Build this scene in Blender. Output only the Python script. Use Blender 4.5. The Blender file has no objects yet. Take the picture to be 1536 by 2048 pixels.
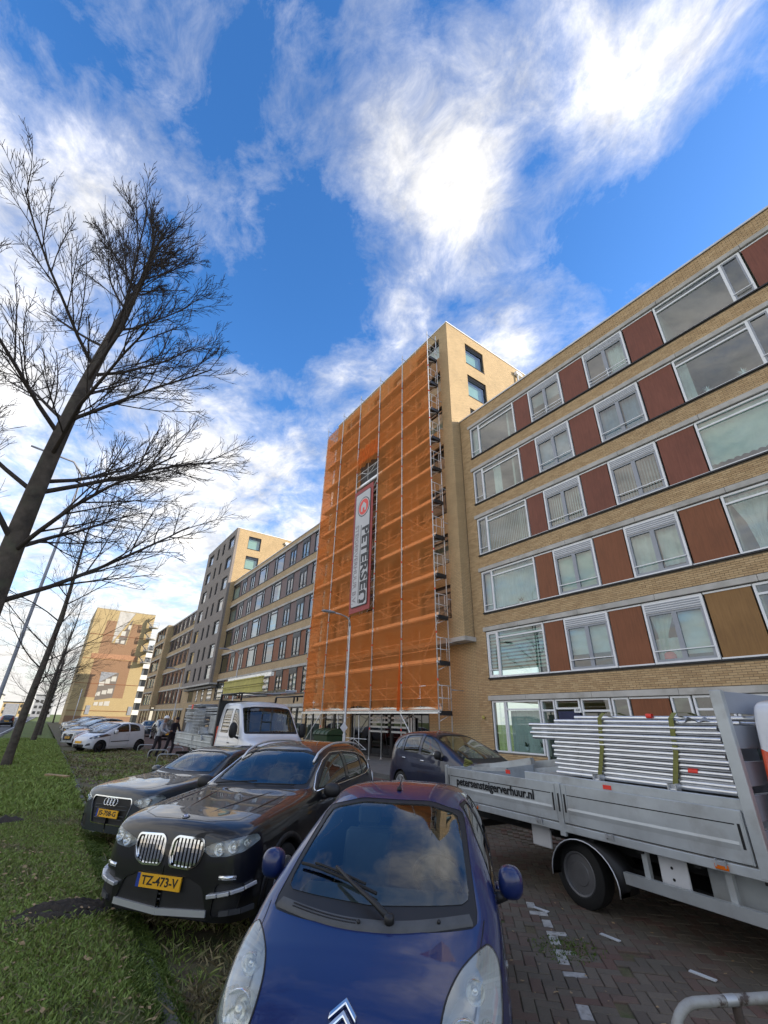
import bpy, bmesh, math, random
import numpy as np
from mathutils import Vector, Matrix
from mathutils.bvhtree import BVHTree
from mathutils.geometry import tessellate_polygon
sc = bpy.context.scene
COL = sc.collection
R = math.radians
random.seed(7); rng = np.random.default_rng(7)

# ---------------------------------------------------------------- camera
CAM_H = 1.80
def unit(v):
    v = np.array(v, float); return v / np.linalg.norm(v)
Zc = unit([41, 1772, -862]); Ac = unit([-683, -404, -862])
Yc = unit(Ac - Zc * Ac.dot(Zc)); Xc = np.cross(Yc, Zc)
cd = bpy.data.cameras.new('camera'); cam = bpy.data.objects.new('camera', cd); COL.objects.link(cam)
m = Matrix([list(Xc), list(Yc), list(Zc)]).to_4x4(); m.translation = (0, 0, CAM_H)
cam.matrix_world = m
cd.sensor_fit = 'VERTICAL'; cd.sensor_height = 24.0; cd.sensor_width = 18.0
cd.lens = 862.0 / 2048.0 * 24.0
cd.clip_start = 0.05; cd.clip_end = 5000
sc.camera = cam
sc.view_settings.view_transform = 'Standard'; sc.view_settings.look = 'None'
sc.view_settings.gamma = 1.0; sc.view_settings.use_curve_mapping = False
sc.view_settings.exposure = 1.68

# ---------------------------------------------------------------- node helpers
def nn(nt, typ, **kw):
    n = nt.nodes.new(typ)
    for k, v in kw.items():
        if k.startswith('i_'):
            key = k[2:]
            key = int(key) if key.isdigit() else key.replace('_', ' ')
            n.inputs[key].default_value = v
        else: setattr(n, k, v)
    return n
def lk(nt, a, b): nt.links.new(a, b)
def mth(nt, op, a, b=None, c=None, clamp=False):
    n = nt.nodes.new('ShaderNodeMath'); n.operation = op; n.use_clamp = clamp
    for i, v in enumerate((a, b, c)):
        if v is None: continue
        if isinstance(v, (int, float)): n.inputs[i].default_value = v
        else: lk(nt, v, n.inputs[i])
    return n.outputs[0]
def vmth(nt, op, a, b=None):
    n = nt.nodes.new('ShaderNodeVectorMath'); n.operation = op
    for i, v in enumerate((a, b)):
        if v is None: continue
        if isinstance(v, (tuple, list)): n.inputs[i].default_value = v
        else: lk(nt, v, n.inputs[i])
    return n
def ramp(nt, fac, stops, interp='LINEAR'):
    n = nt.nodes.new('ShaderNodeValToRGB'); cr = n.color_ramp; cr.interpolation = interp
    while len(cr.elements) < len(stops): cr.elements.new(0.5)
    for e, (p, c) in zip(cr.elements, stops):
        e.position = p; e.color = (c, c, c, 1) if isinstance(c, (int, float)) else (*c[:3], 1)
    lk(nt, fac, n.inputs[0]); return n.outputs[0]
def mixc(nt, fac, a, b, blend='MIX'):
    n = nt.nodes.new('ShaderNodeMix'); n.data_type = 'RGBA'; n.blend_type = blend; n.clamp_factor = True
    for sock, v in ((n.inputs[0], fac), (n.inputs[6], a), (n.inputs[7], b)):
        if isinstance(v, (int, float)): sock.default_value = v
        elif isinstance(v, (tuple, list)): sock.default_value = (*v[:3], 1)
        else: lk(nt, v, sock)
    return n.outputs[2]
def noise(nt, vec, scale, detail=4, rough=0.55, dist=0.0):
    n = nt.nodes.new('ShaderNodeTexNoise'); n.inputs['Scale'].default_value = scale
    n.inputs['Detail'].default_value = detail; n.inputs['Roughness'].default_value = rough; n.inputs['Distortion'].default_value = dist
    if vec is not None: lk(nt, vec, n.inputs['Vector'])
    return n.outputs['Fac']

# ---------------------------------------------------------------- sky and sun
SUN_AZ = math.atan2(0.80, -0.60)       # compass style: from +Y towards +X
SUN_EL = R(19)
world = bpy.data.worlds.new('World'); sc.world = world; world.use_nodes = True
nt = world.node_tree; nt.nodes.clear()
out = nn(nt, 'ShaderNodeOutputWorld'); bg = nn(nt, 'ShaderNodeBackground', i_Strength=0.15)
sky = nn(nt, 'ShaderNodeTexSky', sky_type='NISHITA', sun_disc=False, sun_elevation=SUN_EL, sun_rotation=SUN_AZ,
         air_density=1.0, dust_density=0.4, ozone_density=2.5)
tc = nn(nt, 'ShaderNodeTexCoord')
sep = nn(nt, 'ShaderNodeSeparateXYZ'); lk(nt, tc.outputs['Generated'], sep.inputs[0])
dz = mth(nt, 'MAXIMUM', sep.outputs[2], 0.0)
den = mth(nt, 'ADD', dz, 0.16)
u = mth(nt, 'DIVIDE', sep.outputs[0], den); v = mth(nt, 'DIVIDE', sep.outputs[1], den)
cmb = nn(nt, 'ShaderNodeCombineXYZ'); lk(nt, u, cmb.inputs[0]); lk(nt, v, cmb.inputs[1])
P = cmb.outputs[0]
warp = nn(nt, 'ShaderNodeTexNoise', i_Scale=2.6, i_Detail=3.0); lk(nt, P, warp.inputs['Vector'])
wv = vmth(nt, 'SUBTRACT', warp.outputs['Color'], (0.5, 0.5, 0.5)).outputs[0]
wsc = vmth(nt, 'SCALE', wv); wsc.inputs[3].default_value = 0.22
Pw = vmth(nt, 'ADD', P, wsc.outputs[0]).outputs[0]
# stretch for wind-drawn streaks
mp = nn(nt, 'ShaderNodeMapping'); mp.inputs['Rotation'].default_value = (0, 0, R(35)); mp.inputs['Scale'].default_value = (1.0, 0.80, 1)
lk(nt, Pw, mp.inputs[0])
n1 = noise(nt, mp.outputs[0], 2.6, 9, 0.62)
n2 = noise(nt, mp.outputs[0], 9.0, 9, 0.68)
dens = mth(nt, 'ADD', mth(nt, 'MULTIPLY', n1, 0.64), mth(nt, 'MULTIPLY', n2, 0.36))
CLOUDS = [(.29,.30,.085,.15),(.40,.29,.055,.12),(.37,.09,.10,.10),(.46,.0,.07,.08),(.31,1.44,.25,.08),(.66,.44,.075,.15),(.6,.35,.04,.06),(.16,.72,.22,-.17),(.74,.02,.14,-.16),(-.20,.42,.18,-.20),(.2,.5,.1,-.12),(-.02,.36,.08,-.06),(.60,.19,.09,-.10),(.16,.13,.07,-.05),(.42,.19,.05,-.06),(-1.3,.7,.9,.22)]
for (cx_, cy_, rad, amp) in CLOUDS:      # cloud plane banks and gaps; last one unseen, added to brighten the shade
    d = vmth(nt, 'DISTANCE', Pw, (cx_, cy_, 0)).outputs['Value']
    g = mth(nt, 'MULTIPLY', mth(nt, 'DIVIDE', d, rad), mth(nt, 'DIVIDE', d, rad))
    e = mth(nt, 'MULTIPLY', mth(nt, 'EXPONENT', mth(nt, 'MULTIPLY', g, -1.0)), amp)
    dens = mth(nt, 'ADD', dens, e)
hz = mth(nt, 'MULTIPLY', mth(nt, 'EXPONENT', mth(nt, 'MULTIPLY', dz, -3.4)), 0.30)
dens = mth(nt, 'ADD', dens, hz)
cover = ramp(nt, dens, [(0.43, 0.0), (0.53, 0.28), (0.64, 0.80), (0.76, 1.0)])
n3 = noise(nt, vmth(nt, 'ADD', Pw, (0.12, -0.08, 0.3)).outputs[0], 6.5, 8, 0.66)
shade = ramp(nt, mth(nt, 'ADD', mth(nt, 'MULTIPLY', n3, 0.8), mth(nt, 'MULTIPLY', dens, 0.25)), [(0.36, (1.25, 1.27, 1.32)), (0.52, (2.35, 2.30, 2.22)), (0.68, (3.6, 3.45, 3.25))])
lowgrey = mixc(nt, mth(nt, 'EXPONENT', mth(nt, 'MULTIPLY', dz, -4.5)), shade, (1.98, 1.93, 1.86))
skyc = nn(nt, 'ShaderNodeHueSaturation', i_Hue=0.508, i_Saturation=1.27, i_Value=0.74); lk(nt, sky.outputs[0], skyc.inputs['Color'])
sm = mixc(nt, cover, skyc.outputs[0], lowgrey)
lk(nt, sm, bg.inputs[0]); lk(nt, bg.outputs[0], out.inputs[0])
sd = bpy.data.lights.new('sun', 'SUN'); sd.energy = 2.0; sd.angle = R(0.53); sd.color = (1.0, 0.90, 0.76)
sun = bpy.data.objects.new('sun', sd); COL.objects.link(sun)
sdir = Vector((math.sin(SUN_AZ) * math.cos(SUN_EL), math.cos(SUN_AZ) * math.cos(SUN_EL), math.sin(SUN_EL)))
sun.rotation_euler = sdir.to_track_quat('Z', 'Y').to_euler()

# ---------------------------------------------------------------- materials
M = {}
def newmat(name):
    mt = bpy.data.materials.new(name); mt.use_nodes = True; t = mt.node_tree; t.nodes.clear()
    o = t.nodes.new('ShaderNodeOutputMaterial'); M[name] = mt
    return mt, t, o
def geo(t): return t.nodes.new('ShaderNodeNewGeometry').outputs['Position']
def objc(t): return t.nodes.new('ShaderNodeTexCoord').outputs['Object']
def pm(name, col, rough=0.6, metal=0.0, coat=0.0, var=0.15, vs=3.0, bump=0.0, bs=40.0, spec=0.5, rvar=0.1, coords='obj', dirt=None, dirts=1.5):
    mt, t, o = newmat(name)
    b = nn(t, 'ShaderNodeBsdfPrincipled'); lk(t, b.outputs[0], o.inputs[0])
    vec = objc(t) if coords == 'obj' else geo(t)
    f = noise(t, vec, vs, 5, 0.6)
    dark = tuple(c * (1 - var) for c in col); lite = tuple(min(1, c * (1 + var)) for c in col)
    c = ramp(t, f, [(0.3, dark), (0.7, lite)])
    if dirt:
        f2 = noise(t, vec, dirts, 6, 0.65)
        c = mixc(t, ramp(t, f2, [(0.5, 0.0), (0.72, 0.8)]), c, dirt)
    lk(t, c, b.inputs['Base Color'])
    r = mth(t, 'ADD', mth(t, 'MULTIPLY', f, rvar), max(0.0, rough - rvar / 2)); lk(t, r, b.inputs['Roughness'])
    b.inputs['Metallic'].default_value = metal; b.inputs['Specular IOR Level'].default_value = spec
    if coat: b.inputs['Coat Weight'].default_value = coat; b.inputs['Coat Roughness'].default_value = 0.03
    if bump:
        bp = nn(t, 'ShaderNodeBump', i_Strength=bump, i_Distance=0.01); lk(t, noise(t, vec, bs, 4, 0.6), bp.inputs['Height']); lk(t, bp.outputs[0], b.inputs['Normal'])
    return mt
def glassmat(name, tint=(0.75, 0.85, 0.83), ior=1.5, boost=0.0, rough=0.0, diffuse=None, dfac=0.0):
    mt, t, o = newmat(name)
    tr = nn(t, 'ShaderNodeBsdfTransparent'); tr.inputs[0].default_value = (*tint, 1)
    gl = nn(t, 'ShaderNodeBsdfGlossy'); gl.inputs['Roughness'].default_value = rough; gl.inputs[0].default_value = (1, 1, 1, 1)
    g = nn(t, 'ShaderNodeNewGeometry')
    dt = vmth(t, 'DOT_PRODUCT', g.outputs['Normal'], g.outputs['Incoming']).outputs['Value']
    ca = mth(t, 'ABSOLUTE', dt)
    f0 = ((ior - 1) / (ior + 1)) ** 2 * 1.8 + boost
    fr = mth(t, 'ADD', mth(t, 'MULTIPLY', mth(t, 'POWER', mth(t, 'SUBTRACT', 1.0, ca), 4.0), 1 - f0), f0, clamp=True)
    base = tr.outputs[0]
    if diffuse:
        d = nn(t, 'ShaderNodeBsdfDiffuse'); d.inputs[0].default_value = (*diffuse, 1)
        mx = nn(t, 'ShaderNodeMixShader'); mx.inputs[0].default_value = dfac; lk(t, base, mx.inputs[1]); lk(t, d.outputs[0], mx.inputs[2]); base = mx.outputs[0]
    mx = nn(t, 'ShaderNodeMixShader'); lk(t, fr, mx.inputs[0]); lk(t, base, mx.inputs[1]); lk(t, gl.outputs[0], mx.inputs[2])
    lk(t, mx.outputs[0], o.inputs[0]); return mt
def paint(name, col, metal=0.0, rough=0.4):
    mt, t, o = newmat(name)
    b = nn(t, 'ShaderNodeBsdfPrincipled'); lk(t, b.outputs[0], o.inputs[0])
    f = noise(t, objc(t), 2.2, 6, 0.65)
    c = ramp(t, f, [(0.25, tuple(x * 0.92 for x in col)), (0.8, tuple(min(1, x * 1.08) for x in col))])
    fl = noise(t, objc(t), 900, 1, 0.5)
    c = mixc(t, ramp(t, fl, [(0.66, 0.0), (0.85, 0.25)]), c, tuple(min(1, x * 2.0 + 0.001) for x in col))
    # thin road dust low on the panels
    s = nn(t, 'ShaderNodeSeparateXYZ'); lk(t, objc(t), s.inputs[0])
    dust = mth(t, 'MULTIPLY', ramp(t, noise(t, objc(t), 4, 6, 0.7), [(0.4, 0.2), (0.7, 1.0)]), ramp(t, s.outputs[2], [(0.12, 0.07), (0.6, 0.004)]), clamp=True)
    c = mixc(t, dust, c, (0.16, 0.14, 0.12))
    lk(t, c, b.inputs['Base Color'])
    b.inputs['Metallic'].default_value = metal; b.inputs['Roughness'].default_value = rough; b.inputs['Specular IOR Level'].default_value = 0.35
    b.inputs['Coat Weight'].default_value = 1.0; b.inputs['Coat IOR'].default_value = 1.5
    lk(t, ramp(t, noise(t, objc(t), 5.0, 8, 0.7), [(0.4, 0.008), (0.8, 0.035)]), b.inputs['Coat Roughness'])
    return mt

def brick_tex(name, c1, c2, mortar, dirt=(0.12, 0.10, 0.07), dirtamt=0.5, bw=0.22, bh=0.064, bump=0.35):
    """brickwork for walls whose bricks are too far off to tell apart"""
    mt, t, o = newmat(name)
    b = nn(t, 'ShaderNodeBsdfPrincipled', i_Roughness=0.85); lk(t, b.outputs[0], o.inputs[0])
    p = geo(t); s = nn(t, 'ShaderNodeSeparateXYZ'); lk(t, p, s.inputs[0])
    c = nn(t, 'ShaderNodeCombineXYZ'); lk(t, mth(t, 'ADD', s.outputs[0], s.outputs[1]), c.inputs[0]); lk(t, s.outputs[2], c.inputs[1])
    br = nn(t, 'ShaderNodeTexBrick'); lk(t, c.outputs[0], br.inputs['Vector'])
    br.inputs['Scale'].default_value = 1.0; br.inputs['Brick Width'].default_value = bw; br.inputs['Row Height'].default_value = bh
    br.inputs['Mortar Size'].default_value = 0.006; br.inputs['Mortar Smooth'].default_value = 0.2; br.inputs['Bias'].default_value = 0.0
    br.inputs['Color1'].default_value = (*c1, 1); br.inputs['Color2'].default_value = (*c2, 1); br.inputs['Mortar'].default_value = (*mortar, 1)
    f = noise(t, p, 0.7, 7, 0.62)
    col = mixc(t, ramp(t, f, [(0.45, 0.0), (0.75, dirtamt)]), br.outputs['Color'], dirt, 'MIX')
    lk(t, col, b.inputs['Base Color'])
    bp = nn(t, 'ShaderNodeBump', i_Strength=bump, i_Distance=0.01, invert=True); lk(t, br.outputs['Fac'], bp.inputs['Height']); lk(t, bp.outputs[0], b.inputs['Normal'])
    return mt
def brick_piece(name, c1, c2, c3, dirt, bw=0.22, bh=0.064, herring=False, dirtamt=0.55):
    """colour of real brick pieces: one tone per brick, from its place in the wall"""
    mt, t, o = newmat(name)
    b = nn(t, 'ShaderNodeBsdfPrincipled', i_Roughness=0.85); lk(t, b.outputs[0], o.inputs[0])
    g = nn(t, 'ShaderNodeNewGeometry'); p = g.outputs['Position']
    rnd = g.outputs['Random Per Island']
    oi = nn(t, 'ShaderNodeObjectInfo')
    r2 = mth(t, 'FRACT', mth(t, 'ADD', rnd, oi.outputs['Random']))
    c = ramp(t, r2, [(0.0, c1), (0.5, c2), (1.0, c3)])
    f = noise(t, p, 0.6, 7, 0.65)
    c = mixc(t, ramp(t, f, [(0.45, 0.0), (0.75, dirtamt)]), c, dirt)
    c = mixc(t, 0.30, c, ramp(t, noise(t, p, 60, 4, 0.7), [(0.3, 0.4), (0.65, 1.0)]), 'MULTIPLY')
    lk(t, c, b.inputs['Base Color'])
    bp = nn(t, 'ShaderNodeBump', i_Strength=0.4, i_Distance=0.006); lk(t, noise(t, p, 90, 4, 0.7), bp.inputs['Height']); lk(t, bp.outputs[0], b.inputs['Normal'])
    return mt

pm('concrete', (0.42, 0.40, 0.36), 0.85, var=0.2, vs=2, bump=0.2, bs=50, coords='geo', dirt=(0.20, 0.18, 0.14))
pm('concrete_light', (0.52, 0.50, 0.46), 0.8, var=0.15, vs=1.5, bump=0.1, bs=50, coords='geo', dirt=(0.28, 0.26, 0.22), dirts=0.8)
pm('white_frame', (0.86, 0.87, 0.88), 0.35, var=0.04, coords='geo')
pm('grey_frame', (0.34, 0.36, 0.40), 0.4, var=0.05, coords='geo')
pm('dark_frame', (0.018, 0.02, 0.026), 0.35, var=0.1, coords='geo')
pm('black_sill', (0.02, 0.02, 0.022), 0.6, coords='geo')
def panelmat(name, col):
    mt, t, o = newmat(name); b = nn(t, 'ShaderNodeBsdfPrincipled', i_Roughness=0.6); lk(t, b.outputs[0], o.inputs[0])
    mp_ = nn(t, 'ShaderNodeMapping'); mp_.inputs['Scale'].default_value = (1, 9, 0.7); lk(t, geo(t), mp_.inputs[0])
    f = mth(t, 'ADD', mth(t, 'MULTIPLY', noise(t, mp_.outputs[0], 2.2, 7, 0.7), 0.6), mth(t, 'MULTIPLY', noise(t, geo(t), 0.8, 5, 0.6), 0.4))
    c = ramp(t, f, [(0.3, tuple(x * .68 for x in col)), (0.5, col), (0.72, tuple(x * 1.25 + .01 for x in col))])
    c = mixc(t, ramp(t, noise(t, mp_.outputs[0], 5, 6, .7), [(0.6, 0.0), (0.8, 0.35)]), c, (0.30, 0.20, 0.14))
    lk(t, c, b.inputs['Base Color'])
panelmat('red_panel', (0.205, 0.062, 0.034)); panelmat('brown_panel', (0.235, 0.078, 0.028)); panelmat('tan_panel', (0.27, 0.14, 0.042))
pm('purple_panel', (0.15, 0.09, 0.085), 0.55, var=0.2, coords='geo')
pm('interior', (0.34, 0.33, 0.31), 0.9, var=0.2, coords='geo')
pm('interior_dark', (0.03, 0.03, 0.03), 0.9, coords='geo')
pm('curtain_white', (0.62, 0.64, 0.60), 0.9, var=0.12, vs=2, coords='geo')
pm('curtain_blue', (0.28, 0.33, 0.42), 0.9, var=0.15, coords='geo')
pm('curtain_green', (0.48, 0.58, 0.50), 0.9, var=0.08, coords='geo')
pm('curtain_grey', (0.30, 0.31, 0.32), 0.9, var=0.08, coords='geo')
pm('dark_door', (0.014, 0.012, 0.016), 0.4, coords='geo')
pm('blue_door', (0.012, 0.018, 0.075), 0.4, coords='geo')
pm('zinc', (0.55, 0.56, 0.57), 0.4, metal=0.6, coords='geo')
pm('steel', (0.62, 0.62, 0.62), 0.36, metal=0.85, var=0.12, vs=8, rvar=0.2)
pm('tube_metal', (0.80, 0.79, 0.77), 0.5, metal=0.1, var=0.12, vs=8, rvar=0.2)
pm('galv', (0.46, 0.48, 0.49), 0.45, metal=0.55, var=0.22, vs=4, rvar=0.25, dirt=(0.2, 0.19, 0.17))
pm('alu', (0.72, 0.73, 0.74), 0.30, metal=0.9, var=0.10, vs=6, rvar=0.2)
pm('alu_board', (0.52, 0.55, 0.555), 0.42, metal=0.35, var=0.12, vs=2.5, rvar=0.2, dirt=(0.36, 0.355, 0.34), dirts=2.2)
pm('black_plastic', (0.014, 0.014, 0.015), 0.5, var=0.2)
pm('grey_plastic', (0.07, 0.072, 0.074), 0.55, var=0.25, vs=6)
pm('rubber', (0.013, 0.013, 0.013), 0.75, var=0.25, vs=9, bump=0.2, bs=120)
pm('chassis', (0.02, 0.02, 0.02), 0.7)
pm('chrome', (0.85, 0.86, 0.87), 0.08, metal=1.0, var=0.02, rvar=0.03)
pm('silver', (0.68, 0.69, 0.70), 0.30, metal=0.55, var=0.05)
pm('reflector', (0.86, 0.87, 0.86), 0.16, metal=0.85, var=0.03)
pm('plate_yellow', (0.82, 0.42, 0.015), 0.35, var=0.04)
pm('plate_blue', (0.01, 0.05, 0.32), 0.4)
pm('print_black', (0.008, 0.008, 0.009), 0.5)
pm('orange_lens', (0.75, 0.16, 0.01), 0.2, coat=0.6, var=0.1)
pm('red_lens', (0.45, 0.012, 0.01), 0.2, coat=0.8)
pm('red_paint', (0.55, 0.03, 0.012), 0.4, var=0.1)
pm('orange_red', (0.72, 0.07, 0.012), 0.35, coat=0.5, var=0.06)
pm('red_tape', (0.80, 0.05, 0.03), 0.45, var=0.1)
pm('white_paint', (0.72, 0.73, 0.75), 0.3, coat=0.7, var=0.06)
pm('strap', (0.20, 0.20, 0.055), 0.85, var=0.2, vs=10, bump=0.3, bs=200)
pm('cloth_grey', (0.42, 0.43, 0.45), 0.9, var=0.12, vs=6, bump=0.3, bs=30)
pm('cloth_dark', (0.022, 0.018, 0.024), 0.9, var=0.2, vs=6)
pm('helmet', (0.80, 0.80, 0.78), 0.35, var=0.03)
pm('skin', (0.30, 0.16, 0.10), 0.55, var=0.08)
pm('wood', (0.36, 0.24, 0.12), 0.75, var=0.25, vs=5, bump=0.3, bs=50)
pm('yellow_beam', (0.48, 0.42, 0.10), 0.6, var=0.18, vs=4)
pm('green_bin', (0.025, 0.06, 0.022), 0.5, var=0.2, vs=3)
pm('seat_cloth', (0.075, 0.08, 0.085), 0.9, var=0.2)
pm('bark', (0.085, 0.068, 0.052), 0.95, var=0.45, vs=9, bump=0.9, bs=26, coords='geo', dirt=(0.09, 0.095, 0.06), dirts=5)
pm('twig', (0.050, 0.038, 0.030), 0.9, var=0.3, vs=4, coords='geo')
pm('net_rope', (0.75, 0.25, 0.05), 0.8)
pm('banner_white', (0.58, 0.57, 0.57), 0.6, var=0.06, vs=1.5)
pm('banner_red', (0.36, 0.055, 0.05), 0.6, var=0.1, vs=1.5)
pm('tarmac', (0.085, 0.088, 0.094), 0.9, var=0.25, vs=0.6, bump=0.4, bs=80, coords='geo')
pm('bounce_paving', (0.46, 0.44, 0.40), 0.9, var=0.12, coords='geo')
pm('paver_grey', (0.17, 0.165, 0.155), 0.9, var=0.25, vs=1.5, bump=0.3, bs=50, coords='geo', dirt=(0.05, 0.05, 0.045))
pm('white_lines', (0.60, 0.60, 0.58), 0.7, var=0.15, vs=5, coords='geo')
pm('worn_white', (0.42, 0.40, 0.36), 0.8, var=0.25, vs=12, coords='geo', dirt=(0.14, 0.11, 0.085), dirts=17)
pm('kerb_stone', (0.12, 0.115, 0.095), 0.9, var=0.3, vs=4, bump=0.4, bs=40, coords='geo', dirt=(0.05, 0.085, 0.015), dirts=3)
pm('pastel', (0.55, 0.53, 0.47), 0.8, var=0.1, coords='geo')
pm('far_grey', (0.30, 0.31, 0.33), 0.8, var=0.2, coords='geo')
brick_tex('brick_wall', (0.63, 0.45, 0.24), (0.56, 0.395, 0.205), (0.14, 0.115, 0.085), dirt=(0.25, 0.19, 0.10), dirtamt=0.35)
brick_tex('brick_wall_far', (0.60, 0.44, 0.255), (0.54, 0.39, 0.225), (0.20, 0.16, 0.11), dirtamt=0.3, bump=0.1)
brick_tex('brick_grey', (0.33, 0.285, 0.25), (0.29, 0.25, 0.22), (0.15, 0.13, 0.12), dirtamt=0.2, bump=0.1)
brick_tex('mural_ochre', (0.52, 0.40, 0.20), (0.46, 0.35, 0.18), (0.34, 0.24, 0.11), dirtamt=0.12, dirt=(0.3, 0.2, 0.1), bump=0.1)
brick_tex('mural_brown', (0.33, 0.20, 0.115), (0.30, 0.18, 0.10), (0.25, 0.13, 0.07), dirtamt=0.1, dirt=(0.2, 0.1, 0.06), bump=0.1)
brick_tex('mural_grey', (0.20, 0.17, 0.145), (0.18, 0.155, 0.135), (0.14, 0.12, 0.10), dirtamt=0.1, bump=0.1)
brick_piece('brick', (0.68, 0.48, 0.262), (0.61, 0.418, 0.222), (0.52, 0.345, 0.178), (0.33, 0.245, 0.14), dirtamt=0.26)
brick_piece('paver', (0.125, 0.098, 0.072), (0.17, 0.138, 0.10), (0.15, 0.082, 0.060), (0.085, 0.080, 0.055), dirtamt=0.75)
pm('mortar', (0.20, 0.165, 0.12), 0.95, var=0.2, vs=8, coords='geo', bump=0.3, bs=80)
glassmat('glass_house', (0.66, 0.80, 0.78), 1.5, 0.07)
glassmat('glass_car', (0.62, 0.71, 0.67), 1.5, 0.02)
glassmat('glass_dark', (0.13, 0.15, 0.16), 1.5, 0.03)
glassmat('lens_clear', (0.90, 0.92, 0.92), 1.5, 0.03)
glassmat('lens_hazy', (0.86, 0.88, 0.84), 1.5, 0.02, 0.03, (0.74, 0.76, 0.70), 0.20)

def netmat():
    mt, t, o = newmat('netting')
    d = nn(t, 'ShaderNodeBsdfDiffuse'); tl = nn(t, 'ShaderNodeBsdfTranslucent')
    f = noise(t, geo(t), 0.9, 5, 0.6)
    c = ramp(t, f, [(0.3, (1.0, 0.36, 0.10)), (0.75, (1.0, 0.44, 0.15))])
    lk(t, c, d.inputs[0]); lk(t, c, tl.inputs[0])
    a = nn(t, 'ShaderNodeMixShader'); a.inputs[0].default_value = 0.45; lk(t, d.outputs[0], a.inputs[1]); lk(t, tl.outputs[0], a.inputs[2])
    tr = nn(t, 'ShaderNodeBsdfTransparent'); tr.inputs[0].default_value = (1.0, 0.62, 0.40, 1)
    mx = nn(t, 'ShaderNodeMixShader')
    # denser where seen edge-on, as woven mesh is
    lw = nn(t, 'ShaderNodeLayerWeight', i_Blend=0.35)
    fac = mth(t, 'ADD', mth(t, 'MULTIPLY', lw.outputs['Facing'], 0.16), 0.34, clamp=True)
    lk(t, fac, mx.inputs[0]); lk(t, tr.outputs[0], mx.inputs[1]); lk(t, a.outputs[0], mx.inputs[2]); lk(t, mx.outputs[0], o.inputs[0])
netmat()

# ---------------------------------------------------------------- object helpers
ROOT = {}
def thing(name, label, cat, loc=(0, 0, 0), rotz=0.0, group=None):
    o = bpy.data.objects.new(name, None); COL.objects.link(o); o.empty_display_size = 0.3
    o.location = loc; o.rotation_euler = (0, 0, rotz)
    o['label'] = label; o['category'] = cat
    if group: o['group'] = group
    ROOT[o.name] = Matrix.Translation(loc) @ Matrix.Rotation(rotz, 4, 'Z')
    return o
def tag(o, label, cat, group=None):
    o['label'] = label; o['category'] = cat
    if group: o['group'] = group
    return o
def rootmat(o):
    while o.parent: o = o.parent
    return ROOT.get(o.name, Matrix.Identity(4))
def link_mesh(name, me, parent=None):
    o = bpy.data.objects.new(name, me); COL.objects.link(o)
    if parent: o.parent = parent
    return o
def copy_tree(src, parent=None):
    c = src.copy(); COL.objects.link(c)
    if parent: c.parent = parent
    for ch in list(src.children): copy_tree(ch, c)
    return c
def copy_thing(src, loc, rotz, label):
    c = copy_tree(src); c.location = loc; c.rotation_euler = (0, 0, rotz); c['label'] = label
    ROOT[c.name] = Matrix.Translation(loc) @ Matrix.Rotation(rotz, 4, 'Z')
    return c

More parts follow.
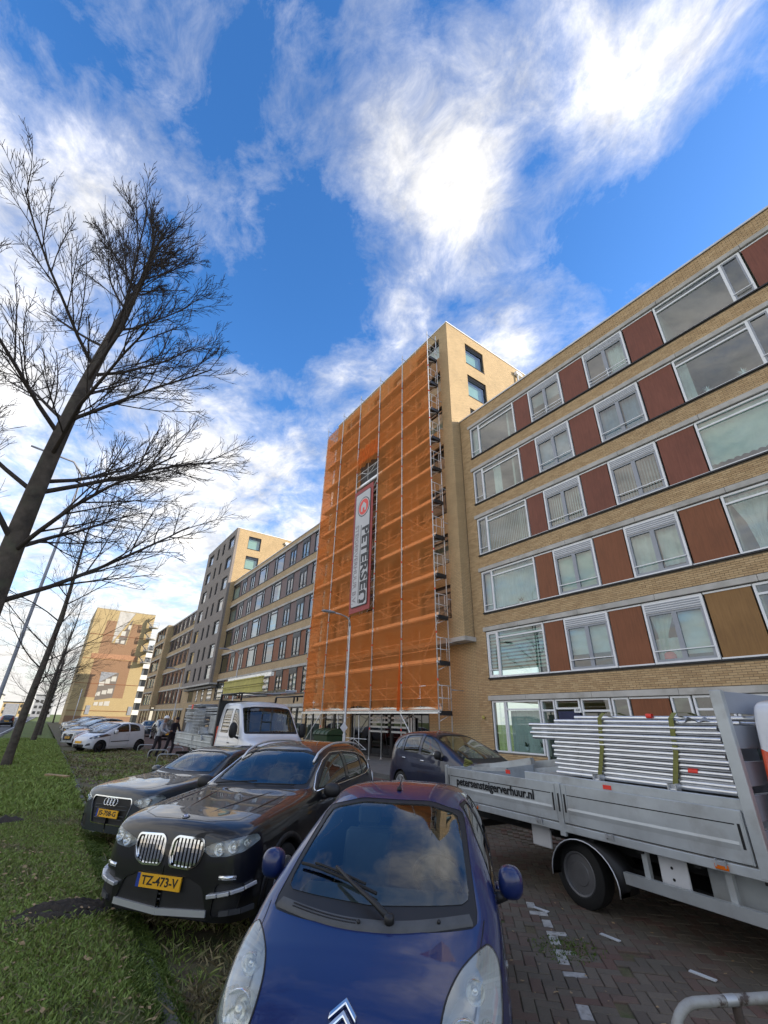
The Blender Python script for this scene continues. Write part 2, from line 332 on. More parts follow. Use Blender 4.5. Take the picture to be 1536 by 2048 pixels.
class MB:
    def __init__(s): s.v = []; s.f = []; s.mi = []; s.cur = 0
    def mat(s, i): s.cur = i; return s
    def add(s, vs, fs):
        b = len(s.v); s.v.extend([tuple(map(float, p)) for p in vs])
        for f in fs: s.f.append(tuple(b + i for i in f)); s.mi.append(s.cur)
        return s
    def quad(s, a, b, c, d): return s.add([a, b, c, d], [(0, 1, 2, 3)])
    def box(s, x0, x1, y0, y1, z0, z1):
        if x0 > x1: x0, x1 = x1, x0
        if y0 > y1: y0, y1 = y1, y0
        if z0 > z1: z0, z1 = z1, z0
        return s.add([(x0, y0, z0), (x1, y0, z0), (x1, y1, z0), (x0, y1, z0), (x0, y0, z1), (x1, y0, z1), (x1, y1, z1), (x0, y1, z1)],
                     [(0, 3, 2, 1), (4, 5, 6, 7), (0, 1, 5, 4), (1, 2, 6, 5), (2, 3, 7, 6), (3, 0, 4, 7)])
    def bar(s, p, q, w, h, up=(0, 0, 1)):
        p = Vector(p); q = Vector(q); d = (q - p).normalized(); upv = Vector(up)
        if abs(d.dot(upv)) > 0.98: upv = Vector((1, 0, 0))
        a = d.cross(upv).normalized() * (w / 2); b = d.cross(a).normalized() * (h / 2)
        vs = [p - a - b, p + a - b, p + a + b, p - a + b, q - a - b, q + a - b, q + a + b, q - a + b]
        return s.add(vs, [(0, 3, 2, 1), (4, 5, 6, 7), (0, 1, 5, 4), (1, 2, 6, 5), (2, 3, 7, 6), (3, 0, 4, 7)])
    def tube(s, pts, r, n=8, cap=True):
        pts = [Vector(p) for p in pts]; rs = r if isinstance(r, (list, tuple, np.ndarray)) else [r] * len(pts)
        t0 = (pts[1] - pts[0]).normalized()
        ref = Vector((0, 0, 1)) if abs(t0.z) < 0.9 else Vector((1, 0, 0))
        a = t0.cross(ref).normalized(); vs = []
        for i, p in enumerate(pts):
            if i == 0: t = t0
            elif i == len(pts) - 1: t = (pts[-1] - pts[-2]).normalized()
            else: t = ((pts[i + 1] - p).normalized() + (p - pts[i - 1]).normalized()).normalized()
            a = (a - t * a.dot(t)).normalized(); b = t.cross(a)
            for k in range(n):
                an = 2 * math.pi * k / n
                vs.append(p + (a * math.cos(an) + b * math.sin(an)) * rs[i])
        fs = [(i * n + k, i * n + (k + 1) % n, (i + 1) * n + (k + 1) % n, (i + 1) * n + k) for i in range(len(pts) - 1) for k in range(n)]
        if cap: fs.append(tuple(range(n - 1, -1, -1))); fs.append(tuple((len(pts) - 1) * n + k for k in range(n)))
        return s.add(vs, fs)
    def lathe(s, prof, c, axis, n=24, cap=True):
        ax = Vector(axis).normalized(); ref = Vector((0, 0, 1)) if abs(ax.z) < 0.9 else Vector((1, 0, 0))
        a = ax.cross(ref).normalized(); b = ax.cross(a); c = Vector(c); vs = []
        for (h, r) in prof:
            for k in range(n):
                an = 2 * math.pi * k / n; vs.append(c + ax * h + (a * math.cos(an) + b * math.sin(an)) * r)
        fs = [(i * n + k, i * n + (k + 1) % n, (i + 1) * n + (k + 1) % n, (i + 1) * n + k) for i in range(len(prof) - 1) for k in range(n)]
        if cap:
            fs.append(tuple(range(n - 1, -1, -1))); fs.append(tuple((len(prof) - 1) * n + k for k in range(n)))
        return s.add(vs, fs)
    def prism(s, poly, fn, d0, d1):
        """poly 2-D points; fn(a,b,d) -> 3-D point"""
        n = len(poly); vs = [fn(a, b, d0) for a, b in poly] + [fn(a, b, d1) for a, b in poly]
        tris = tessellate_polygon([[Vector((a, b, 0)) for a, b in poly]])
        fs = [tuple(t) for t in tris] + [tuple(n + i for i in reversed(t)) for t in tris]
        fs += [(i, (i + 1) % n, n + (i + 1) % n, n + i) for i in range(n)]
        return s.add(vs, fs)
    def ellipsoid(s, c, rx, ry, rz, n=16, m=10, ex=1.0):
        vs = []; c = Vector(c)
        sg = lambda t: math.copysign(abs(t) ** ex, t)
        for i in range(m + 1):
            ph = -math.pi / 2 + math.pi * i / m
            for k in range(n):
                th = 2 * math.pi * k / n
                vs.append(c + Vector((rx * sg(math.cos(ph)) * sg(math.cos(th)), ry * sg(math.cos(ph)) * sg(math.sin(th)), rz * sg(math.sin(ph)))))
        fs = [(i * n + k, i * n + (k + 1) % n, (i + 1) * n + (k + 1) % n, (i + 1) * n + k) for i in range(m) for k in range(n)]
        return s.add(vs, fs)
    def mesh(s, name, mats, smooth=False, mtx=None, fixn=True):
        me = bpy.data.meshes.new(name)
        vs = s.v
        if mtx is not None: vs = [tuple(mtx @ Vector(p)) for p in vs]
        me.from_pydata(vs, [], s.f)
        if not isinstance(mats, (list, tuple)): mats = [mats]
        for m_ in mats: me.materials.append(M[m_] if isinstance(m_, str) else m_)
        if len(mats) > 1: me.polygons.foreach_set('material_index', s.mi)
        if fixn:
            bm = bmesh.new(); bm.from_mesh(me); bmesh.ops.recalc_face_normals(bm, faces=bm.faces); bm.to_mesh(me); bm.free()
        if smooth:
            me.polygons.foreach_set('use_smooth', [True] * len(me.polygons))
            if smooth == 'auto':
                bm = bmesh.new(); bm.from_mesh(me)
                for e in bm.edges:
                    if len(e.link_faces) == 2 and e.calc_face_angle(0) > 0.7: e.smooth = False
                bm.to_mesh(me); bm.free()
        me.update(); return me
    def build(s, name, mats, parent=None, smooth=False, world=False, bevel=0.0, fixn=True):
        mtx = rootmat(parent).inverted() if (world and parent) else None
        o = link_mesh(name, s.mesh(name, mats, smooth, mtx, fixn), parent)
        if bevel: bevel_mesh(o.data, bevel)
        return o
def bevel_mesh(me, w, seg=1):
    bm = bmesh.new(); bm.from_mesh(me)
    es = [e for e in bm.edges if len(e.link_faces) == 2 and e.calc_face_angle(0) > 0.6]
    bmesh.ops.bevel(bm, geom=es, offset=w, segments=seg, affect='EDGES', clamp_overlap=True)
    bm.to_mesh(me); bm.free()
def structure(o): o['kind'] = 'structure'; return o
def stuff(o): o['kind'] = 'stuff'; return o
def text_mesh(txt, size, extrude=0.002, bold=0.0, spacing=1.0, align='CENTER'):
    cu = bpy.data.curves.new('lettering', 'FONT'); cu.body = txt; cu.size = size; cu.extrude = extrude; cu.offset = bold
    cu.space_character = spacing; cu.align_x = align; cu.align_y = 'CENTER'; cu.resolution_u = 3
    ob = bpy.data.objects.new('lettering', cu); COL.objects.link(ob)
    me = bpy.data.meshes.new_from_object(ob); bpy.data.objects.remove(ob); return me
def add_text(name, txt, size, mtx, mat, parent, bold=0.0, spacing=1.0, align='CENTER', extrude=0.002, width=None):
    me = text_mesh(txt, size, extrude, bold, spacing, align)
    if width:
        xs = [v.co.x for v in me.vertices]; k = width / (max(xs) - min(xs)); me.transform(Matrix.Diagonal((k, 1, 1, 1)))
    me.transform(mtx); me.materials.clear(); me.materials.append(M[mat])
    return link_mesh(name, me, parent)
def frame(o, xa, ya):
    """matrix whose local x,y run along xa,ya at origin o"""
    xa = Vector(xa).normalized(); ya = Vector(ya); ya = (ya - xa * ya.dot(xa)).normalized(); za = xa.cross(ya)
    mm = Matrix((xa, ya, za)).transposed().to_4x4(); mm.translation = Vector(o); return mm
def pchip(xs, ys, q):
    x = np.array(xs, float); y = np.array(ys, float); q = np.clip(np.asarray(q, float), x[0], x[-1])
    h = np.diff(x); d = np.diff(y) / h; n = len(x); mm = np.zeros(n)
    for i in range(1, n - 1):
        if d[i - 1] * d[i] > 0:
            w1 = 2 * h[i] + h[i - 1]; w2 = h[i] + 2 * h[i - 1]; mm[i] = (w1 + w2) / (w1 / d[i - 1] + w2 / d[i])
    mm[0] = d[0]; mm[-1] = d[-1]
    k = np.clip(np.searchsorted(x, q) - 1, 0, n - 2); t = (q - x[k]) / h[k]
    return (2 * t**3 - 3 * t**2 + 1) * y[k] + (t**3 - 2 * t**2 + t) * h[k] * mm[k] + (-2 * t**3 + 3 * t**2) * y[k + 1] + (t**3 - t**2) * h[k] * mm[k + 1]
def sstep(a, b, x):
    t = np.clip((np.asarray(x, float) - a) / (b - a), 0, 1); return t * t * (3 - 2 * t)
def gh(x, y):
    """height of the ground: the parking strip near the camera lies a little lower"""
    return -0.2 * (1 - sstep(10.5, 18, y)) * (1 - sstep(7.8, 9.3, x))
def inset(poly, d):
    """shrink (d>0) or grow a polygon"""
    n = len(poly); ar = sum(poly[i][0] * poly[(i + 1) % n][1] - poly[(i + 1) % n][0] * poly[i][1] for i in range(n)); sg = 1 if ar > 0 else -1
    r = []
    for i in range(n):
        p0, p1, p2 = Vector(poly[i - 1]), Vector(poly[i]), Vector(poly[(i + 1) % n])
        e1 = (p1 - p0).normalized(); e2 = (p2 - p1).normalized(); n1 = Vector((-e1.y, e1.x)) * sg; n2 = Vector((-e2.y, e2.x)) * sg
        b = (n1 + n2); l = b.length
        if l < 1e-4: r.append(tuple(p1 + n1 * d)); continue
        b /= l; k = d / max(0.35, b.dot(n1)); r.append(tuple(p1 + b * k))
    return r
def rounded(poly, rad, k=3):
    n = len(poly); r = []
    for i in range(n):
        p0, p1, p2 = Vector(poly[i - 1]), Vector(poly[i]), Vector(poly[(i + 1) % n])
        a = (p0 - p1); b = (p2 - p1); ra = min(rad, a.length * 0.45, b.length * 0.45)
        A = p1 + a.normalized() * ra; B = p1 + b.normalized() * ra
        for j in range(k + 1):
            t = j / k; r.append(tuple(A * (1 - t)**2 + p1 * 2 * t * (1 - t) + B * t * t))
    return r
def mir(poly): return [(-a, b) for a, b in poly][::-1]


# ================================================================= ground
def grid_sheet(name, xs, ys, zf, mat, smooth=True):
    xs = np.asarray(xs); ys = np.asarray(ys); X_, Y_ = np.meshgrid(xs, ys); Z_ = zf(X_, Y_)
    V = np.stack([X_, Y_, Z_], -1).reshape(-1, 3); n = len(xs)
    F = [(j * n + i, j * n + i + 1, (j + 1) * n + i + 1, (j + 1) * n + i) for j in range(len(ys) - 1) for i in range(n - 1)]
    me = bpy.data.meshes.new(name); me.from_pydata(V.tolist(), [], F); me.materials.append(M[mat])
    if smooth: me.polygons.foreach_set('use_smooth', [True] * len(F))
    return structure(link_mesh(name, me))
def soil_mat():
    mt, t, o = newmat('soil'); b = nn(t, 'ShaderNodeBsdfPrincipled', i_Roughness=0.95); lk(t, b.outputs[0], o.inputs[0])
    p = geo(t)
    c = ramp(t, noise(t, p, 1.6, 8, 0.65), [(0.32, (0.045, 0.036, 0.020)), (0.5, (0.050, 0.060, 0.014)), (0.68, (0.050, 0.085, 0.012))])
    c = mixc(t, 0.5, c, ramp(t, noise(t, p, 35, 6, 0.7), [(0.3, 0.35), (0.7, 1.0)]), 'MULTIPLY')
    lk(t, c, b.inputs['Base Color'])
    bp = nn(t, 'ShaderNodeBump', i_Strength=0.8, i_Distance=0.03); lk(t, noise(t, p, 28, 6, 0.7), bp.inputs['Height']); lk(t, bp.outputs[0], b.inputs['Normal'])
def turf_mat():
    mt, t, o = newmat('turf'); b = nn(t, 'ShaderNodeBsdfPrincipled', i_Roughness=0.9); lk(t, b.outputs[0], o.inputs[0])
    p = geo(t)
    c = ramp(t, noise(t, p, 0.9, 8, 0.65), [(0.3, (0.11, 0.10, 0.04)), (0.5, (0.14, 0.19, 0.032)), (0.7, (0.17, 0.25, 0.04))])
    c = mixc(t, 0.55, c, ramp(t, noise(t, p, 45, 6, 0.75), [(0.3, 0.3), (0.7, 1.0)]), 'MULTIPLY')
    lk(t, c, b.inputs['Base Color'])
    bp = nn(t, 'ShaderNodeBump', i_Strength=1.0, i_Distance=0.04); lk(t, noise(t, p, 40, 6, 0.75), bp.inputs['Height']); lk(t, bp.outputs[0], b.inputs['Normal'])
def blade_mat(name, c1, c2, c3):
    mt, t, o = newmat(name); b = nn(t, 'ShaderNodeBsdfPrincipled', i_Roughness=0.7); lk(t, b.outputs[0], o.inputs[0])
    g = nn(t, 'ShaderNodeNewGeometry'); n_ = noise(t, g.outputs['Position'], 1.1, 4, 0.6)
    f = mth(t, 'ADD', mth(t, 'MULTIPLY', g.outputs['Random Per Island'], 0.6), mth(t, 'MULTIPLY', n_, 0.5))
    lk(t, ramp(t, f, [(0.2, c1), (0.5, c2), (0.85, c3)]), b.inputs['Base Color'])
def street_mat():
    """herringbone clinker paving too far off to tell the bricks apart, with weeds on the parking strip"""
    mt, t, o = newmat('clinker'); b = nn(t, 'ShaderNodeBsdfPrincipled', i_Roughness=0.9); lk(t, b.outputs[0], o.inputs[0])
    p = geo(t)
    mp_ = nn(t, 'ShaderNodeMapping'); mp_.inputs['Rotation'].default_value = (0, 0, R(45)); lk(t, p, mp_.inputs[0])
    br = nn(t, 'ShaderNodeTexBrick'); lk(t, mp_.outputs[0], br.inputs['Vector']); br.inputs['Scale'].default_value = 1
    br.inputs['Brick Width'].default_value = 0.21; br.inputs['Row Height'].default_value = 0.105; br.inputs['Mortar Size'].default_value = 0.006
    br.inputs['Color1'].default_value = (0.17, 0.08, 0.062, 1); br.inputs['Color2'].default_value = (0.13, 0.085, 0.07, 1); br.inputs['Mortar'].default_value = (0.04, 0.035, 0.028, 1)
    s = nn(t, 'ShaderNodeSeparateXYZ'); lk(t, p, s.inputs[0])
    f = noise(t, p, 0.8, 8, 0.68)
    strip = mth(t, 'MULTIPLY', mth(t, 'SUBTRACT', 6.6, s.outputs[0]), 0.5, clamp=True)   # the parking strip is overgrown
    w = mth(t, 'MULTIPLY', ramp(t, f, [(0.36, 0.0), (0.50, 1.0)]), strip, clamp=True)
    green = ramp(t, noise(t, p, 6, 7, 0.7), [(0.3, (0.09, 0.072, 0.042)), (0.5, (0.15, 0.13, 0.065)), (0.66, (0.085, 0.12, 0.03))])
    c = mixc(t, w, br.outputs['Color'], green)
    c = mixc(t, 0.5, c, ramp(t, noise(t, p, 18, 6, 0.7), [(0.3, 0.4), (0.7, 1.0)]), 'MULTIPLY')
    lk(t, c, b.inputs['Base Color'])
    bp = nn(t, 'ShaderNodeBump', i_Strength=0.6, i_Distance=0.02); lk(t, noise(t, p, 30, 6, 0.7), bp.inputs['Height']); lk(t, bp.outputs[0], b.inputs['Normal'])
soil_mat(); turf_mat(); street_mat()
blade_mat('grass_blade', (0.17, 0.165, 0.045), (0.185, 0.26, 0.042), (0.29, 0.37, 0.085))
blade_mat('straw', (0.17, 0.135, 0.06), (0.27, 0.22, 0.11), (0.12, 0.14, 0.04))
blade_mat('moss', (0.05, 0.08, 0.006), (0.075, 0.12, 0.008), (0.11, 0.15, 0.014))

gy = np.concatenate([np.linspace(-12, 2, 8), np.linspace(2.3, 24, 110), np.linspace(26, 60, 18), np.linspace(70, 140, 8)])
# one sheet to the horizon
b = MB(); b.quad((-1500, -1500, -0.42), (1500, -1500, -0.42), (1500, 2500, -0.42), (-1500, 2500, -0.42)); g0 = structure(b.build('ground', 'turf'))
grid_sheet('parking_pavement', np.linspace(1.40, 10.3, 46), gy, lambda x, y: gh(x, y) - 0.006, 'clinker')
park = bpy.data.objects['parking_pavement']
def verge_z(x, y):
    base = gh(x, y) + 0.09 - 0.05 * np.clip((np.asarray(x) - 1.08) / .2, 0, 1)
    mound = 0.07 * np.exp(-(((x - 0.70) / 0.50) ** 2 + ((y - 6.75) / 0.28) ** 2)) * (1 + 0.35 * np.sin((x * 0.5 + y) * 55))
    return base + mound + 0.018 * np.sin(x * 5.1 + y * 1.7) * np.sin(y * 2.3 - x) + 0.02 * np.sin(y * 0.9 + 2 * x)
grid_sheet('grass_verge', np.linspace(-2.2, 1.26, 40), np.concatenate([np.linspace(-6, 2, 6), np.linspace(2.2, 12, 110), np.linspace(12.3, 30, 50), np.linspace(32, 140, 30)]), verge_z, 'turf')
verge = bpy.data.objects['grass_verge']
# road on the far side of the verge
b = MB(); ry = [-40, 10.5, 12, 14, 16, 18, 40, 90, 400]
for y0, y1 in zip(ry[:-1], ry[1:]):
    z0, z1 = float(gh(0, y0)) - 0.02, float(gh(0, y1)) - 0.02
    b.quad((-9.5, y0, z0), (-2.45, y0, z0), (-2.45, y1, z1), (-9.5, y1, z1))
structure(b.build('road', 'tarmac'))
b = MB()
for y in np.arange(20, 300, 9): b.quad((-6.06, y, -0.014), (-5.94, y, -0.014), (-5.94, y + 3, -0.014), (-6.06, y + 3, -0.014))
b.quad((-2.85, 18, -0.014), (-2.75, 18, -0.014), (-2.75, 300, -0.014), (-2.85, 300, -0.014))
structure(b.build('road_marking', 'white_lines'))
b = MB().box(-59, -9.7, -200, 420, -0.3, 0.10); structure(b.build('bounce_pavement', 'bounce_paving'))  # far pavement, widened and made pale to bounce light at the flats
# pavement in front of the flats
b = MB()
for y0, y1 in zip(np.arange(-14, 110, 2.0), np.arange(-12, 112, 2.0)): b.box(10.46, 15.6, y0, y1, -0.3, 0.12)
structure(b.build('pavement', 'paver_grey'))
# kerbs, stone by stone
for (nm, x0, x1, z1, ys) in (('kerb', 1.29, 1.40, 0.038, np.arange(1.5, 40, 1.0)), ('street_kerb', 10.32, 10.45, 0.125, np.arange(4, 60, 1.0)), ('road_kerb', -2.42, -2.24, 0.08, np.arange(18, 80, 2.0))):
    k = structure(MB().box(x0 + .02, x1 - .02, ys[0], ys[-1] + 1, -0.42, -0.32).build(nm, 'kerb_stone')); st = ys[1] - ys[0]
    me = MB().box(x0, x1, 0.006, st - 0.006, -0.2, 0).mesh('kerb_stone', 'kerb_stone'); bevel_mesh(me, 0.012)
    for y in ys:
        o = link_mesh('kerb_stone', me, k); o.location = (random.uniform(-.008, .008), y, float(gh(x0, y + st / 2)) + z1 + random.uniform(-.008, .006))
        o.rotation_euler = (random.uniform(-.006, .006), random.uniform(-.02, .02), 0)
# herringbone bricks that can be told apart
bw = 0.105; me_b = None
cand = []
ca, sa = math.cos(R(45)), math.sin(R(45))
for i in range(-140, 140):
    for j in range(-140, 140):
        k = (i - j) % 4
        if k == 0: c = (i + 1.0, j + 0.5); rot = 0
        elif k == 2: c = (i + 0.5, j); rot = 90
        else: continue
        u0, v0 = c[0] * bw, c[1] * bw
        x, y = u0 * ca - v0 * sa + 4, u0 * sa + v0 * ca + 5
        if not (1.42 < x < 10.2 and 1.0 < y < 13): continue
        cand.append((x, y, rot + 45))
cand.sort(key=lambda q: (q[0]**2 + (q[1])**2) + (60 if (q[0] < 2.9 and q[1] < 8.5) else 0) + (200 if math.atan2(q[0], q[1]) > R(66) or q[0]**2 + q[1]**2 < 8 else 0))
line = [(3.55, 2.30), (4.17, 2.96), (4.68, 3.47), (5.21, 4.0), (5.46, 4.43), (5.8, 4.9)]
def near_line(x, y):
    d = 9
    for p, q in zip(line[:-1], line[1:]):
        p = np.array(p); q = np.array(q); w = np.array([x, y]); t = np.clip((w - p) @ (q - p) / ((q - p) @ (q - p)), 0, 1); d = min(d, np.linalg.norm(w - p - t * (q - p)))
    return d
def brickbox(L_, W_, H_):
    b = MB(); c = 0.006
    x, y = L_ / 2, W_ / 2
    vs = [(-x, -y, -H_), (x, -y, -H_), (x, y, -H_), (-x, y, -H_), (-x, -y, -c), (x, -y, -c), (x, y, -c), (-x, y, -c), (-x + c, -y + c, 0), (x - c, -y + c, 0), (x - c, y - c, 0), (-x + c, y - c, 0)]
    b.add(vs, [(0, 1, 5, 4), (1, 2, 6, 5), (2, 3, 7, 6), (3, 0, 4, 7), (4, 5, 9, 8), (5, 6, 10, 9), (6, 7, 11, 10), (7, 4, 8, 11), (8, 9, 10, 11)]); return b
bb = brickbox(0.204, 0.099, 0.05)
me_b = bb.mesh('brick', 'paver', False, None, False); me_w = bb.mesh('brick', 'worn_white', False, None, False)
rest = MB(); restw = MB(); nb_ = 0
weedy = lambda x, y: (x < 2.3 and y > 3.2 + random.random()) or (x < 5.5 and random.random() < 0.05 + 0.4 * (y > 8))
joint_pts = []
for (x, y, rot) in cand:
    white = near_line(x, y) < 0.055 and random.random() < 0.80
    if weedy(x, y) and not white:
        joint_pts.append((x, y)); continue
    z = float(gh(x, y)) + 0.012 + random.uniform(-0.004, 0.004)
    if nb_ < 300:
        o = link_mesh('brick', me_w if white else me_b, park); o.location = (x, y, z); o.rotation_euler = (random.uniform(-.025, .025), random.uniform(-.02, .02), R(rot) + random.uniform(-.015, .015)); nb_ += 1
    else:
        mtx = Matrix.Translation((x, y, z)) @ Matrix.Rotation(R(rot) + random.uniform(-.015, .015), 4, 'Z') @ Matrix.Rotation(random.uniform(-.025, .025), 4, 'X')
        (restw if white else rest).add([tuple(mtx @ Vector(p)) for p in bb.v], bb.f)
stuff(rest.build('brick_paving', 'paver', park, fixn=False)); stuff(restw.build('painted_brick_paving', 'worn_white', park, fixn=False))
# white litter strips on the paving
for (x0, y0, x1, y1) in ((5.452, 3.573, 5.448, 3.364), (5.412, 2.703, 5.419, 2.492), (5.46, 4.428, 5.477, 4.233)):
    o = MB().bar((x0, y0, -0.178), (x1, y1, -0.178), 0.045, 0.008).build('plastic_strip', 'white_lines', None)
    tag(o, {3.573: 'small white plastic strip lying on the brick paving nearest the truck rear wheel', 2.703: 'small white plastic strip lying on the brick paving above the grey bent-tube hoop', 4.428: 'small white plastic strip on the brick paving by the blue car mirror'}[y0], 'litter')

# ---- grass blades: nobody could count them
def blades(name, n, xr, yr, hmin, hmax, mat, zf, mask=None, wid=0.006, lean=0.6, dens_pow=1.0):
    x = rng.uniform(*xr, n); yy = rng.uniform(0, 1, n) ** dens_pow * (yr[1] - yr[0]) + yr[0]
    if mask is not None:
        k = mask(x, yy); x = x[k]; yy = yy[k]; n = len(x)
    z = zf(x, yy); h = rng.uniform(hmin, hmax, n); a = rng.uniform(0, 2 * np.pi, n); w = wid * rng.uniform(0.6, 1.5, n) * (1 + yy * 0.06)
    lx, ly = rng.normal(0, lean, n) * h, rng.normal(0, lean, n) * h
    V = np.zeros((n, 4, 3)); ca_, sa_ = np.cos(a) * w, np.sin(a) * w
    V[:, 0] = np.stack([x - ca_, yy - sa_, z], -1); V[:, 1] = np.stack([x + ca_, yy + sa_, z], -1)
    V[:, 2] = np.stack([x + lx * .45 + ca_ * .7, yy + ly * .45 + sa_ * .7, z + h * .65], -1); V[:, 3] = np.stack([x + lx, yy + ly, z + h], -1)
    me = bpy.data.meshes.new(name); me.vertices.add(n * 4); me.vertices.foreach_set('co', V.reshape(-1))
    idx = (np.arange(n) * 4)[:, None]; tri = np.concatenate([idx, idx + 1, idx + 2, idx, idx + 2, idx + 3], 1).reshape(-1)
    me.loops.add(n * 6); me.loops.foreach_set('vertex_index', tri.astype(np.int32)); me.polygons.add(n * 2)
    me.polygons.foreach_set('loop_start', np.arange(0, n * 6, 3, dtype=np.int32)); me.polygons.foreach_set('loop_total', np.full(n * 2, 3, dtype=np.int32))
    me.materials.append(M[mat]); me.update(calc_edges=True); me.validate(); return stuff(link_mesh(name, me))
def patch(x, y, s, t):
    v = np.sin(x * 3.1 * s + 1.3 * np.sin(y * 1.7 * s)) + np.sin(y * 2.3 * s + 2.0 * np.sin(x * 1.1 * s)) + np.sin((x + y) * 5.3 * s)
    return v + rng.normal(0, 0.8, len(x)) > t
mud = lambda x, y: (((x - 0.80) / 0.52) ** 2 + ((y - 6.75) / 0.30) ** 2) > 1 + rng.normal(0, 0.25, len(x))
tag_ = lambda o, l: (o.__setitem__('label', l), o.__setitem__('category', 'grass'))
o = blades('grass', 150000, (-1.3, 1.3), (3.0, 13), 0.015, 0.048, 'grass_blade', verge_z, lambda x, y: mud(x, y) & (patch(x, y, 1.0, -1.0)) & (np.sin(x * 2.1 + 1.0) * np.sin(y * 1.3) + rng.normal(0, .35, len(x)) > -.62), dens_pow=1.15); tag_(o, 'short green grass of the verge nearest the camera')
o = blades('grass', 50000, (-2.2, 1.3), (13, 45), 0.05, 0.10, 'grass_blade', verge_z, None, wid=0.008, dens_pow=1.2); tag_(o, 'short green grass of the verge along the row of trees')
pz = lambda x, y: gh(x, y) + 0.0
o = blades('dry_grass', 26000, (-1.2, 1.25), (3.0, 13), 0.015, 0.05, 'straw', verge_z, lambda x, y: mud(x, y), wid=0.0035, lean=1.0); tag_(o, 'withered blades mixed into the near verge')
o = blades('dry_grass', 24000, (1.40, 2.9), (2.6, 13), 0.02, 0.10, 'straw', pz, lambda x, y: patch(x, y, 1.2, 0.0), wid=0.003, lean=0.9); tag_(o, 'straw coloured dead grass along the kerb beside the parked cars')
o = blades('weeds', 16000, (1.40, 3.4), (2.6, 13), 0.02, 0.08, 'grass_blade', pz, lambda x, y: patch(x, y, 1.5, 0.4), wid=0.005, lean=0.9); tag_(o, 'low weeds growing between the paving bricks of the parking strip')
o = blades('weeds', 26000, (1.4, 6.2), (11.5, 32), 0.03, 0.10, 'straw', pz, lambda x, y: patch(x, y, 0.7, 0.0), wid=0.009, lean=0.9); tag_(o, 'rough weedy grass on the empty parking bay beyond the grey hatchback')
o = blades('weeds', 14000, (1.4, 5.0), (11.5, 32), 0.03, 0.09, 'grass_blade', pz, lambda x, y: patch(x, y, 0.9, 0.5), wid=0.009, lean=0.9); tag_(o, 'green weeds on the empty parking bay beyond the grey hatchback')
o = blades('moss', 60000, (1.16, 1.46), (2.8, 11), 0.008, 0.035, 'moss', lambda x, y: gh(x, y) + 0.036 + 0.05 * np.clip((1.32 - x) / .16, 0, 1), lambda x, y: patch(x, y, 1.0, -1.6), wid=0.006, lean=0.8); tag_(o, 'yellow green moss covering the kerb')
jp = np.array([(5.0, 3.52), (5.1, 3.6), (4.9, 3.5), (4.75, 3.55), (5.0, 3.75), (4.65, 3.30)])
o = blades('weeds', 3200, (4.3, 5.4), (3.1, 4.2), 0.006, 0.026, 'moss', lambda x, y: gh(x, y) + 0.01, lambda x, y: (((x - 4.85) / .28) ** 2 + ((y - 3.58) / .25) ** 2 < 1 + rng.normal(0, .55, len(x))), wid=0.005, lean=0.9); tag_(o, 'small green tuft of weeds in the paving beside the white bay line')
# fallen leaves and crumbs
b = MB()
for k in range(420):
    x, y = random.uniform(-0.9, 1.25), random.uniform(3.2, 11)
    z = float(verge_z(np.array([x]), np.array([y]))[0]) + 0.03; a = random.uniform(0, 6.28); s = random.uniform(0.012, 0.03); t1 = random.uniform(-.4, .4)
    p = [(math.cos(a + q) * s * f, math.sin(a + q) * s * f, math.sin(q + a) * s * t1) for q, f in ((0, 1.3), (1.3, .7), (3.1, 1.1), (4.8, .7))]
    b.add([(x + u_, y + v_, z + w_) for u_, v_, w_ in p], [(0, 1, 2, 3)])
for k in range(260):
    x, y = random.uniform(1.5, 6.0), random.uniform(2.0, 9)
    z = float(gh(x, y)) + 0.022; a = random.uniform(0, 6.28); s = random.uniform(0.008, 0.022)
    b.add([(x + math.cos(a + q) * s * f, y + math.sin(a + q) * s * f, z + random.uniform(0, .008)) for q, f in ((0, 1.3), (1.3, .7), (3.1, 1.1), (4.8, .7))], [(0, 1, 2, 3)])
stuff(b.build('leaf_litter', 'wood', None)); tag(bpy.data.objects['leaf_litter'], 'brown leaf crumbs scattered over the verge and the parking strip', 'leaves')

# ================================================================= buildings
FX = 15.0; PITCH = 2.755; Z0 = 3.56; WH = 1.90
def ring(mb, y0, y1, z0, z1, t, x0, x1):
    mb.box(x0, x1, y0, y1, z0, z0 + t); mb.box(x0, x1, y0, y1, z1 - t, z1)
    mb.box(x0, x1, y0, y0 + t, z0 + t, z1 - t); mb.box(x0, x1, y1 - t, y1, z0 + t, z1 - t)
def pane_mesh(y0, y1, z0, z1, x, mat):
    b = MB(); b.quad((x, y0, z0), (x, y1, z0), (x, y1, z1), (x, y0, z1)); return b.mesh('pane', mat, False, None, False)
def curtain_mesh(y0, y1, z0, z1, x, mat, wave=0.03, n=26, gather=None):
    vs = []; n = max(6, int((y1 - y0) / 0.045))
    for i in range(n + 1):
        y = y0 + (y1 - y0) * i / n; dx = wave * math.sin(i * 1.9) + wave * 0.5 * math.sin(i * 0.77)
        for j, z in enumerate((z0, (z0 + z1) / 2, z1)):
            yy = y
            if gather is not None and j < 2: yy = gather + (y - gather) * (0.25 if j == 0 else 0.45)
            vs.append((x + dx, yy, z))
    b = MB(); b.add(vs, [(3 * i + j, 3 * i + 3 + j, 3 * i + 4 + j, 3 * i + 1 + j) for i in range(n) for j in range(2)]); return b.mesh('curtain', mat, True, None, False)
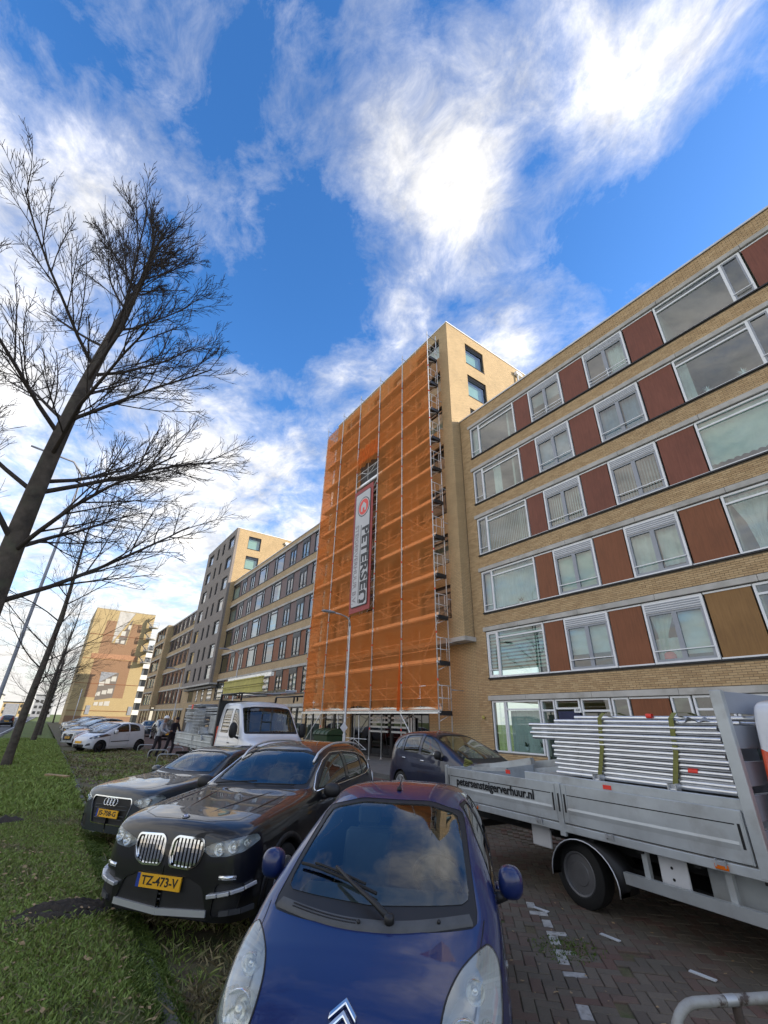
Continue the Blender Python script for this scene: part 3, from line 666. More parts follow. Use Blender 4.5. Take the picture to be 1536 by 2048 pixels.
def blind_mesh(y0, y1, z0, z1, x, mat, kind):
    b = MB()
    if kind == 'vertical':
        y = y0
        while y < y1: b.quad((x, y, z0), (x + .05, y + .07, z0), (x + .05, y + .07, z1), (x, y, z1)); y += 0.10
    elif kind == 'zebra':
        z = z0
        while z < z1: b.box(x, x + .004, y0, y1, z, min(z1, z + .075)); z += 0.14
    elif kind == 'shade': 
        b.box(x, x + .006, y0, y1, z0 + 0.0, z1)
    elif kind == 'scallop':
        n = 14; vs = []
        for i in range(n * 6 + 1): y = y0 + (y1 - y0) * i / (n * 6); vs += [(x, y, z0 + 0.18 + 0.05 * abs(math.sin(math.pi * i / 6))), (x, y, z1)]
        b.add(vs, [(2 * i, 2 * i + 2, 2 * i + 3, 2 * i + 1) for i in range(n * 6)])
    return b.mesh('blind', mat, False, None, False)
WIN_CACHE = {}
def facade_window(root, X_, y0, y1, z0, z1, kind, fm, sash, dress=None, rail=True, flip=False, top=0.30):
    """one window of a facade that faces -X; kind: wide (big pane beside a narrow casement), double (two sashes under a shutter box), single"""
    key = (X_, round(y0, 2), round(y1, 2), round(z1 - z0, 3), kind, fm, sash, flip, rail); off = ROOT[root.name].inverted()
    def mk(build): 
        return build
    if key not in WIN_CACHE:
        h = z1 - z0; fr = MB(); xa, xb = X_ + 0.03, X_ + 0.12; t = 0.065
        ring(fr, y0, y1, 0, h, t, xa, xb); panes = []; subs = []
        if kind == 'wide':
            cw = 0.60; ym = (y1 - cw) if not flip else (y0 + cw)
            fr.box(xa, xb, ym - .04, ym + .04, t, h - t)
            big = (y0 + t, ym - .04) if not flip else (ym + .04, y1 - t); cas = (ym + .04, y1 - t) if not flip else (y0 + t, ym - .04)
            fr.box(xa + .003, xb - .003, big[0], big[1], h - top - .03, h - top + .03)
            panes += [(big[0], big[1], t, h - top - .03), (big[0], big[1], h - top + .03, h - t), (cas[0] + .04, cas[1] - .04, t + .04, h - t - .04)]
            sb = MB(); ring(sb, cas[0], cas[1], t, h - t, .05, xa + .012, xb - .02); subs.append(('casement', sb, sash))
            if rail:
                rl = MB()
                for zz in (0.30,): rl.box(xa - .035, xa - .015, cas[0] - .02, cas[1] + .02, zz, zz + .025)
                subs.append(('railing', rl, fm))
        elif kind == 'double':
            fr.box(xa - .01, xb, y0 + t, y1 - t, h - .36, h - t)     # shutter box with ribs
            rb = MB()
            for k in range(4): rb.box(xa - .022, xa - .008, y0 + t + .01, y1 - t - .01, h - .34 + k * .07, h - .30 + k * .07)
            subs.append(('shutter_rib', rb, sash)); hh = h - .36; ym = (y0 + y1) / 2
            for a, b in ((y0 + t, ym), (ym, y1 - t)):
                sb = MB(); ring(sb, a, b, t, hh, .07, xa + .012, xb - .02); subs.append(('casement', sb, sash)); panes.append((a + .07, b - .07, t + .07, hh - .07))
            if rail:
                rl = MB(); rl.box(xa - .035, xa - .010, y0 + t, y1 - t, .36, .39)
                if rail == 2:
                    rl.box(xa - .035, xa - .010, y0 + t, y1 - t, .20, .23); rl.box(xa - .033, xa - .012, ym - .012, ym + .012, .08, .5)
                subs.append(('railing', rl, fm))
        else:
            fr.box(xa + .003, xb - .003, y0 + t, y1 - t, h - top - .03, h - top + .03)
            panes += [(y0 + t, y1 - t, t, h - top - .03), (y0 + t, y1 - t, h - top + .03, h - t)]
        WIN_CACHE[key] = (fr.mesh('window', fm, False, off), [(n_, b_.mesh(n_, m_, False, off)) for n_, b_, m_ in subs], [pane_mesh(*[q for q in p], X_ + .085, 'glass_house') for p in panes], panes)
        for pm_ in WIN_CACHE[key][2]: pm_.transform(off)
    fme, subs, pms, panes = WIN_CACHE[key]
    w = link_mesh('window', fme, root); w.location = (0, 0, z0)
    for n_, me in subs: link_mesh(n_, me, w)
    for pme, p in zip(pms, panes):
        o = link_mesh('pane', pme, w)
        if pme is pms[0] or True:
            cy = (p[0] + p[1]) / 2; cz = (p[2] + p[3]) / 2; a = random.uniform(-.006, .006); e = random.uniform(-.004, .004)
            c = off @ Vector((X_ + .085, cy, cz)); o.matrix_local = Matrix.Translation(c) @ Matrix.Rotation(a, 4, 'Z') @ Matrix.Rotation(e, 4, 'Y') @ Matrix.Translation(-c)
    if dress:
        for d in dress:
            nm, a, b, lo, hi, mat = d[:6]; ya, yb = y0 + (y1 - y0) * a, y0 + (y1 - y0) * b; za, zb = .07 + (z1 - z0 - .14) * lo, .07 + (z1 - z0 - .14) * hi
            if nm == 'curtain': me = curtain_mesh(ya, yb, za, zb, X_ + .26, mat, gather=(y0 + (y1 - y0) * d[6]) if len(d) > 6 else None)
            else: me = blind_mesh(ya, yb, za, zb, X_ + .20, mat, nm)
            me.transform(off); o = link_mesh('curtain' if nm == 'curtain' else 'blind', me, w)
    return w
def panel(root, X_, y0, y1, z0, z1, mat, fm=None):
    b = MB().box(X_ + .05, X_ + .09, y0, y1, z0 + .05, z1 - .05); o = b.build('panel', mat, root, world=True)
    if fm:
        for za, zb_ in ((z0, z0 + .05), (z1 - .05, z1)): MB().box(X_ + .032, X_ + .12, y0 - .03, y1 + .03, za, zb_).build('panel_trim', fm, o, world=True)
    return o
def solid(mb, x0, x1, y0, y1, z0, z1): mb.box(x0, x1, y0, y1, z0, z1)

# ---------------- the near wing with white windows
wing = thing('apartment_wing', 'tan brick flats with white window rows and red brown panels, right beside the loaded truck', 'apartment block', (15.0, 13.95, 0))
YR, YL = -12.0, 13.95
els = [('w', 13.29, 10.36), ('p', 10.31, 9.50), ('d', 9.45, 7.74), ('p', 7.69, 6.60), ('d', 6.55, 4.80), ('p', 4.74, 3.60), ('f', 3.55, 0.72), ('p', 0.66, -0.35), ('d', -0.40, -2.1), ('p', -2.15, -3.2), ('d', -3.25, -5.0), ('p', -5.05, -6.0), ('w', -6.05, -9.0), ('p', -9.05, -10.0), ('d', -10.05, -11.8)]
dress = {}
CW, CB, CG, CY = 'curtain_white', 'curtain_blue', 'curtain_green', 'curtain_grey'
dress[(0, 0)] = [('zebra', 0, 1, .12, 1, CG)]; dress[(0, 1)] = [('shade', .03, .97, .28, .84, CW)]; dress[(0, 2)] = [('curtain', .55, .95, .15, .82, CG, .85), ('shade', .05, .48, .10, .82, CW), ('curtain', .5, 1, 0, .40, CW)]; dress[(0, 3)] = [('curtain', .1, .9, 0, 1, CW)]
dress[(1, 0)] = [('curtain', 0, .82, .05, 1, CW), ('curtain', .82, 1, 0, 1, CW)]; dress[(1, 1)] = [('shade', .05, .95, .05, .84, CG)]; dress[(1, 2)] = [('curtain', .05, .46, .1, .84, CW), ('curtain', .52, .95, .05, .84, CW)]; dress[(1, 3)] = [('curtain', .60, .97, 0, 1, CW, .80), ('curtain', .25, .60, 0, 1, CW, .35)]
dress[(2, 0)] = [('vertical', 0, 1, 0, 1, CW)]; dress[(2, 1)] = [('vertical', .02, .98, 0, .84, CW)]; dress[(2, 2)] = [('vertical', .02, .98, 0, .84, CY)]; dress[(2, 3)] = [('scallop', 0, 1, 0, 1, CG)]
dress[(3, 0)] = [('curtain', .45, .62, 0, 1, CW), ('curtain', 0, .06, 0, 1, CW)]; dress[(3, 1)] = [('shade', .03, .97, .0, .84, CB)]; dress[(3, 2)] = [('curtain', .02, .45, .0, .84, CB), ('curtain', .55, .98, .0, .84, CB)]; dress[(3, 3)] = [('curtain', .88, 1, 0, 1, CW)]
dress[(4, 0)] = [('curtain', .85, 1, 0, 1, CW)]; dress[(4, 1)] = [('shade', .05, .95, .45, .84, CY)]; dress[(4, 2)] = [('curtain', .05, .45, .1, .84, CW)]
bands = []          # (y0, y1, z0, z1) of brickwork on X = FX
for k in range(5):
    zb = Z0 + PITCH * k; zt = zb + WH; wi = 0
    for (kd, ya, yb) in els:
        y0, y1 = min(ya, yb), max(ya, yb)
        if kd == 'p':
            mat = 'red_panel' if k > 1 else 'brown_panel'
            if k == 0 and y1 < 5: mat = 'tan_panel'
            panel(wing, FX, y0, y1, zb, zt, mat, 'white_frame'); continue
        dr = dress.get((k, wi)); wi += 1
        if kd == 'd': facade_window(wing, FX, y0, y1, zb, zt, 'double', 'white_frame', 'grey_frame', dr, rail=2 if k == 4 else 1)
        else: facade_window(wing, FX, y0, y1, zb, zt, 'wide', 'white_frame', 'grey_frame' if k != 0 else 'white_frame', dr, flip=(kd == 'f'))
    zn = (zb + PITCH - .055) if k < 4 else 17.36
    bands.append((YR, 13.30, zt + .21, zn))
bands.append((YR, 13.30, 2.86, Z0 - .055)); bands.append((13.30, YL, 0.0, 17.36)); bands.append((10.9, 13.30, 0.0, 0.80))
wl = MB()
for (y0, y1, z0, z1) in bands: wl.box(FX + .016, FX + .30, y0, y1, z0, z1)
wl.build('mortar_wall', 'mortar', wing, world=True)
# sills, lintels (in lengths), coping
sl = MB()
for k in range(5): sl.box(FX - .045, FX + .14, YR, 13.32, Z0 + PITCH * k - .055, Z0 + PITCH * k - .002)
sl.build('sill', 'black_sill', wing, world=True)
for k in range(-1, 5):
    zt = (Z0 + PITCH * k + WH) if k >= 0 else 2.65
    y = 13.42; first = True
    while y > YR:
        y2 = max(YR, y - (2.72 if not first else 1.9)); first = False
        MB().box(FX - .04, FX + .25, y2 + .005, y - .005, zt + .03, zt + .21).build('lintel', 'concrete_light', wing, world=True, bevel=.008); y = y2
MB().box(FX - .05, FX + .4, YR, YL + .02, 17.362, 17.44).build('coping', 'zinc', wing, world=True)
# courses of brick; bricks that show largest stay separate
BW_, BH_ = 0.22, 0.064
def bricklist(y0, y1, z0, z1):
    out_ = []; c0 = math.ceil((z0 - 0.002) / BH_)
    for c in range(c0, int(math.floor((z1 + .002) / BH_))):
        off = (c % 2) * BW_ / 2; i0 = math.floor((y0 - off) / BW_)
        for i in range(int(i0), int((y1 - off) / BW_) + 1):
            a = max(y0, off + i * BW_ + .005); b = min(y1, off + (i + 1) * BW_ - .005)
            if b - a > .03: out_.append((a, b, c * BH_ + .005, (c + 1) * BH_ - .005))
    return out_
allb = []
for (y0, y1, z0, z1) in bands: allb += bricklist(max(y0, -1.2), y1, z0, z1)
allb = [q for q in allb if not (q[1] < 3.0 and q[3] < 6.0)]
camp = Vector((0, 0, CAM_H))
allb.sort(key=lambda q: (Vector((FX, q[0], q[2])) - camp).length + (0 if (q[2] > 2.8 and q[0] > 3.4 + max(0, (3.5 - q[2])) ) else 30))
rest = MB()
mesh_by_len = {}
for i, (a, b, c, d) in enumerate(allb):
    pr = random.uniform(-.0025, .0025)
    if i < 300:
        L_ = round(b - a, 3)
        if L_ not in mesh_by_len:
            t = MB().box(0, .03, -L_ / 2, L_ / 2, -(d - c) / 2, (d - c) / 2); mesh_by_len[L_] = t.mesh('brick', 'brick')
        o = link_mesh('brick', mesh_by_len[L_], wing); o.location = (FX + pr - 15.0, (a + b) / 2 - 13.95, (c + d) / 2)
    else:
        x = FX + pr
        rest.add([(x, a, c), (x, b, c), (x, b, d), (x, a, d), (x + .03, a, c), (x + .03, b, c), (x + .03, b, d), (x + .03, a, d)], [(0, 3, 2, 1), (0, 1, 5, 4), (1, 2, 6, 5), (2, 3, 7, 6), (3, 0, 4, 7)])
stuff(rest.build('brickwork', 'brick', wing, world=True, fixn=False))
# rooms behind: floors, back wall, roof
rm = MB()
for k in range(0, 6): rm.box(FX + .31, FX + 9, YR, YL - .02, 2.70 + PITCH * k, 2.95 + PITCH * k)
for y in np.arange(YR + .6, YL, 3.72): rm.box(FX + .31, FX + 4.5, y, y + .1, 0.1, 16.6)
rm.build('floor_slab', 'pastel', wing, world=True)
MB().box(FX + 4.5, FX + 9, YR, YL - .02, 0, 17.3).build('inner_wall', 'interior', wing, world=True)
MB().box(FX + .302, FX + 9.5, YR + .01, YL - .015, 17.0, 17.34).build('roof', 'tarmac', wing, world=True)
# things standing in the windows
def vase(loc, label, petals='white_frame'):
    t = thing('potted_plant', label, 'plant', loc)
    MB().lathe([(0, .05), (.12, .07), (.14, .06)], (0, 0, 0), (0, 0, 1), 12).build('pot', 'white_frame', t, True)
    l = MB()
    for i in range(26):
        a = random.uniform(0, 6.28); e = random.uniform(.1, 1.2); r = random.uniform(.12, .30); p = Vector((0, 0, .13)); q = p + Vector((math.cos(a) * math.cos(e) * r * .6, math.sin(a) * math.cos(e) * r, math.sin(e) * r))
        w = (q - p).cross(Vector((0, 0, 1))).normalized() * .022; l.quad(p, p + (q - p) * .5 + w, q, p + (q - p) * .5 - w)
    l.build('leaves', petals, t)
def leafmat(): pm('leaf', (0.03, 0.07, 0.02), 0.6, var=0.3, vs=10)
leafmat()
vase((FX + .24, 1.9, Z0 + PITCH * 3 + .07), 'white orchid in a pot behind the wide fourth-row window under the roof row'); 
vase((FX + .24, 2.9, Z0 + PITCH * 3 + .07), 'white flower pot at the left end of the wide fourth-row window sill')
vase((FX + .24, 11.4, Z0 + PITCH + .07), 'houseplant on the sill of the curtained second-row window beside the tower', 'leaf')
vase((FX + .24, 11.9, 0.92), 'houseplant on the ground floor sill left of the stacked tubes', 'leaf'); vase((FX + .24, 11.2, 0.92), 'taller houseplant on the ground floor sill just left of the stacked tubes', 'leaf')
bg_ = MB().ellipsoid((0, 0, .14), .12, .17, .16, 14, 8, .8); o = bg_.build('red_bag', 'red_tape', None, True); o.location = (FX + .22, 6.15, Z0 + .07); tag(o, 'red checked bag standing on a first floor window sill behind the glass', 'bag')

# ground floor strip: shopfront-like frames and doors
gz0, gz1 = 0.82, 2.66
def gwin(y1, y0, z0, z1, topl=None, dark=False):
    fr = MB(); ring(fr, y0, y1, z0, z1, .055, FX + .03, FX + .12); o = fr.build('window', 'white_frame', wing, world=True)
    zs = [(z0 + .055, z1 - .055)]
    if topl: t = MB().box(FX + .033, FX + .115, y0 + .055, y1 - .055, topl - .03, topl + .03); t.build('transom', 'white_frame', o, world=True); zs = [(z0 + .055, topl - .03), (topl + .03, z1 - .055)]
    for a, b in zs:
        pb = MB().quad((FX + .08, y0 + .055, a), (FX + .08, y1 - .055, a), (FX + .08, y1 - .055, b), (FX + .08, y0 + .055, b)); pb.build('pane', 'glass_house', o, world=True, fixn=False)
    return o
gwin(13.28, 12.62, gz0, gz1, None)
o = gwin(12.60, 10.98, gz0, gz1, 2.34); me = curtain_mesh(11.05, 12.5, gz0 + .05, 2.3, FX + .24, 'curtain_white'); me.transform(rootmat(wing).inverted()); link_mesh('curtain', me, o)
gwin(10.92, 10.34, 0.15, gz1, 2.30)
d = MB().box(FX + .05, FX + .10, 9.38, 10.24, .14, 2.27).build('door', 'blue_door', wing, world=True); MB().lathe([(0, .015), (.06, .015)], (FX + .04, 9.5, 1.1), (-1, 0, 0), 8).build('handle', 'chrome', d, world=True)
add_text('house_number', '408', .11, rootmat(wing).inverted() @ frame((FX - .006, 9.42, 2.30), (0, -1, 0), (0, 0, 1)), 'print_black', d)
MB().box(FX - .004, FX + .04, 9.30, 9.56, 2.22, 2.38).build('number_plate', 'white_frame', d, world=True)
gwin(10.30, 9.34, 2.33, gz1)
gwin(9.28, 8.24, gz0, gz1, 2.28); gwin(8.18, 7.62, gz0, gz1); panel(wing, FX, 6.44, 7.56, gz0, gz1, 'brown_panel', 'white_frame'); gwin(6.38, 5.84, gz0, gz1); gwin(5.78, 4.84, gz0, gz1, 2.30); gwin(4.8, 3.9, gz0, gz1, 2.3); panel(wing, FX, 2.6, 3.8, gz0, gz1, 'brown_panel', 'white_frame'); gwin(2.5, -.5, gz0, gz1, 2.3)
MB().box(FX + .02, FX + .3, YR, 10.33, 0, .14).build('plinth', 'concrete', wing, world=True); MB().box(FX + .016, FX + .3, YR, 9.33, .141, gz0).build('parapet', 'brick_wall', wing, world=True)
MB().box(FX + .12, FX + .3, YR, 13.3, gz1, 2.862).build('beam', 'concrete', wing, world=True)
o = MB().lathe([(0, .05), (.06, .06), (.12, .03)], (14.94, 13.7, 2.0), (-.6, 0, 1), 12).build('alarm_bell', 'yellow_beam', None, True); tag(o, 'small yellow bell fixed low on the tan brick pier', 'alarm bell')  # yellow alarm bell on the pier

# ---------------- towers
def tower(X0, Y0, Y1, zt, zlow, label, base, winrows, side_rows, fmat, hidden=False, depth=11.0):
    t = thing('apartment_tower', label, 'apartment tower', (X0, Y0, 0))
    cols = [(Y0 + .75, Y0 + 3.0, 's'), (Y0 + 4.75, Y0 + 5.65, 'n'), (Y0 + 7.3, Y0 + 8.2, 'n'), (Y0 + 10.0, Y0 + 12.2, 's')]
    zs = sorted(winrows); H_ = 1.62
    # wall as strips round the openings
    w = MB(); ys = [Y0] + [v_ for c in cols for v_ in c[:2]] + [Y1]
    prev = zlow
    for z in zs:
        w.box(X0, X0 + .3, Y0, Y1, prev, z)
        for i in range(0, len(ys), 2): w.box(X0, X0 + .3, ys[i], ys[i + 1], z, z + H_)
        prev = z + H_
    w.box(X0, X0 + .3, Y0, Y1, prev, zt)
    w.build('front_wall', fmat, t, world=True)
    # side wall towards the camera, with its windows
    sw = MB(); sx = (X0 + 1.62, X0 + 3.32); prev = zlow; xb = X0 + depth
    for z in sorted(side_rows):
        sw.box(X0 + .3, xb, Y0, Y0 + .3, prev, z); sw.box(X0 + .3, sx[0], Y0, Y0 + .3, z, z + 1.72); sw.box(sx[1], xb, Y0, Y0 + .3, z, z + 1.72); prev = z + 1.72
    sw.box(X0 + .3, xb, Y0, Y0 + .3, prev, zt); sw.build('side_wall', 'brick_wall', t, world=True)
    w = MB(); w.box(X0 + .3, xb, Y1 - .3, Y1, zlow, zt); w.box(xb - .3, xb, Y0 + .3, Y1 - .3, zlow, zt); w.build('rear_wall', 'brick_wall_far', t, world=True)
    MB().box(X0 + .31, xb - .31, Y0 + .31, Y1 - .31, zt - .4, zt - .1).build('roof', 'tarmac', t, world=True)
    c = MB(); c.box(X0 - .04, X0 + .34, Y0 - .04, Y1 + .04, zt + .002, zt + .08); c.box(X0 + .34, xb + .04, Y0 - .04, Y0 + .34, zt + .002, zt + .08); c.box(X0 + .34, xb, Y1 - .3, Y1 + .04, zt + .002, zt + .08); c.build('coping', 'white_frame', t, world=True)
    i_ = MB(); i_.box(X0 + 4.5, X0 + 4.7, Y0 + .31, Y1 - .31, zlow, zt - .5)
    for z in zs: i_.box(X0 + .31, X0 + 4.49, Y0 + .31, Y1 - .31, z - .9, z - .7)
    i_.build('inner_wall', 'interior', t, world=True)
    ld = MB(); ld.box(X0 - .10, X0 + .6, Y0 - .12, Y1 + .1, zlow - .19, zlow - .002); ld.box(X0 + .6, FX + .0, Y0 - .12, Y0 + .3, zlow - .189, zlow - .003); ld.build('ledge', 'concrete_light', t, world=True, bevel=.01)
    inv = ROOT[t.name].inverted()
    for z in zs:
        for (a, b, k) in cols:
            fr = MB(); ring(fr, a, b, z, z + H_, .09, X0 + .10, X0 + .2)
            if k == 's': fr.box(X0 + .102, X0 + .198, a + .09, b - .09, z + H_ - .36, z + H_ - .30)
            o = fr.build('window', 'dark_frame', t, world=True)
            MB().quad((X0 + .15, a + .09, z + .09), (X0 + .15, b - .09, z + .09), (X0 + .15, b - .09, z + H_ - .09), (X0 + .15, a + .09, z + H_ - .09)).build('pane', 'glass_house', o, world=True, fixn=False)
            if random.random() < .6:
                me = curtain_mesh(a + .1, a + (b - a) * random.uniform(.4, .95), z + .1, z + H_ - .1, X0 + .36, random.choice(['curtain_white', 'curtain_grey', 'curtain_blue'])); me.transform(inv); link_mesh('curtain', me, o)
    for z in side_rows:
        fr = MB(); a, b = sx; h = 1.72; y0, y1 = Y0 + .08, Y0 + .18
        fr.box(a, b, y0, y1, z, z + .06); fr.box(a, b, y0, y1, z + h - .10, z + h); fr.box(a, a + .06, y0, y1, z + .06, z + h - .10); fr.box(b - .10, b, y0, y1, z + .06, z + h - .10)
        fr.box(a + .06, b - .1, y0 + .002, y1 - .002, z + h - .20, z + h - .16); fr.box(a + .06, b - .1, y0 + .002, y1 - .002, z + h - .34, z + h - .30)
        o = fr.build('window', 'dark_frame', t, world=True)
        MB().quad((a + .06, Y0 + .14, z + .06), (b - .1, Y0 + .14, z + .06), (b - .1, Y0 + .14, z + h - .1), (a + .06, Y0 + .14, z + h - .1)).build('pane', 'glass_house', o, world=True, fixn=False)
        MB().box(a + .1, b - .1, Y0 + .34, Y0 + .36, z + .0, z + h - .34).build('blind', 'curtain_green', o, world=True)
        MB().box(a - .02, b + .02, Y0 - .02, Y0 + .079, z - .05, z - .002).build('sill', 'dark_frame', o, world=True)
    dk = MB(); dk.tube([(X0 + 6.8, Y0 - .14, zt - 8), (X0 + 6.8, Y0 - .14, zt - .75)], .07, 8); dk.box(X0 + 6.62, X0 + 7.25, Y0 - .24, Y0 - .02, zt - .74, zt - .45)
    dk.build('flue', 'white_frame', t, world=True)
    return t
T1z, T1Y0, T1Y1 = 25.17, 14.0, 27.75
tower(14.4, T1Y0, T1Y1, T1z, 5.32, 'tall tan brick tower with its street front hidden behind the orange netted scaffold', None, [22.75 - PITCH * j for j in range(6)] + [6.25], [22.68, 19.98, 17.3], 'brick_wall')
# foot of the first tower: entrance
en = thing('entrance_block', 'dark glazed entrance with white letter slots under the scaffold', 'entrance', (15.0, 14.0, 0))
w = MB(); w.box(FX, FX + .3, 13.96, 17.2, 0, 5.12); w.box(FX, FX + .3, 17.2, 24.4, 2.9, 5.12); w.box(FX, FX + .3, 24.4, 25.2, 0, 5.12); w.box(FX, FX + .3, 25.2, 27.74, 2.9, 5.12); w.build('wall', 'brick_wall', en, world=True)
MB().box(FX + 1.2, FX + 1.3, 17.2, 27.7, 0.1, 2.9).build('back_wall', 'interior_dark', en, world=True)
for (a, b) in ((17.25, 18.75), (18.8, 20.3), (20.35, 22.3), (22.4, 24.3), (25.3, 26.4), (26.45, 27.6)):
    fr = MB(); ring(fr, a, b, .14, 2.88, .08, FX + .06, FX + .14); fr.box(FX + .062, FX + .138, a + .08, b - .08, 2.25, 2.32); o = fr.build('door', 'dark_door', en, world=True)
    MB().quad((FX + .1, a + .08, .22), (FX + .1, b - .08, .22), (FX + .1, b - .08, 2.8), (FX + .1, a + .08, 2.8)).build('pane', 'glass_dark', o, world=True, fixn=False)
for (a, b) in ((18.95, 20.2), (20.5, 22.2)):
    for z in (1.28, 1.50, 1.72, 1.94): MB().box(FX - .03, FX + .05, a, b, z, z + .09).build('letter_slot', 'zinc', en, world=True)
for (a, b) in ((18.3, 18.42), (18.5, 18.62), (18.70, 18.80)): MB().box(FX - .02, FX + .05, a, b, 1.1, 2.0).build('bell_panel', 'zinc', en, world=True)
s_ = MB().box(14.93, 14.97, 16.3, 16.65, 2.28, 2.62).build('warning_sign', 'white_paint', None); tag(s_, 'small white and red warning sign on brick behind the right end of scaffold', 'sign')
b = MB(); b.box(14.922, 14.929, 16.36, 16.42, 2.34, 2.56); b.box(14.922, 14.929, 16.42, 16.56, 2.34, 2.38); b.box(14.922, 14.929, 16.52, 16.58, 2.38, 2.52); b.build('symbol', 'red_tape', s_)

# ---------------- the middle wing with dark frames
def dark_wing(label, Y0, Y1, ztop, els_, base, rows, loc, gnd=True, X_=FX):
    t = thing('apartment_wing', label, 'apartment block', (X_, Y0, 0)); inv = ROOT[t.name].inverted()
    w = MB(); ya = min(e[2] for e in els_); yb = max(e[1] for e in els_); prev = 2.86
    for k in range(rows):
        zb = Z0 + PITCH * k; w.box(X_, X_ + .3, Y0, Y1, prev, zb - .05); w.box(X_, X_ + .3, Y0, ya, zb - .05, zb + WH + .2); w.box(X_, X_ + .3, yb, Y1, zb - .05, zb + WH + .2); prev = zb + WH + .2
    w.box(X_, X_ + .3, Y0, Y1, prev, ztop); w.build('wall', base, t, world=True)
    l = MB(); s = MB()
    for k in range(rows): l.box(X_ - .04, X_ + .2, ya - .05, yb + .1, Z0 + PITCH * k + WH + .02, Z0 + PITCH * k + WH + .198); s.box(X_ - .03, X_ + .14, ya, yb, Z0 + PITCH * k - .049, Z0 + PITCH * k - .002)
    l.box(X_ - .04, X_ + .2, Y0, Y1, 2.66, 2.858)
    l.build('lintel', 'concrete_light', t, world=True); s.build('sill', 'black_sill', t, world=True)
    for k in range(rows):
        zb = Z0 + PITCH * k; zt = zb + WH
        for e in els_:
            kd, y1, y0 = e[:3]
            if kd == 'p':
                MB().box(X_ + .06, X_ + .10, y0, y1, zb, zt).build('panel', 'purple_panel' if k > 1 else 'brown_panel', t, world=True)
            else:
                mt_ = random.choice([None, 'curtain_white', 'curtain_grey', 'curtain_white'])
                dr = [('curtain', random.choice([0, .5, .02]), random.choice([.98, .45, .9]) , 0, .84, mt_)] if mt_ else None
                if dr and dr[0][1] >= dr[0][2]: dr = None
                facade_window(t, X_, y0, y1, zb, zt, {'d': 'double', 'w': 'wide', 'f': 'wide', 'n': 'single'}[kd], 'dark_frame', 'dark_frame', dr, rail=(kd == 'd'), flip=(kd == 'f'))
    i_ = MB(); i_.box(X_ + 3.5, X_ + 9, Y0, Y1, 0, ztop - .1)
    for k in range(rows + 1): i_.box(X_ + .31, X_ + 3.49, Y0, Y1, 2.70 + PITCH * k, 2.95 + PITCH * k)
    i_.build('inner_wall', 'interior', t, world=True)
    c = MB(); c.box(X_ - .05, X_ + .35, Y0, Y1, ztop + .002, ztop + .07); c.build('coping', 'zinc', t, world=True); MB().box(X_ + .35, X_ + 9.5, Y0, Y1, ztop - .3, ztop - .05).build('roof', 'tarmac', t, world=True)
    # ground floor: dark frames between brick piers
    y = Y0 + .4
    while y < Y1 - 2.5:
        o = MB(); ring(o, y, y + 2.2, .6, 2.64, .08, X_ + .03, X_ + .12); o.box(X_ + .032, X_ + .118, y + 1.06, y + 1.14, .68, 2.56); o = o.build('window', 'dark_frame', t, world=True)
        MB().quad((X_ + .08, y + .08, .68), (X_ + .08, y + 2.12, .68), (X_ + .08, y + 2.12, 2.56), (X_ + .08, y + .08, 2.56)).build('pane', 'glass_house', o, world=True, fixn=False)
        MB().box(X_, X_ + .25, y - .4, y - .002, 0, 2.655).build('pier', base, t, world=True); MB().box(X_ + .02, X_ + .25, y, y + 2.2, 0, .595).build('parapet', base, t, world=True); y += 2.6
    MB().box(X_, X_ + .25, y - .4, Y1, 0, 2.655).build('pier', base, t, world=True)
    return t
mels = [('w', 53.64, 50.75), ('p', 50.7, 50.0), ('d', 49.95, 48.55), ('p', 48.5, 47.35), ('d', 47.3, 45.9), ('p', 45.85, 44.7), ('f', 44.65, 42.2), ('p', 42.1, 40.5), ('w', 40.4, 38.05), ('p', 38.0, 36.75), ('d', 36.7, 35.3), ('p', 35.25, 34.1), ('d', 34.05, 32.6), ('p', 32.55, 31.7), ('f', 31.65, 28.9)]
dark_wing('tan brick flats with dark window frames between the orange scaffold and the second tower', 27.8, 54.2, 17.05, mels, 'brick_wall_far', 5, None)
tower(14.2, 53.3, 66.8, 24.2, 5.35, 'tall grey fronted tower with a sunlit ochre side wall behind the dark framed flats', None, [21.85 - PITCH * j for j in range(6)] + [5.6 + .15], [21.72, 19.0, 16.4], 'brick_grey')
lo = thing('tower_base', 'recessed ground storey under the second tower with dark windows', 'entrance', (15, 53.3, 0))
w = MB(); w.box(FX, FX + .3, 54.21, 66.8, 2.8, 5.15); w.box(FX, FX + .3, 54.21, 55.0, 0, 2.8); w.box(FX, FX + .3, 59.5, 60.5, 0, 2.8); w.box(FX, FX + .3, 65.5, 66.8, 0, 2.8); w.build('wall', 'brick_wall_far', lo, world=True)
for (a, b) in ((55.0, 59.5), (60.5, 65.5)): MB().box(FX + .1, FX + .2, a, b, .1, 2.8).build('door', 'dark_door', lo, world=True)
for (a, b) in ((54.6, 56.6), (58.0, 58.9), (60.6, 61.5), (63.0, 65.3)):
    o = MB(); ring(o, a, b, 3.5, 5.05, .09, FX - .03, FX + .05); o = o.build('window', 'dark_frame', lo, world=True); MB().quad((FX - .01, a + .09, 3.59), (FX - .01, b - .09, 3.59), (FX - .01, b - .09, 4.96), (FX - .01, a + .09, 4.96)).build('pane', 'glass_dark', o, world=True, fixn=False)
fe = []
y = 86.9
for i in range(7):
    fe += [('n', y, y - 1.2), ('p', y - 1.25, y - 1.85), ('n', y - 1.9, y - 2.6), ('p', y - 2.65, y - 2.9)] if i < 6 else []
    y -= 2.95
dark_wing('farther tan flats with narrow dark windows between the second tower and the last low block', 66.85, 87.6, 16.45, fe, 'brick_wall_far', 5, None)
en_ = []
y = 96.2
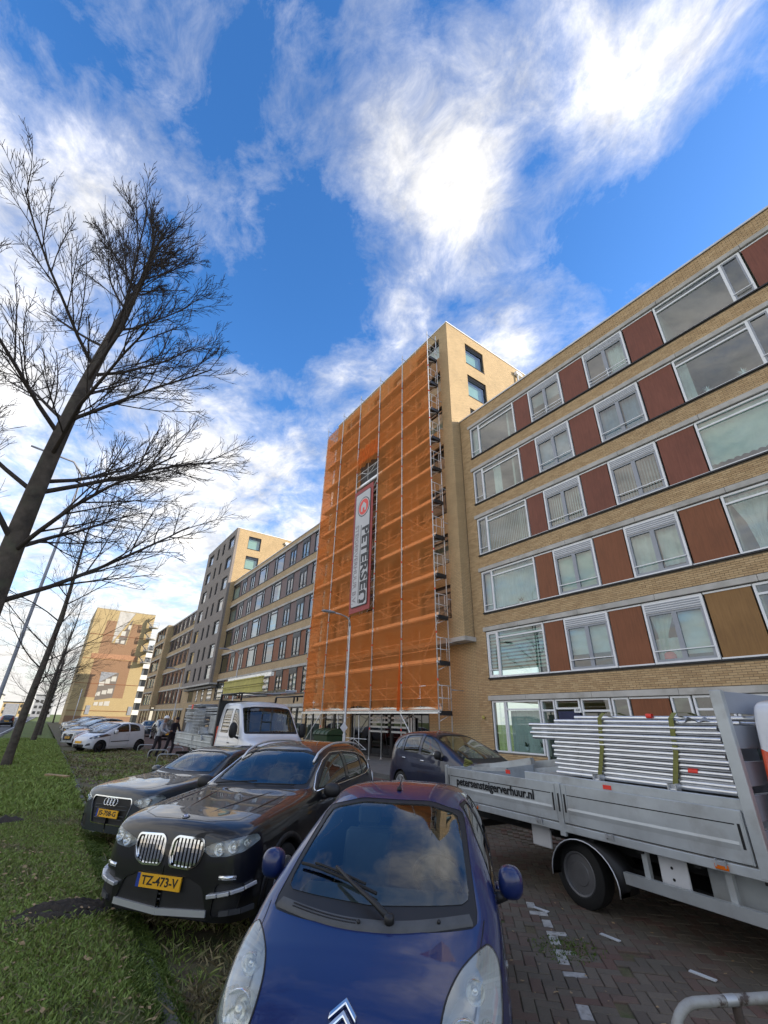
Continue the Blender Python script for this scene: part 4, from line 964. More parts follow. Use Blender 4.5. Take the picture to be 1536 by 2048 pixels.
for i in range(4): en_ += [('n', y, y - 1.3)]; y -= 2.3
dark_wing('low end block of the flats with four slim windows per floor, last of the row', 87.0, 97.2, 16.6, en_, 'brick_wall_far', 5, None, X_=14.2)
MB_ = MB().box(14.2, 24, 86.75, 86.98, 3.1, 16.6); o = MB_.build('end_wall', 'brick_wall', bpy.data.objects['apartment_wing.002'], world=True)

# ---------------- the painted gable in the distance
mu = thing('mural_tower', 'distant slab block whose end wall carries an ochre and brown geometric wall painting', 'apartment tower', (9.1, 110, 0))
MB().box(3.45, 14.82, 110, 128, 0, 22.3).build('wall', 'mural_ochre', mu, world=True)
c = MB(); c.box(3.40, 14.87, 109.95, 128.05, 22.302, 22.5); c.build('coping', 'concrete_light', mu, world=True)
def sheet(poly, y, mat, nm='painted_panel'):
    MB().prism(poly, lambda a, b, d: (a, d, b), y, y + .012).build(nm, mat, mu, world=True)
sheet([(5.89, 20.0), (7.69, 20.09), (7.75, 15.5), (10.51, 15.46), (10.8, 19.9), (12.64, 19.9), (12.6, 13.33), (5.9, 13.3)], 109.984, 'mural_brown')
sheet([(5.6, 12.1), (12.42, 12.2), (12.49, 4.97), (5.69, 4.97)], 109.984, 'mural_brown')
sheet([(7.77, 22.2), (10.8, 22.17), (7.82, 15.6)], 109.978, 'concrete_light'); sheet([(10.8, 22.17), (10.63, 19.95), (10.37, 15.45), (7.86, 15.54)], 109.970, 'mural_grey'); sheet([(10.8, 22.0), (10.72, 21.0), (8.3, 15.5), (7.86, 15.54)], 109.962, 'mural_ochre')
sheet([(4.79, 13.25), (13.22, 13.4), (13.19, 12.41), (4.91, 12.31)], 109.972, 'pastel'); 
pm('mural_pink', (0.42, 0.22, 0.12), 0.8, var=0.15, coords='geo'); bpy.data.objects['painted_panel.005'].data.materials[0] = M['mural_pink']
sheet([(7.48, 9.81), (10.68, 9.77), (10.6, 5.02), (7.61, 4.43)], 109.978, 'mural_grey'); sheet([(7.48, 9.8), (10.4, 9.78), (7.55, 7.77)], 109.970, 'far_grey')
for (a, b, c_, d_) in ((7.62, 7.15, 8.0, 7.9), (8.0, 7.2, 8.55, 8.0), (8.65, 7.6, 9.45, 8.6), (9.57, 8.1, 10.45, 9.1), (7.57, 5.2, 7.75, 5.9), (7.8, 5.3, 8.3, 6.1), (8.54, 5.6, 9.34, 6.4), (9.47, 5.8, 10.36, 6.75), (7.7, 3.5, 8.4, 4.2), (8.6, 3.5, 9.29, 4.25), (9.44, 3.5, 10.4, 4.4), (9.1, 17.2, 9.9, 18.2), (8.4, 15.7, 9.0, 16.5), (9.4, 15.6, 10.1, 16.3), (10.1, 18.6, 10.6, 19.6)):
    sheet([(a, b), (c_, b), (c_, d_), (a, d_ - .1)], 109.955, 'pastel')
g = MB()
for z in (17.0, 12.2, 7.48, 2.5): g.box(3.44, 14.83, 109.94, 109.99, z, z + .09)
g.build('string_course', 'brown_panel', mu, world=True)
g = MB().box(3.5, 14.8, 109.93, 109.995, 0.0, 1.6); g.build('plinth', 'mural_brown', mu, world=True)
for x in (6.6, 14.0): MB().box(x, x + .7, 109.9, 109.99, 1.9, 3.5).build('vent', 'far_grey', mu, world=True)
# curved escape balconies at its right hand corner
for z in (11.9, 14.35, 16.85, 19.3):
    b = MB(); n = 12; pts = [(14.9 + 1.0 * math.sin(t), 109.1 - 1.1 * math.cos(t)) for t in np.linspace(-1.9, 1.9, n)] + [(14.8, 110.2)]
    b.prism(pts, lambda a, c_, d: (a, c_, d), z, z + .22); bo = b.build('balcony', 'concrete', mu, world=True)
    r = MB()
    for hz_ in (.5, 1.0): r.tube([(x, y, z + .2 + hz_) for x, y in pts[:-1]], .035, 6)
    for x, y in pts[:-1]: r.tube([(x, y, z + .2), (x, y, z + 1.2)], .025, 5)
    r.build('railing', 'zinc', bo, world=True)
    f = MB(); f.bar((14.6, 108.9, z + .15), (13.6, 109.6, z + 1.3), .5, .08); f.bar((13.6, 109.6, z + 1.3), (14.6, 109.2, z + 2.4), .5, .08); f.build('stair_flight', 'dark_frame', bo, world=True)
# gallery flats behind it
gf = thing('gallery_flats', 'sunlit pale gallery flats with stacked white balconies, behind the painted slab block', 'apartment block', (20, 140, 0))
MB().box(19.2, 40, 132, 160, 0, 19).build('wall', 'pastel', gf, world=True)
for z in np.arange(2, 18, 2.7): MB().box(17.6, 19.2, 131, 160, z, z + 1.1).build('balcony', 'white_paint', gf, world=True); 
MB().box(18.2, 19.19, 131.5, 160, 0, 18.5).build('gallery', 'dark_frame', gf, world=True)
# low skyline at the end of the road
for (x0, x1, y0, h, lab, mt_) in ((-26, -19, 300, 10, 'pale low office at the far left end of the road', 'pastel'), (-19, -9, 330, 7, 'yellowish low building at the end of the road beyond the barriers', 'mural_ochre'), (-6, 4, 360, 12, 'grey brown building closing the road behind the trees', 'far_grey')):
    t = thing('far_building', lab, 'building', ((x0 + x1) / 2, y0, 0)); MB().box(x0, x1, y0, y0 + 20, 0, h).build('wall', mt_, t, world=True); MB().box(x0 - .3, x1 + .3, y0 - .3, y0 + 20.3, h + .002, h + .5).build('roof', 'dark_frame', t, world=True)
    for z in np.arange(1.5, h - 1.5, 3.2):
        for x in np.arange(x0 + .6, x1 - 1.5, 2.4): MB().box(x, x + 1.5, y0 - .06, y0 + .01, z, z + 1.6).build('window', 'glass_dark', t, world=True)
# flats on the other side of the road, seen only as reflections in the glass
op = thing('gallery_flats', 'long pale gallery flats across the road, mirrored in the dark framed windows', 'apartment block', (-62, 250, 0))
MB().box(-74, -60, 150, 360, 0, 24).build('wall', 'pastel', op, world=True)
for z in np.arange(2.4, 23, 2.75): MB().box(-60, -58.4, 150, 360, z, z + 1.05).build('balcony', 'white_paint', op, world=True)

# ================================================================= scaffold
SX0, SX1 = 13.40, 14.13
PY = [14.76 + 2.57 * i for i in range(6)]
LEV = [2.20 + 2.0 * k for k in range(11)]
sca = thing('scaffold', 'five-bay aluminium tube scaffold climbing the whole front of the tall tower', 'scaffold', (13.7, 21.2, 0.12))
SO = Vector((13.7, 21.2, 0.12))
tube_cache = {}
def smesh(key, fn, mat='tube_metal', smooth=True):
    if key not in tube_cache: tube_cache[key] = fn().mesh(key[0], mat, smooth)
    return tube_cache[key]
def sput(nm, me, loc, par=sca): o = link_mesh(nm, me, par); o.location = Vector(loc) - SO; return o
def pole(): b = MB(); b.lathe([(0, .075), (.012, .075), (.012, .022), (.3, .022)], (0, 0, 0), (0, 0, 1), 10, True); b.tube([(0, 0, .1), (0, 0, 24.25)], .025, 8); return b
def coll(): b = MB(); b.lathe([(-.05, .027), (-.045, .034), (.045, .034), (.05, .027)], (0, 0, 0), (0, 0, 1), 10, False); return b
for i, y in enumerate(PY):
    for x in (SX0, SX1):
        o = sput('pole', smesh(('pole',), pole, 'tube_metal'), (x, y, .13))
        for k in range(11):
            c = link_mesh('coupling', smesh(('coupling',), coll, 'red_tape' if False else 'tube_metal'), o); c.location = (0, 0, 2.08 + 2.0 * k)
        if x == SX0:
            for k in range(0, 11, 1):
                c = link_mesh('red_mark', smesh(('red_mark',), lambda: MB().lathe([(-.05, .0265), (.05, .0265)], (0, 0, 0), (0, 0, 1), 10, False), 'red_tape'), o); c.location = (0, 0, 1.35 + 2.0 * k)
def trans(): b = MB(); b.tube([(0, 0, 0), (SX1 - SX0, 0, 0)], .022, 8); b.tube([(0, 0, -.35), (SX1 - SX0, 0, -.05)], .014, 6); return b
def ledger(): return MB().tube([(0, 0, 0), (0, 2.57, 0)], .020, 8)
def guard():
    b = MB(); b.tube([(0, 0, 1.0), (0, 2.57, 1.0)], .022, 6); b.tube([(0, 0, .5), (0, 2.57, .5)], .022, 6)
    b.tube([(0, 1.285, .12), (0, 1.285, 1.5)], .018, 6); b.tube([(0, .25, 1.0), (0, 1.2, .5)], .020, 6); b.tube([(0, 1.2, .5), (0, 2.1, 1.0)], .020, 6); return b
def deck(): b = MB(); b.box(.22, .66, .03, 2.54, -.05, 0); return b
def toe(): return MB().box(-.02, .01, .02, 2.55, 0.0, .15)
for i, y in enumerate(PY):
    for z in LEV: sput('transom', smesh(('transom',), trans, 'tube_metal'), (SX0, y, z))
for i in range(5):
    for k, z in enumerate(LEV):
        sput('ledger', smesh(('ledger',), ledger, 'tube_metal'), (SX0 + .13, PY[i], z + .0)); sput('ledger', smesh(('ledger',), ledger, 'tube_metal'), (SX1, PY[i], z))
        sput('deck', smesh(('deck',), deck, 'wood' if False else 'galv', False), (SX0, PY[i], z + .07))
        sput('guard_rail', smesh(('guard_rail',), guard, 'tube_metal'), (SX0 + .085, PY[i], z + .07)); sput('toe_board', smesh(('toe_board',), toe, 'alu', False), (SX0 + .21, PY[i], z + .072))
for i in (0, 2, 4):
    for k in range(0, 10, 2):
        a, b_ = ((SX0 + .19, PY[i], LEV[k]), (SX0 + .19, PY[i + 1], LEV[k] + 2.0)); b_ = (SX0 + .19, PY[i + 1], LEV[k + 1]) if k % 4 == 0 else (SX0 + .19, PY[i + 1], LEV[k]); a = a if k % 4 == 0 else (SX0 + .19, PY[i], LEV[k + 1])
        MB().tube([a, b_], .019, 6).build('brace', 'tube_metal', sca, True, world=True)
MB().tube([(SX0 - .05, PY[1], 2.15), (SX0 - .05, PY[0] + .75, .2)], .022, 6).build('brace', 'tube_metal', sca, True, world=True)
MB().tube([(SX0 + .19, PY[0], 6.15), (SX0 + .19, PY[1], 2.25)], .019, 6).build('brace', 'tube_metal', sca, True, world=True)
MB().tube([(SX0 - .05, PY[4], 2.15), (SX0 - .05, PY[5] - .2, .2)], .022, 6).build('brace', 'tube_metal', sca, True, world=True)
for k, z in enumerate(LEV):   # end guard frames at the open side
    b = MB(); y = PY[0] - .04
    for zz in (.55, 1.05): b.tube([(SX0, y, z + zz), (SX1, y, z + zz)], .018, 6)
    b.tube([(SX0 + .18, y, z + .1), (SX0 + .18, y, z + 1.05)], .012, 6); b.tube([(SX1 - .18, y, z + .1), (SX1 - .18, y, z + 1.05)], .012, 6)
    b.build('end_guard', 'tube_metal', sca, True, world=True)
    MB().box(SX0 + .1, SX1 - .05, PY[0] - .1, PY[0] + .1, z - .12, z + .065).build('deck_hook', 'dark_frame', sca, world=True)
    MB().tube([(SX1 + .02, PY[0] - .02, z + .9), (SX1 + .75, PY[0] - .02, z + .9)], .02, 6).build('wall_tie', 'galv', sca, True, world=True)
def ladder():
    b = MB()
    for dx in (-.2, .2): b.tube([(dx, 0, 0), (dx, .55, 2.05)], .022, 6)
    for k in range(8): b.tube([(-.2, .55 * (k + .5) / 8, 2.05 * (k + .5) / 8), (.2, .55 * (k + .5) / 8, 2.05 * (k + .5) / 8)], .015, 6)
    return b
for k in range(10): sput('ladder', smesh(('ladder',), ladder, 'alu'), (SX0 + .40, PY[4] + .6 + .7 * (k % 2), LEV[k] + .1))
for y in PY: MB().tube([(SX0 - .05, y, 24.1), (SX1 + .25, y - .05, 23.9)], .022, 6).build('tie_tube', 'galv', sca, True, world=True)
b = MB().box(SX0 - .06, SX0 + .02, PY[0], PY[5], 2.15, 2.225); b.build('fascia_beam', 'alu', sca, world=True)
for (y0, y1) in ((PY[0] + .05, PY[1] - .05),):
    b = MB(); 
    for z in (.75, 1.25): b.tube([(SX0, y0, z), (SX0, y1, z)], .019, 6)
    for y in np.linspace(y0, y1, 3): b.tube([(SX0, y, .3), (SX0, y, 1.25)], .016, 6)
    b.build('guard_rail', 'tube_metal', sca, True, world=True)
b = MB(); y0, y1 = PY[2] + .1, PY[3]
for z in (.55, 1.0): b.tube([(SX0 - .1, y0, z), (SX0 - .1, y1 + .6, z)], .019, 6)
b.tube([(SX0 - .1, y0, .55), (SX0 - .1, y0 + 1.2, 1.0)], .014, 6); b.tube([(SX0 - .1, y0 + 1.2, 1.0), (SX0 - .1, y1 + .5, .5)], .014, 6); b.build('guard_rail', 'tube_metal', sca, True, world=True)
for y in (PY[2] + .9, PY[3] + .5): MB().tube([(SX0, y, .15), (SX0 + .15, y + .35, 2.1)], .02, 6).build('brace', 'tube_metal', sca, True, world=True)

# ---- orange netting, one strip per bay, tied on the outside
net = thing('safety_net', 'orange debris netting tied over the scaffold in front of the tall tower', 'netting', (SX0 - .06, 21.2, 2.3))
def netstrip(y0, y1, z0, z1, sag=0.04, seed=0, side=False, ny=14):
    nz = max(4, int((z1 - z0) / 0.33)); vs = []
    r_ = np.random.default_rng(seed); ph = r_.uniform(0, 6, 4)
    for j in range(nz + 1):
        z = z0 + (z1 - z0) * j / nz
        for i in range(ny + 1):
            t = i / ny; y = y0 + (y1 - y0) * t; env = math.sin(math.pi * t)
            d = env * (0.05 * math.sin(z * 1.1 + ph[0]) + 0.03 * math.sin(z * 3.1 + t * 5 + ph[1])) + 0.012 * math.sin(t * 34 + z * .6 + ph[2]) * env
            low = max(0, 1 - (z - z0) / 2.2); d += low * 0.10 * math.sin(t * 15 + ph[3] + z * 2.4) * env
            zz = z + (low ** 6) * 0.13 * math.sin(t * math.pi) * 1.2
            vs.append((SX0 + .045 + d * .25, y, zz) if not side else (SX0 + .0 + (SX1 - SX0) * t, y0 + d * .5, zz))
    b = MB(); b.add(vs, [(j * (ny + 1) + i, j * (ny + 1) + i + 1, (j + 1) * (ny + 1) + i + 1, (j + 1) * (ny + 1) + i) for j in range(nz) for i in range(ny)])
    return b
for i in range(5):
    y0, y1 = PY[i] + .03, PY[i + 1] - .03
    if i == 2:
        netstrip(y0, y1, 2.36, 7.4, seed=i).build('net_strip', 'netting', net, True, world=True, fixn=False)
        netstrip(y0, y1, 17.9, 23.45, seed=i + 9).build('net_strip', 'netting', net, True, world=True, fixn=False)
        fold = netstrip(y0, y1, 17.45, 19.2, seed=31); fold.v = [(x - .07 + .10 * math.sin(y * 9 + z * 3), y, z) for x, y, z in fold.v]; fold.build('net_fold', 'netting', net, True, world=True, fixn=False)
    else: netstrip(y0, y1, 2.30, 23.45, seed=i).build('net_strip', 'netting', net, True, world=True, fixn=False)
netstrip(PY[5], PY[5], 2.4, 23.3, seed=77, side=True, ny=5).build('net_strip', 'netting', net, True, world=True, fixn=False)
for z in (23.47, 2.32):
    MB().tube([(SX0 + .03, PY[0], z), (SX0 + .03, PY[5], z)], .014, 6).build('rope', 'net_rope', net, True, world=True)
MB().tube([(SX0 - .075, PY[1] + .15, 2.25), (SX0 - .06, PY[1] + .03, 5.2)], [.07, .012], 6).build('net_gather', 'netting', net, True, world=True)
# dark shelter in the opened bay
bx = MB().box(SX0 + .25, SX1 - .05, PY[2] + .1, PY[3] - .1, 16.4, 18.1).build('tarpaulin', 'print_black', None); tag(bx, 'black tarpaulin draped inside the opened scaffold bay above the banner', 'tarpaulin')
# ---- banner
ban = thing('banner', 'tall white banner in a red border with sideways black lettering, hung on the scaffold', 'banner', (SX0 - .14, 21.2, 7.5))
y0, y1, zb0, zb1 = 20.12, 22.32, 7.5, 15.7
def rr(y0, y1, z0, z1, r): return rounded([(y0, z0), (y1, z0), (y1, z1), (y0, z1)], r, 4)
xb_ = SX0 - .15
b = MB().prism(rr(y0, y1, zb0, zb1, .02), lambda a, c, d: (xb_ + d + .05 * math.sin(c * 1.0) * .4, a, c), 0.03, 0.0); b.build('cloth', 'banner_red', ban, world=True)
MB().prism(rr(y0 + .22, y1 - .22, zb0 + .3, zb1 - .3, .16), lambda a, c, d: (xb_ - .022 + d, a, c), 0.004, 0.0).build('black_border', 'print_black', ban, world=True)
MB().prism(rr(y0 + .27, y1 - .27, zb0 + .35, zb1 - .35, .14), lambda a, c, d: (xb_ - .028 + d, a, c), 0.004, 0.0).build('white_field', 'banner_white', ban, world=True)
inv = ROOT[ban.name].inverted(); XT = xb_ - .034
fr_ = lambda y, z: inv @ frame((XT, y, z), (0, 0, -1), (0, -1, 0))
# reading downwards: the word in slanted black capitals, the second line beside it
yc = 20.83
nm = 'PETERSE'
add_text('lettering', nm, 1.02, fr_(yc, 10.78), 'print_black', ban, bold=.035, extrude=.002, width=4.05)
arch = [(-.36, -.36), (-.12, -.36), (-.12, -.24), (-.2, -.20), (-.2, .1), (-.1, .2), (.1, .2), (.2, .1), (.2, -.2), (.12, -.24), (.12, -.36), (.36, -.36), (.36, -.22), (.40, .1), (.26, .36), (-.26, .36), (-.40, .1), (-.36, -.22)]; _old = [(-.36, -.36), (-.36, .2), (-.22, .36), (.22, .36), (.36, .2), (.36, -.36), (.17, -.36), (.17, .12), (.1, .18), (-.1, .18), (-.17, .12), (-.17, -.36)]
b = MB(); mt_ = fr_(yc, 8.32); b.prism(arch, lambda a, c, d: tuple(mt_ @ Vector((a, c, d))), -.002, .002); b.build('lettering', 'print_black', ban)
pm('banner_grey', (0.30, 0.26, 0.27), 0.6)
add_text('lettering', 'STEIGERVERHUUR B.V.', .56, fr_(21.78, 10.55), 'banner_grey', ban, bold=.006, extrude=.002, width=5.1)
MB().box(XT - .001, XT + .002, 21.26, 21.31, 8.0, 13.0).build('rule', 'print_black', ban, world=True)
cz_, cy_ = 14.25, 21.10
MB().lathe([(0, .68), (.006, .68)], (XT + .004, cy_, cz_), (-1, 0, 0), 40).build('emblem_ring', 'print_black', ban, world=True)
MB().lathe([(.007, .62), (.010, .62)], (XT + .004, cy_, cz_), (-1, 0, 0), 40).build('emblem_ring', 'banner_white', ban, world=True)
MB().lathe([(.011, .55), (.013, .55)], (XT + .004, cy_, cz_), (-1, 0, 0), 40).build('emblem_disc', 'red_tape', ban, world=True)
b = MB(); b.prism([(-.30, -.30), (.30, -.30), (.30, .08), (0, .36), (-.30, .08)], lambda a, c, d: (XT - .010 - d, cy_ + a, cz_ + c), 0, .003); b.build('emblem_house', 'banner_white', ban, world=True)
b = MB(); b.prism([(-.10, -.30), (.10, -.30), (.10, -.05), (-.10, -.05)], lambda a, c, d: (XT - .014 - d, cy_ + a, cz_ + c), 0, .003); b.build('emblem_door', 'red_tape', ban, world=True)

# ================================================================= cars
def car_surface(S, nl=120, nt_=44):
    """smooth body skin from its profile curves; returns grid[station][girth] of (l, w, z) for the left half"""
    L = S['L']
    e = np.concatenate([np.linspace(0, 0.12, 14)[:-1], np.linspace(0.12, 0.5, 18)[:-1], np.linspace(0.5, L - 0.4, nl - 45), np.linspace(L - 0.4, L - 0.1, 14)[1:], np.linspace(L - 0.1, L, 12)[1:]])
    def K(k): a = np.array(S[k], float); return pchip(a[:, 0], a[:, 1], e)
    zt, zb, wm, wb, zbelt, we, ze = (K(k) for k in ('zt', 'zb', 'wm', 'wb', 'zbelt', 'we', 'ze'))
    zm = K('zm') if 'zm' in S else zb + 0.45 * (zbelt - zb)
    ws = np.maximum(wm - S.get('tuck', 0.05), 0.0)
    zbelt = np.minimum(zbelt, zt - 0.02); ze = np.minimum(ze, zt - 0.008); zm = np.minimum(zm, zbelt - 0.02)
    zb = np.minimum(zb, zm - 0.02)
    wb = np.minimum(wb, wm * 0.995); we = np.minimum(we, wb * 0.97)
    c = S.get('crown', 0.75)
    G = np.zeros((len(e), nt_, 3)); tt = np.linspace(0, 1, nt_)
    for i in range(len(e)):
        pts = np.array([[ws[i], zb[i]], [wm[i] * 0.995, zb[i] + 0.35 * (zm[i] - zb[i])], [wm[i], zm[i]], [wb[i], zbelt[i]], [we[i], ze[i]], [we[i] * 0.55, ze[i] + c * (zt[i] - ze[i])], [0, zt[i]]])
        s = np.concatenate([[0, 0.05, 0.22, 0.46, 0.72, 0.87, 1.0]])
        G[i, :, 0] = e[i]; G[i, :, 1] = pchip(s, pts[:, 0], tt); G[i, :, 2] = pchip(s, pts[:, 1], tt)
    for it in range(S.get('smooth', 3)):
        H = G.copy(); H[1:-1] = 0.25 * G[:-2] + 0.5 * G[1:-1] + 0.25 * G[2:]; H[..., 0] = G[..., 0]; G = H
        H = G.copy(); H[:, 1:-1, 1:] = 0.2 * G[:, :-2, 1:] + 0.6 * G[:, 1:-1, 1:] + 0.2 * G[:, 2:, 1:]; G = H
    G[:, -1, 1] = 0
    return G
class Body:
    """car-local frame: +X forward, +Y the car's left, origin on the ground under its middle"""
    def __init__(s, S):
        s.S = S; L = S['L']; G = car_surface(S); n, t, _ = G.shape
        full = np.concatenate([G, G[:, ::-1][:, 1:] * np.array([1, -1, 1])], 1); m_ = full.shape[1]
        V = full.reshape(-1, 3).copy(); V[:, 0] = L / 2 - V[:, 0]
        if 'tweak' in S: V = S['tweak'](V, L)
        F = [(i * m_ + k, i * m_ + k + 1, (i + 1) * m_ + k + 1, (i + 1) * m_ + k) for i in range(n - 1) for k in range(m_ - 1)]
        me = bpy.data.meshes.new('shell'); me.from_pydata([tuple(v) for v in V], [], F)
        bm = bmesh.new(); bm.from_mesh(me); bmesh.ops.remove_doubles(bm, verts=bm.verts, dist=0.0004)
        bmesh.ops.recalc_face_normals(bm, faces=bm.faces)
        top = max(bm.faces, key=lambda f: f.calc_center_median().z)
        if top.normal.z < 0: bmesh.ops.reverse_faces(bm, faces=bm.faces)
        bm.normal_update(); s.bm = bm; s.ref = bm.copy(); s.ref.normal_update(); s.ref.verts.ensure_lookup_table(); s.ref.faces.ensure_lookup_table()
        s.bvh = BVHTree.FromBMesh(s.ref); bpy.data.meshes.remove(me); s.parts = []
    def nrm(s, p):
        co, n, fi, d = s.bvh.find_nearest(p)
        f = s.ref.faces[fi]; ws = []
        for v in f.verts: ws.append(1.0 / ((v.co - p).length + 1e-4) ** 2)
        r = Vector((0, 0, 0))
        for v, w in zip(f.verts, ws): r += v.normal * w
        return r.normalized()
    def side(s, x, z, sgn=1):
        for k in range(30):
            h = s.bvh.ray_cast(Vector((x, 3 * sgn, z)), Vector((0, -sgn, 0)))
            if h[0] is not None: return h[0]
            z = z * 0.985 if z > 0.5 else z * 1.03
        return s.bvh.find_nearest(Vector((x, sgn, z)))[0]
    def front(s, w, z, back=False):
        d = -1 if not back else 1
        for k in range(60):
            h = s.bvh.ray_cast(Vector((-6 * d, w, z)), Vector((d, 0, 0)))
            if h[0] is not None: return h[0]
            w *= 0.98; z = z * 0.99 if z > 0.5 else z * 1.02
        return s.bvh.find_nearest(Vector((-2.3 * d, w, z)))[0]
    def topz(s, x, w):
        for k in range(30):
            h = s.bvh.ray_cast(Vector((x, w, 4)), Vector((0, 0, -1)))
            if h[0] is not None: return h[0]
            w *= 0.97; x *= 0.99
        return s.bvh.find_nearest(Vector((x, w, 1.0)))[0]
    def cut(s, poly, axis, sign, zlim=None, facing=0.05, bm=None):
        """take the faces whose projection along axis lies in poly out of the shell. poly in (a,b): axis 1 -> (x,z), axis 0 -> (y,z), axis 2 -> (x,y)"""
        bm = bm or s.bm
        ia, ib = {1: (0, 2), 0: (1, 2), 2: (0, 1)}[axis]
        pa = [p[0] for p in poly]; pb = [p[1] for p in poly]; a0, a1, b0, b1 = min(pa), max(pa), min(pb), max(pb)
        def cand():
            r = []
            for f in bm.faces:
                if f.normal[axis] * sign < facing: continue
                c = f.calc_center_median()
                if zlim and not zlim(c): continue
                if max(v.co[ia] for v in f.verts) < a0 or min(v.co[ia] for v in f.verts) > a1: continue
                if max(v.co[ib] for v in f.verts) < b0 or min(v.co[ib] for v in f.verts) > b1: continue
                r.append(f)
            return r
        n = len(poly)
        for i in range(n):
            p, q = poly[i], poly[(i + 1) % n]; dx, dy = q[0] - p[0], q[1] - p[1]; ll = math.hypot(dx, dy)
            if ll < 1e-6: continue
            no = [0, 0, 0]; no[ia] = dy / ll; no[ib] = -dx / ll; co = [0, 0, 0]; co[ia] = p[0]; co[ib] = p[1]
            fs = []
            lo, hi = min(0, 0), ll
            for f in cand():
                # only faces near this edge
                cs = [((v.co[ia] - p[0]) * dx + (v.co[ib] - p[1]) * dy) / ll for v in f.verts]
                if max(cs) < -0.02 or min(cs) > ll + 0.02: continue
                ds = [(v.co[ia] - p[0]) * no[ia] + (v.co[ib] - p[1]) * no[ib] for v in f.verts]
                if min(ds) > -1e-6 or max(ds) < 1e-6: continue
                fs.append(f)
            if not fs: continue
            es = set(e for f in fs for e in f.edges); vs = set(v for f in fs for v in f.verts)
            bmesh.ops.bisect_plane(bm, geom=list(fs) + list(es) + list(vs), dist=1e-6, plane_co=co, plane_no=no)
        def inside(a, b):
            r = False; j = n - 1
            for i in range(n):
                if (poly[i][1] > b) != (poly[j][1] > b) and a < (poly[j][0] - poly[i][0]) * (b - poly[i][1]) / (poly[j][1] - poly[i][1]) + poly[i][0]: r = not r
                j = i
            return r
        res = [f for f in cand() if inside(f.calc_center_median()[ia], f.calc_center_median()[ib])]
        nb = bmesh.new(); mp_ = {}
        for f in res:
            vs = []
            for v in f.verts:
                if v not in mp_: mp_[v] = nb.verts.new(v.co)
                vs.append(mp_[v])
            try: nb.faces.new(vs)
            except ValueError: pass
        bmesh.ops.delete(bm, geom=res, context='FACES')
        nb.normal_update(); return nb
    def finish(s, nb, off=0.0, skirt=0.0):
        """offset a piece along the body normals, give its rim a return edge, and carry over the shell's normals"""
        bnd = [e for e in nb.edges if e.is_boundary]; base = {v: v.co.copy() for v in nb.verts}
        nr = {v: s.nrm(v.co) for v in nb.verts}
        for v in nb.verts: v.co = v.co + nr[v] * off
        norms = {}
        for v in nb.verts: norms[v] = nr[v]
        if skirt or off:
            back = {}
            for e in bnd:
                q = []
                for v in e.verts:
                    if v not in back:
                        back[v] = nb.verts.new(base[v] - nr[v] * skirt if off >= 0 else base[v] + nr[v] * 0.001)
                    q.append(back[v])
                try:
                    lf = e.link_faces[0]; a, b = e.verts[0], e.verts[1]
                    lv = list(lf.verts); ia = lv.index(a)
                    if lv[(ia + 1) % len(lv)] == b: f = nb.faces.new((b, a, q[0], q[1]))
                    else: f = nb.faces.new((a, b, q[1], q[0]))
                    f.smooth = False; f.tag = True
                except ValueError: pass
        return nb, norms
    def to_mesh(s, nb, name, mat, norms=None):
        nb.verts.index_update(); nb.verts.ensure_lookup_table()
        me = bpy.data.meshes.new(name)
        for f in nb.faces: f.smooth = not f.tag
        nv = [norms.get(v, None) if norms else None for v in nb.verts]
        nb.to_mesh(me); me.materials.append(M[mat] if isinstance(mat, str) else mat)
        if norms:
            ln = []
            for p in me.polygons:
                flat = not p.use_smooth
                for li in p.loop_indices:
                    v = me.loops[li].vertex_index
                    ln.append(tuple(p.normal) if (flat or nv[v] is None) else tuple(nv[v]))
            me.normals_split_custom_set(ln)
        nb.free(); return me
    def piece(s, poly, axis, sign, name, mat, off=0.0, skirt=0.0, zlim=None, facing=0.05, from_bm=None):
        nb = s.cut(poly, axis, sign, zlim, facing, from_bm); nb, nr = s.finish(nb, off, skirt); return s.to_mesh(nb, name, mat, nr)
    def shell(s, mat):
        bm = s.bm; nr = {v: s.nrm(v.co) for v in bm.verts}
        return s.to_mesh(bm, 'body', mat, nr)
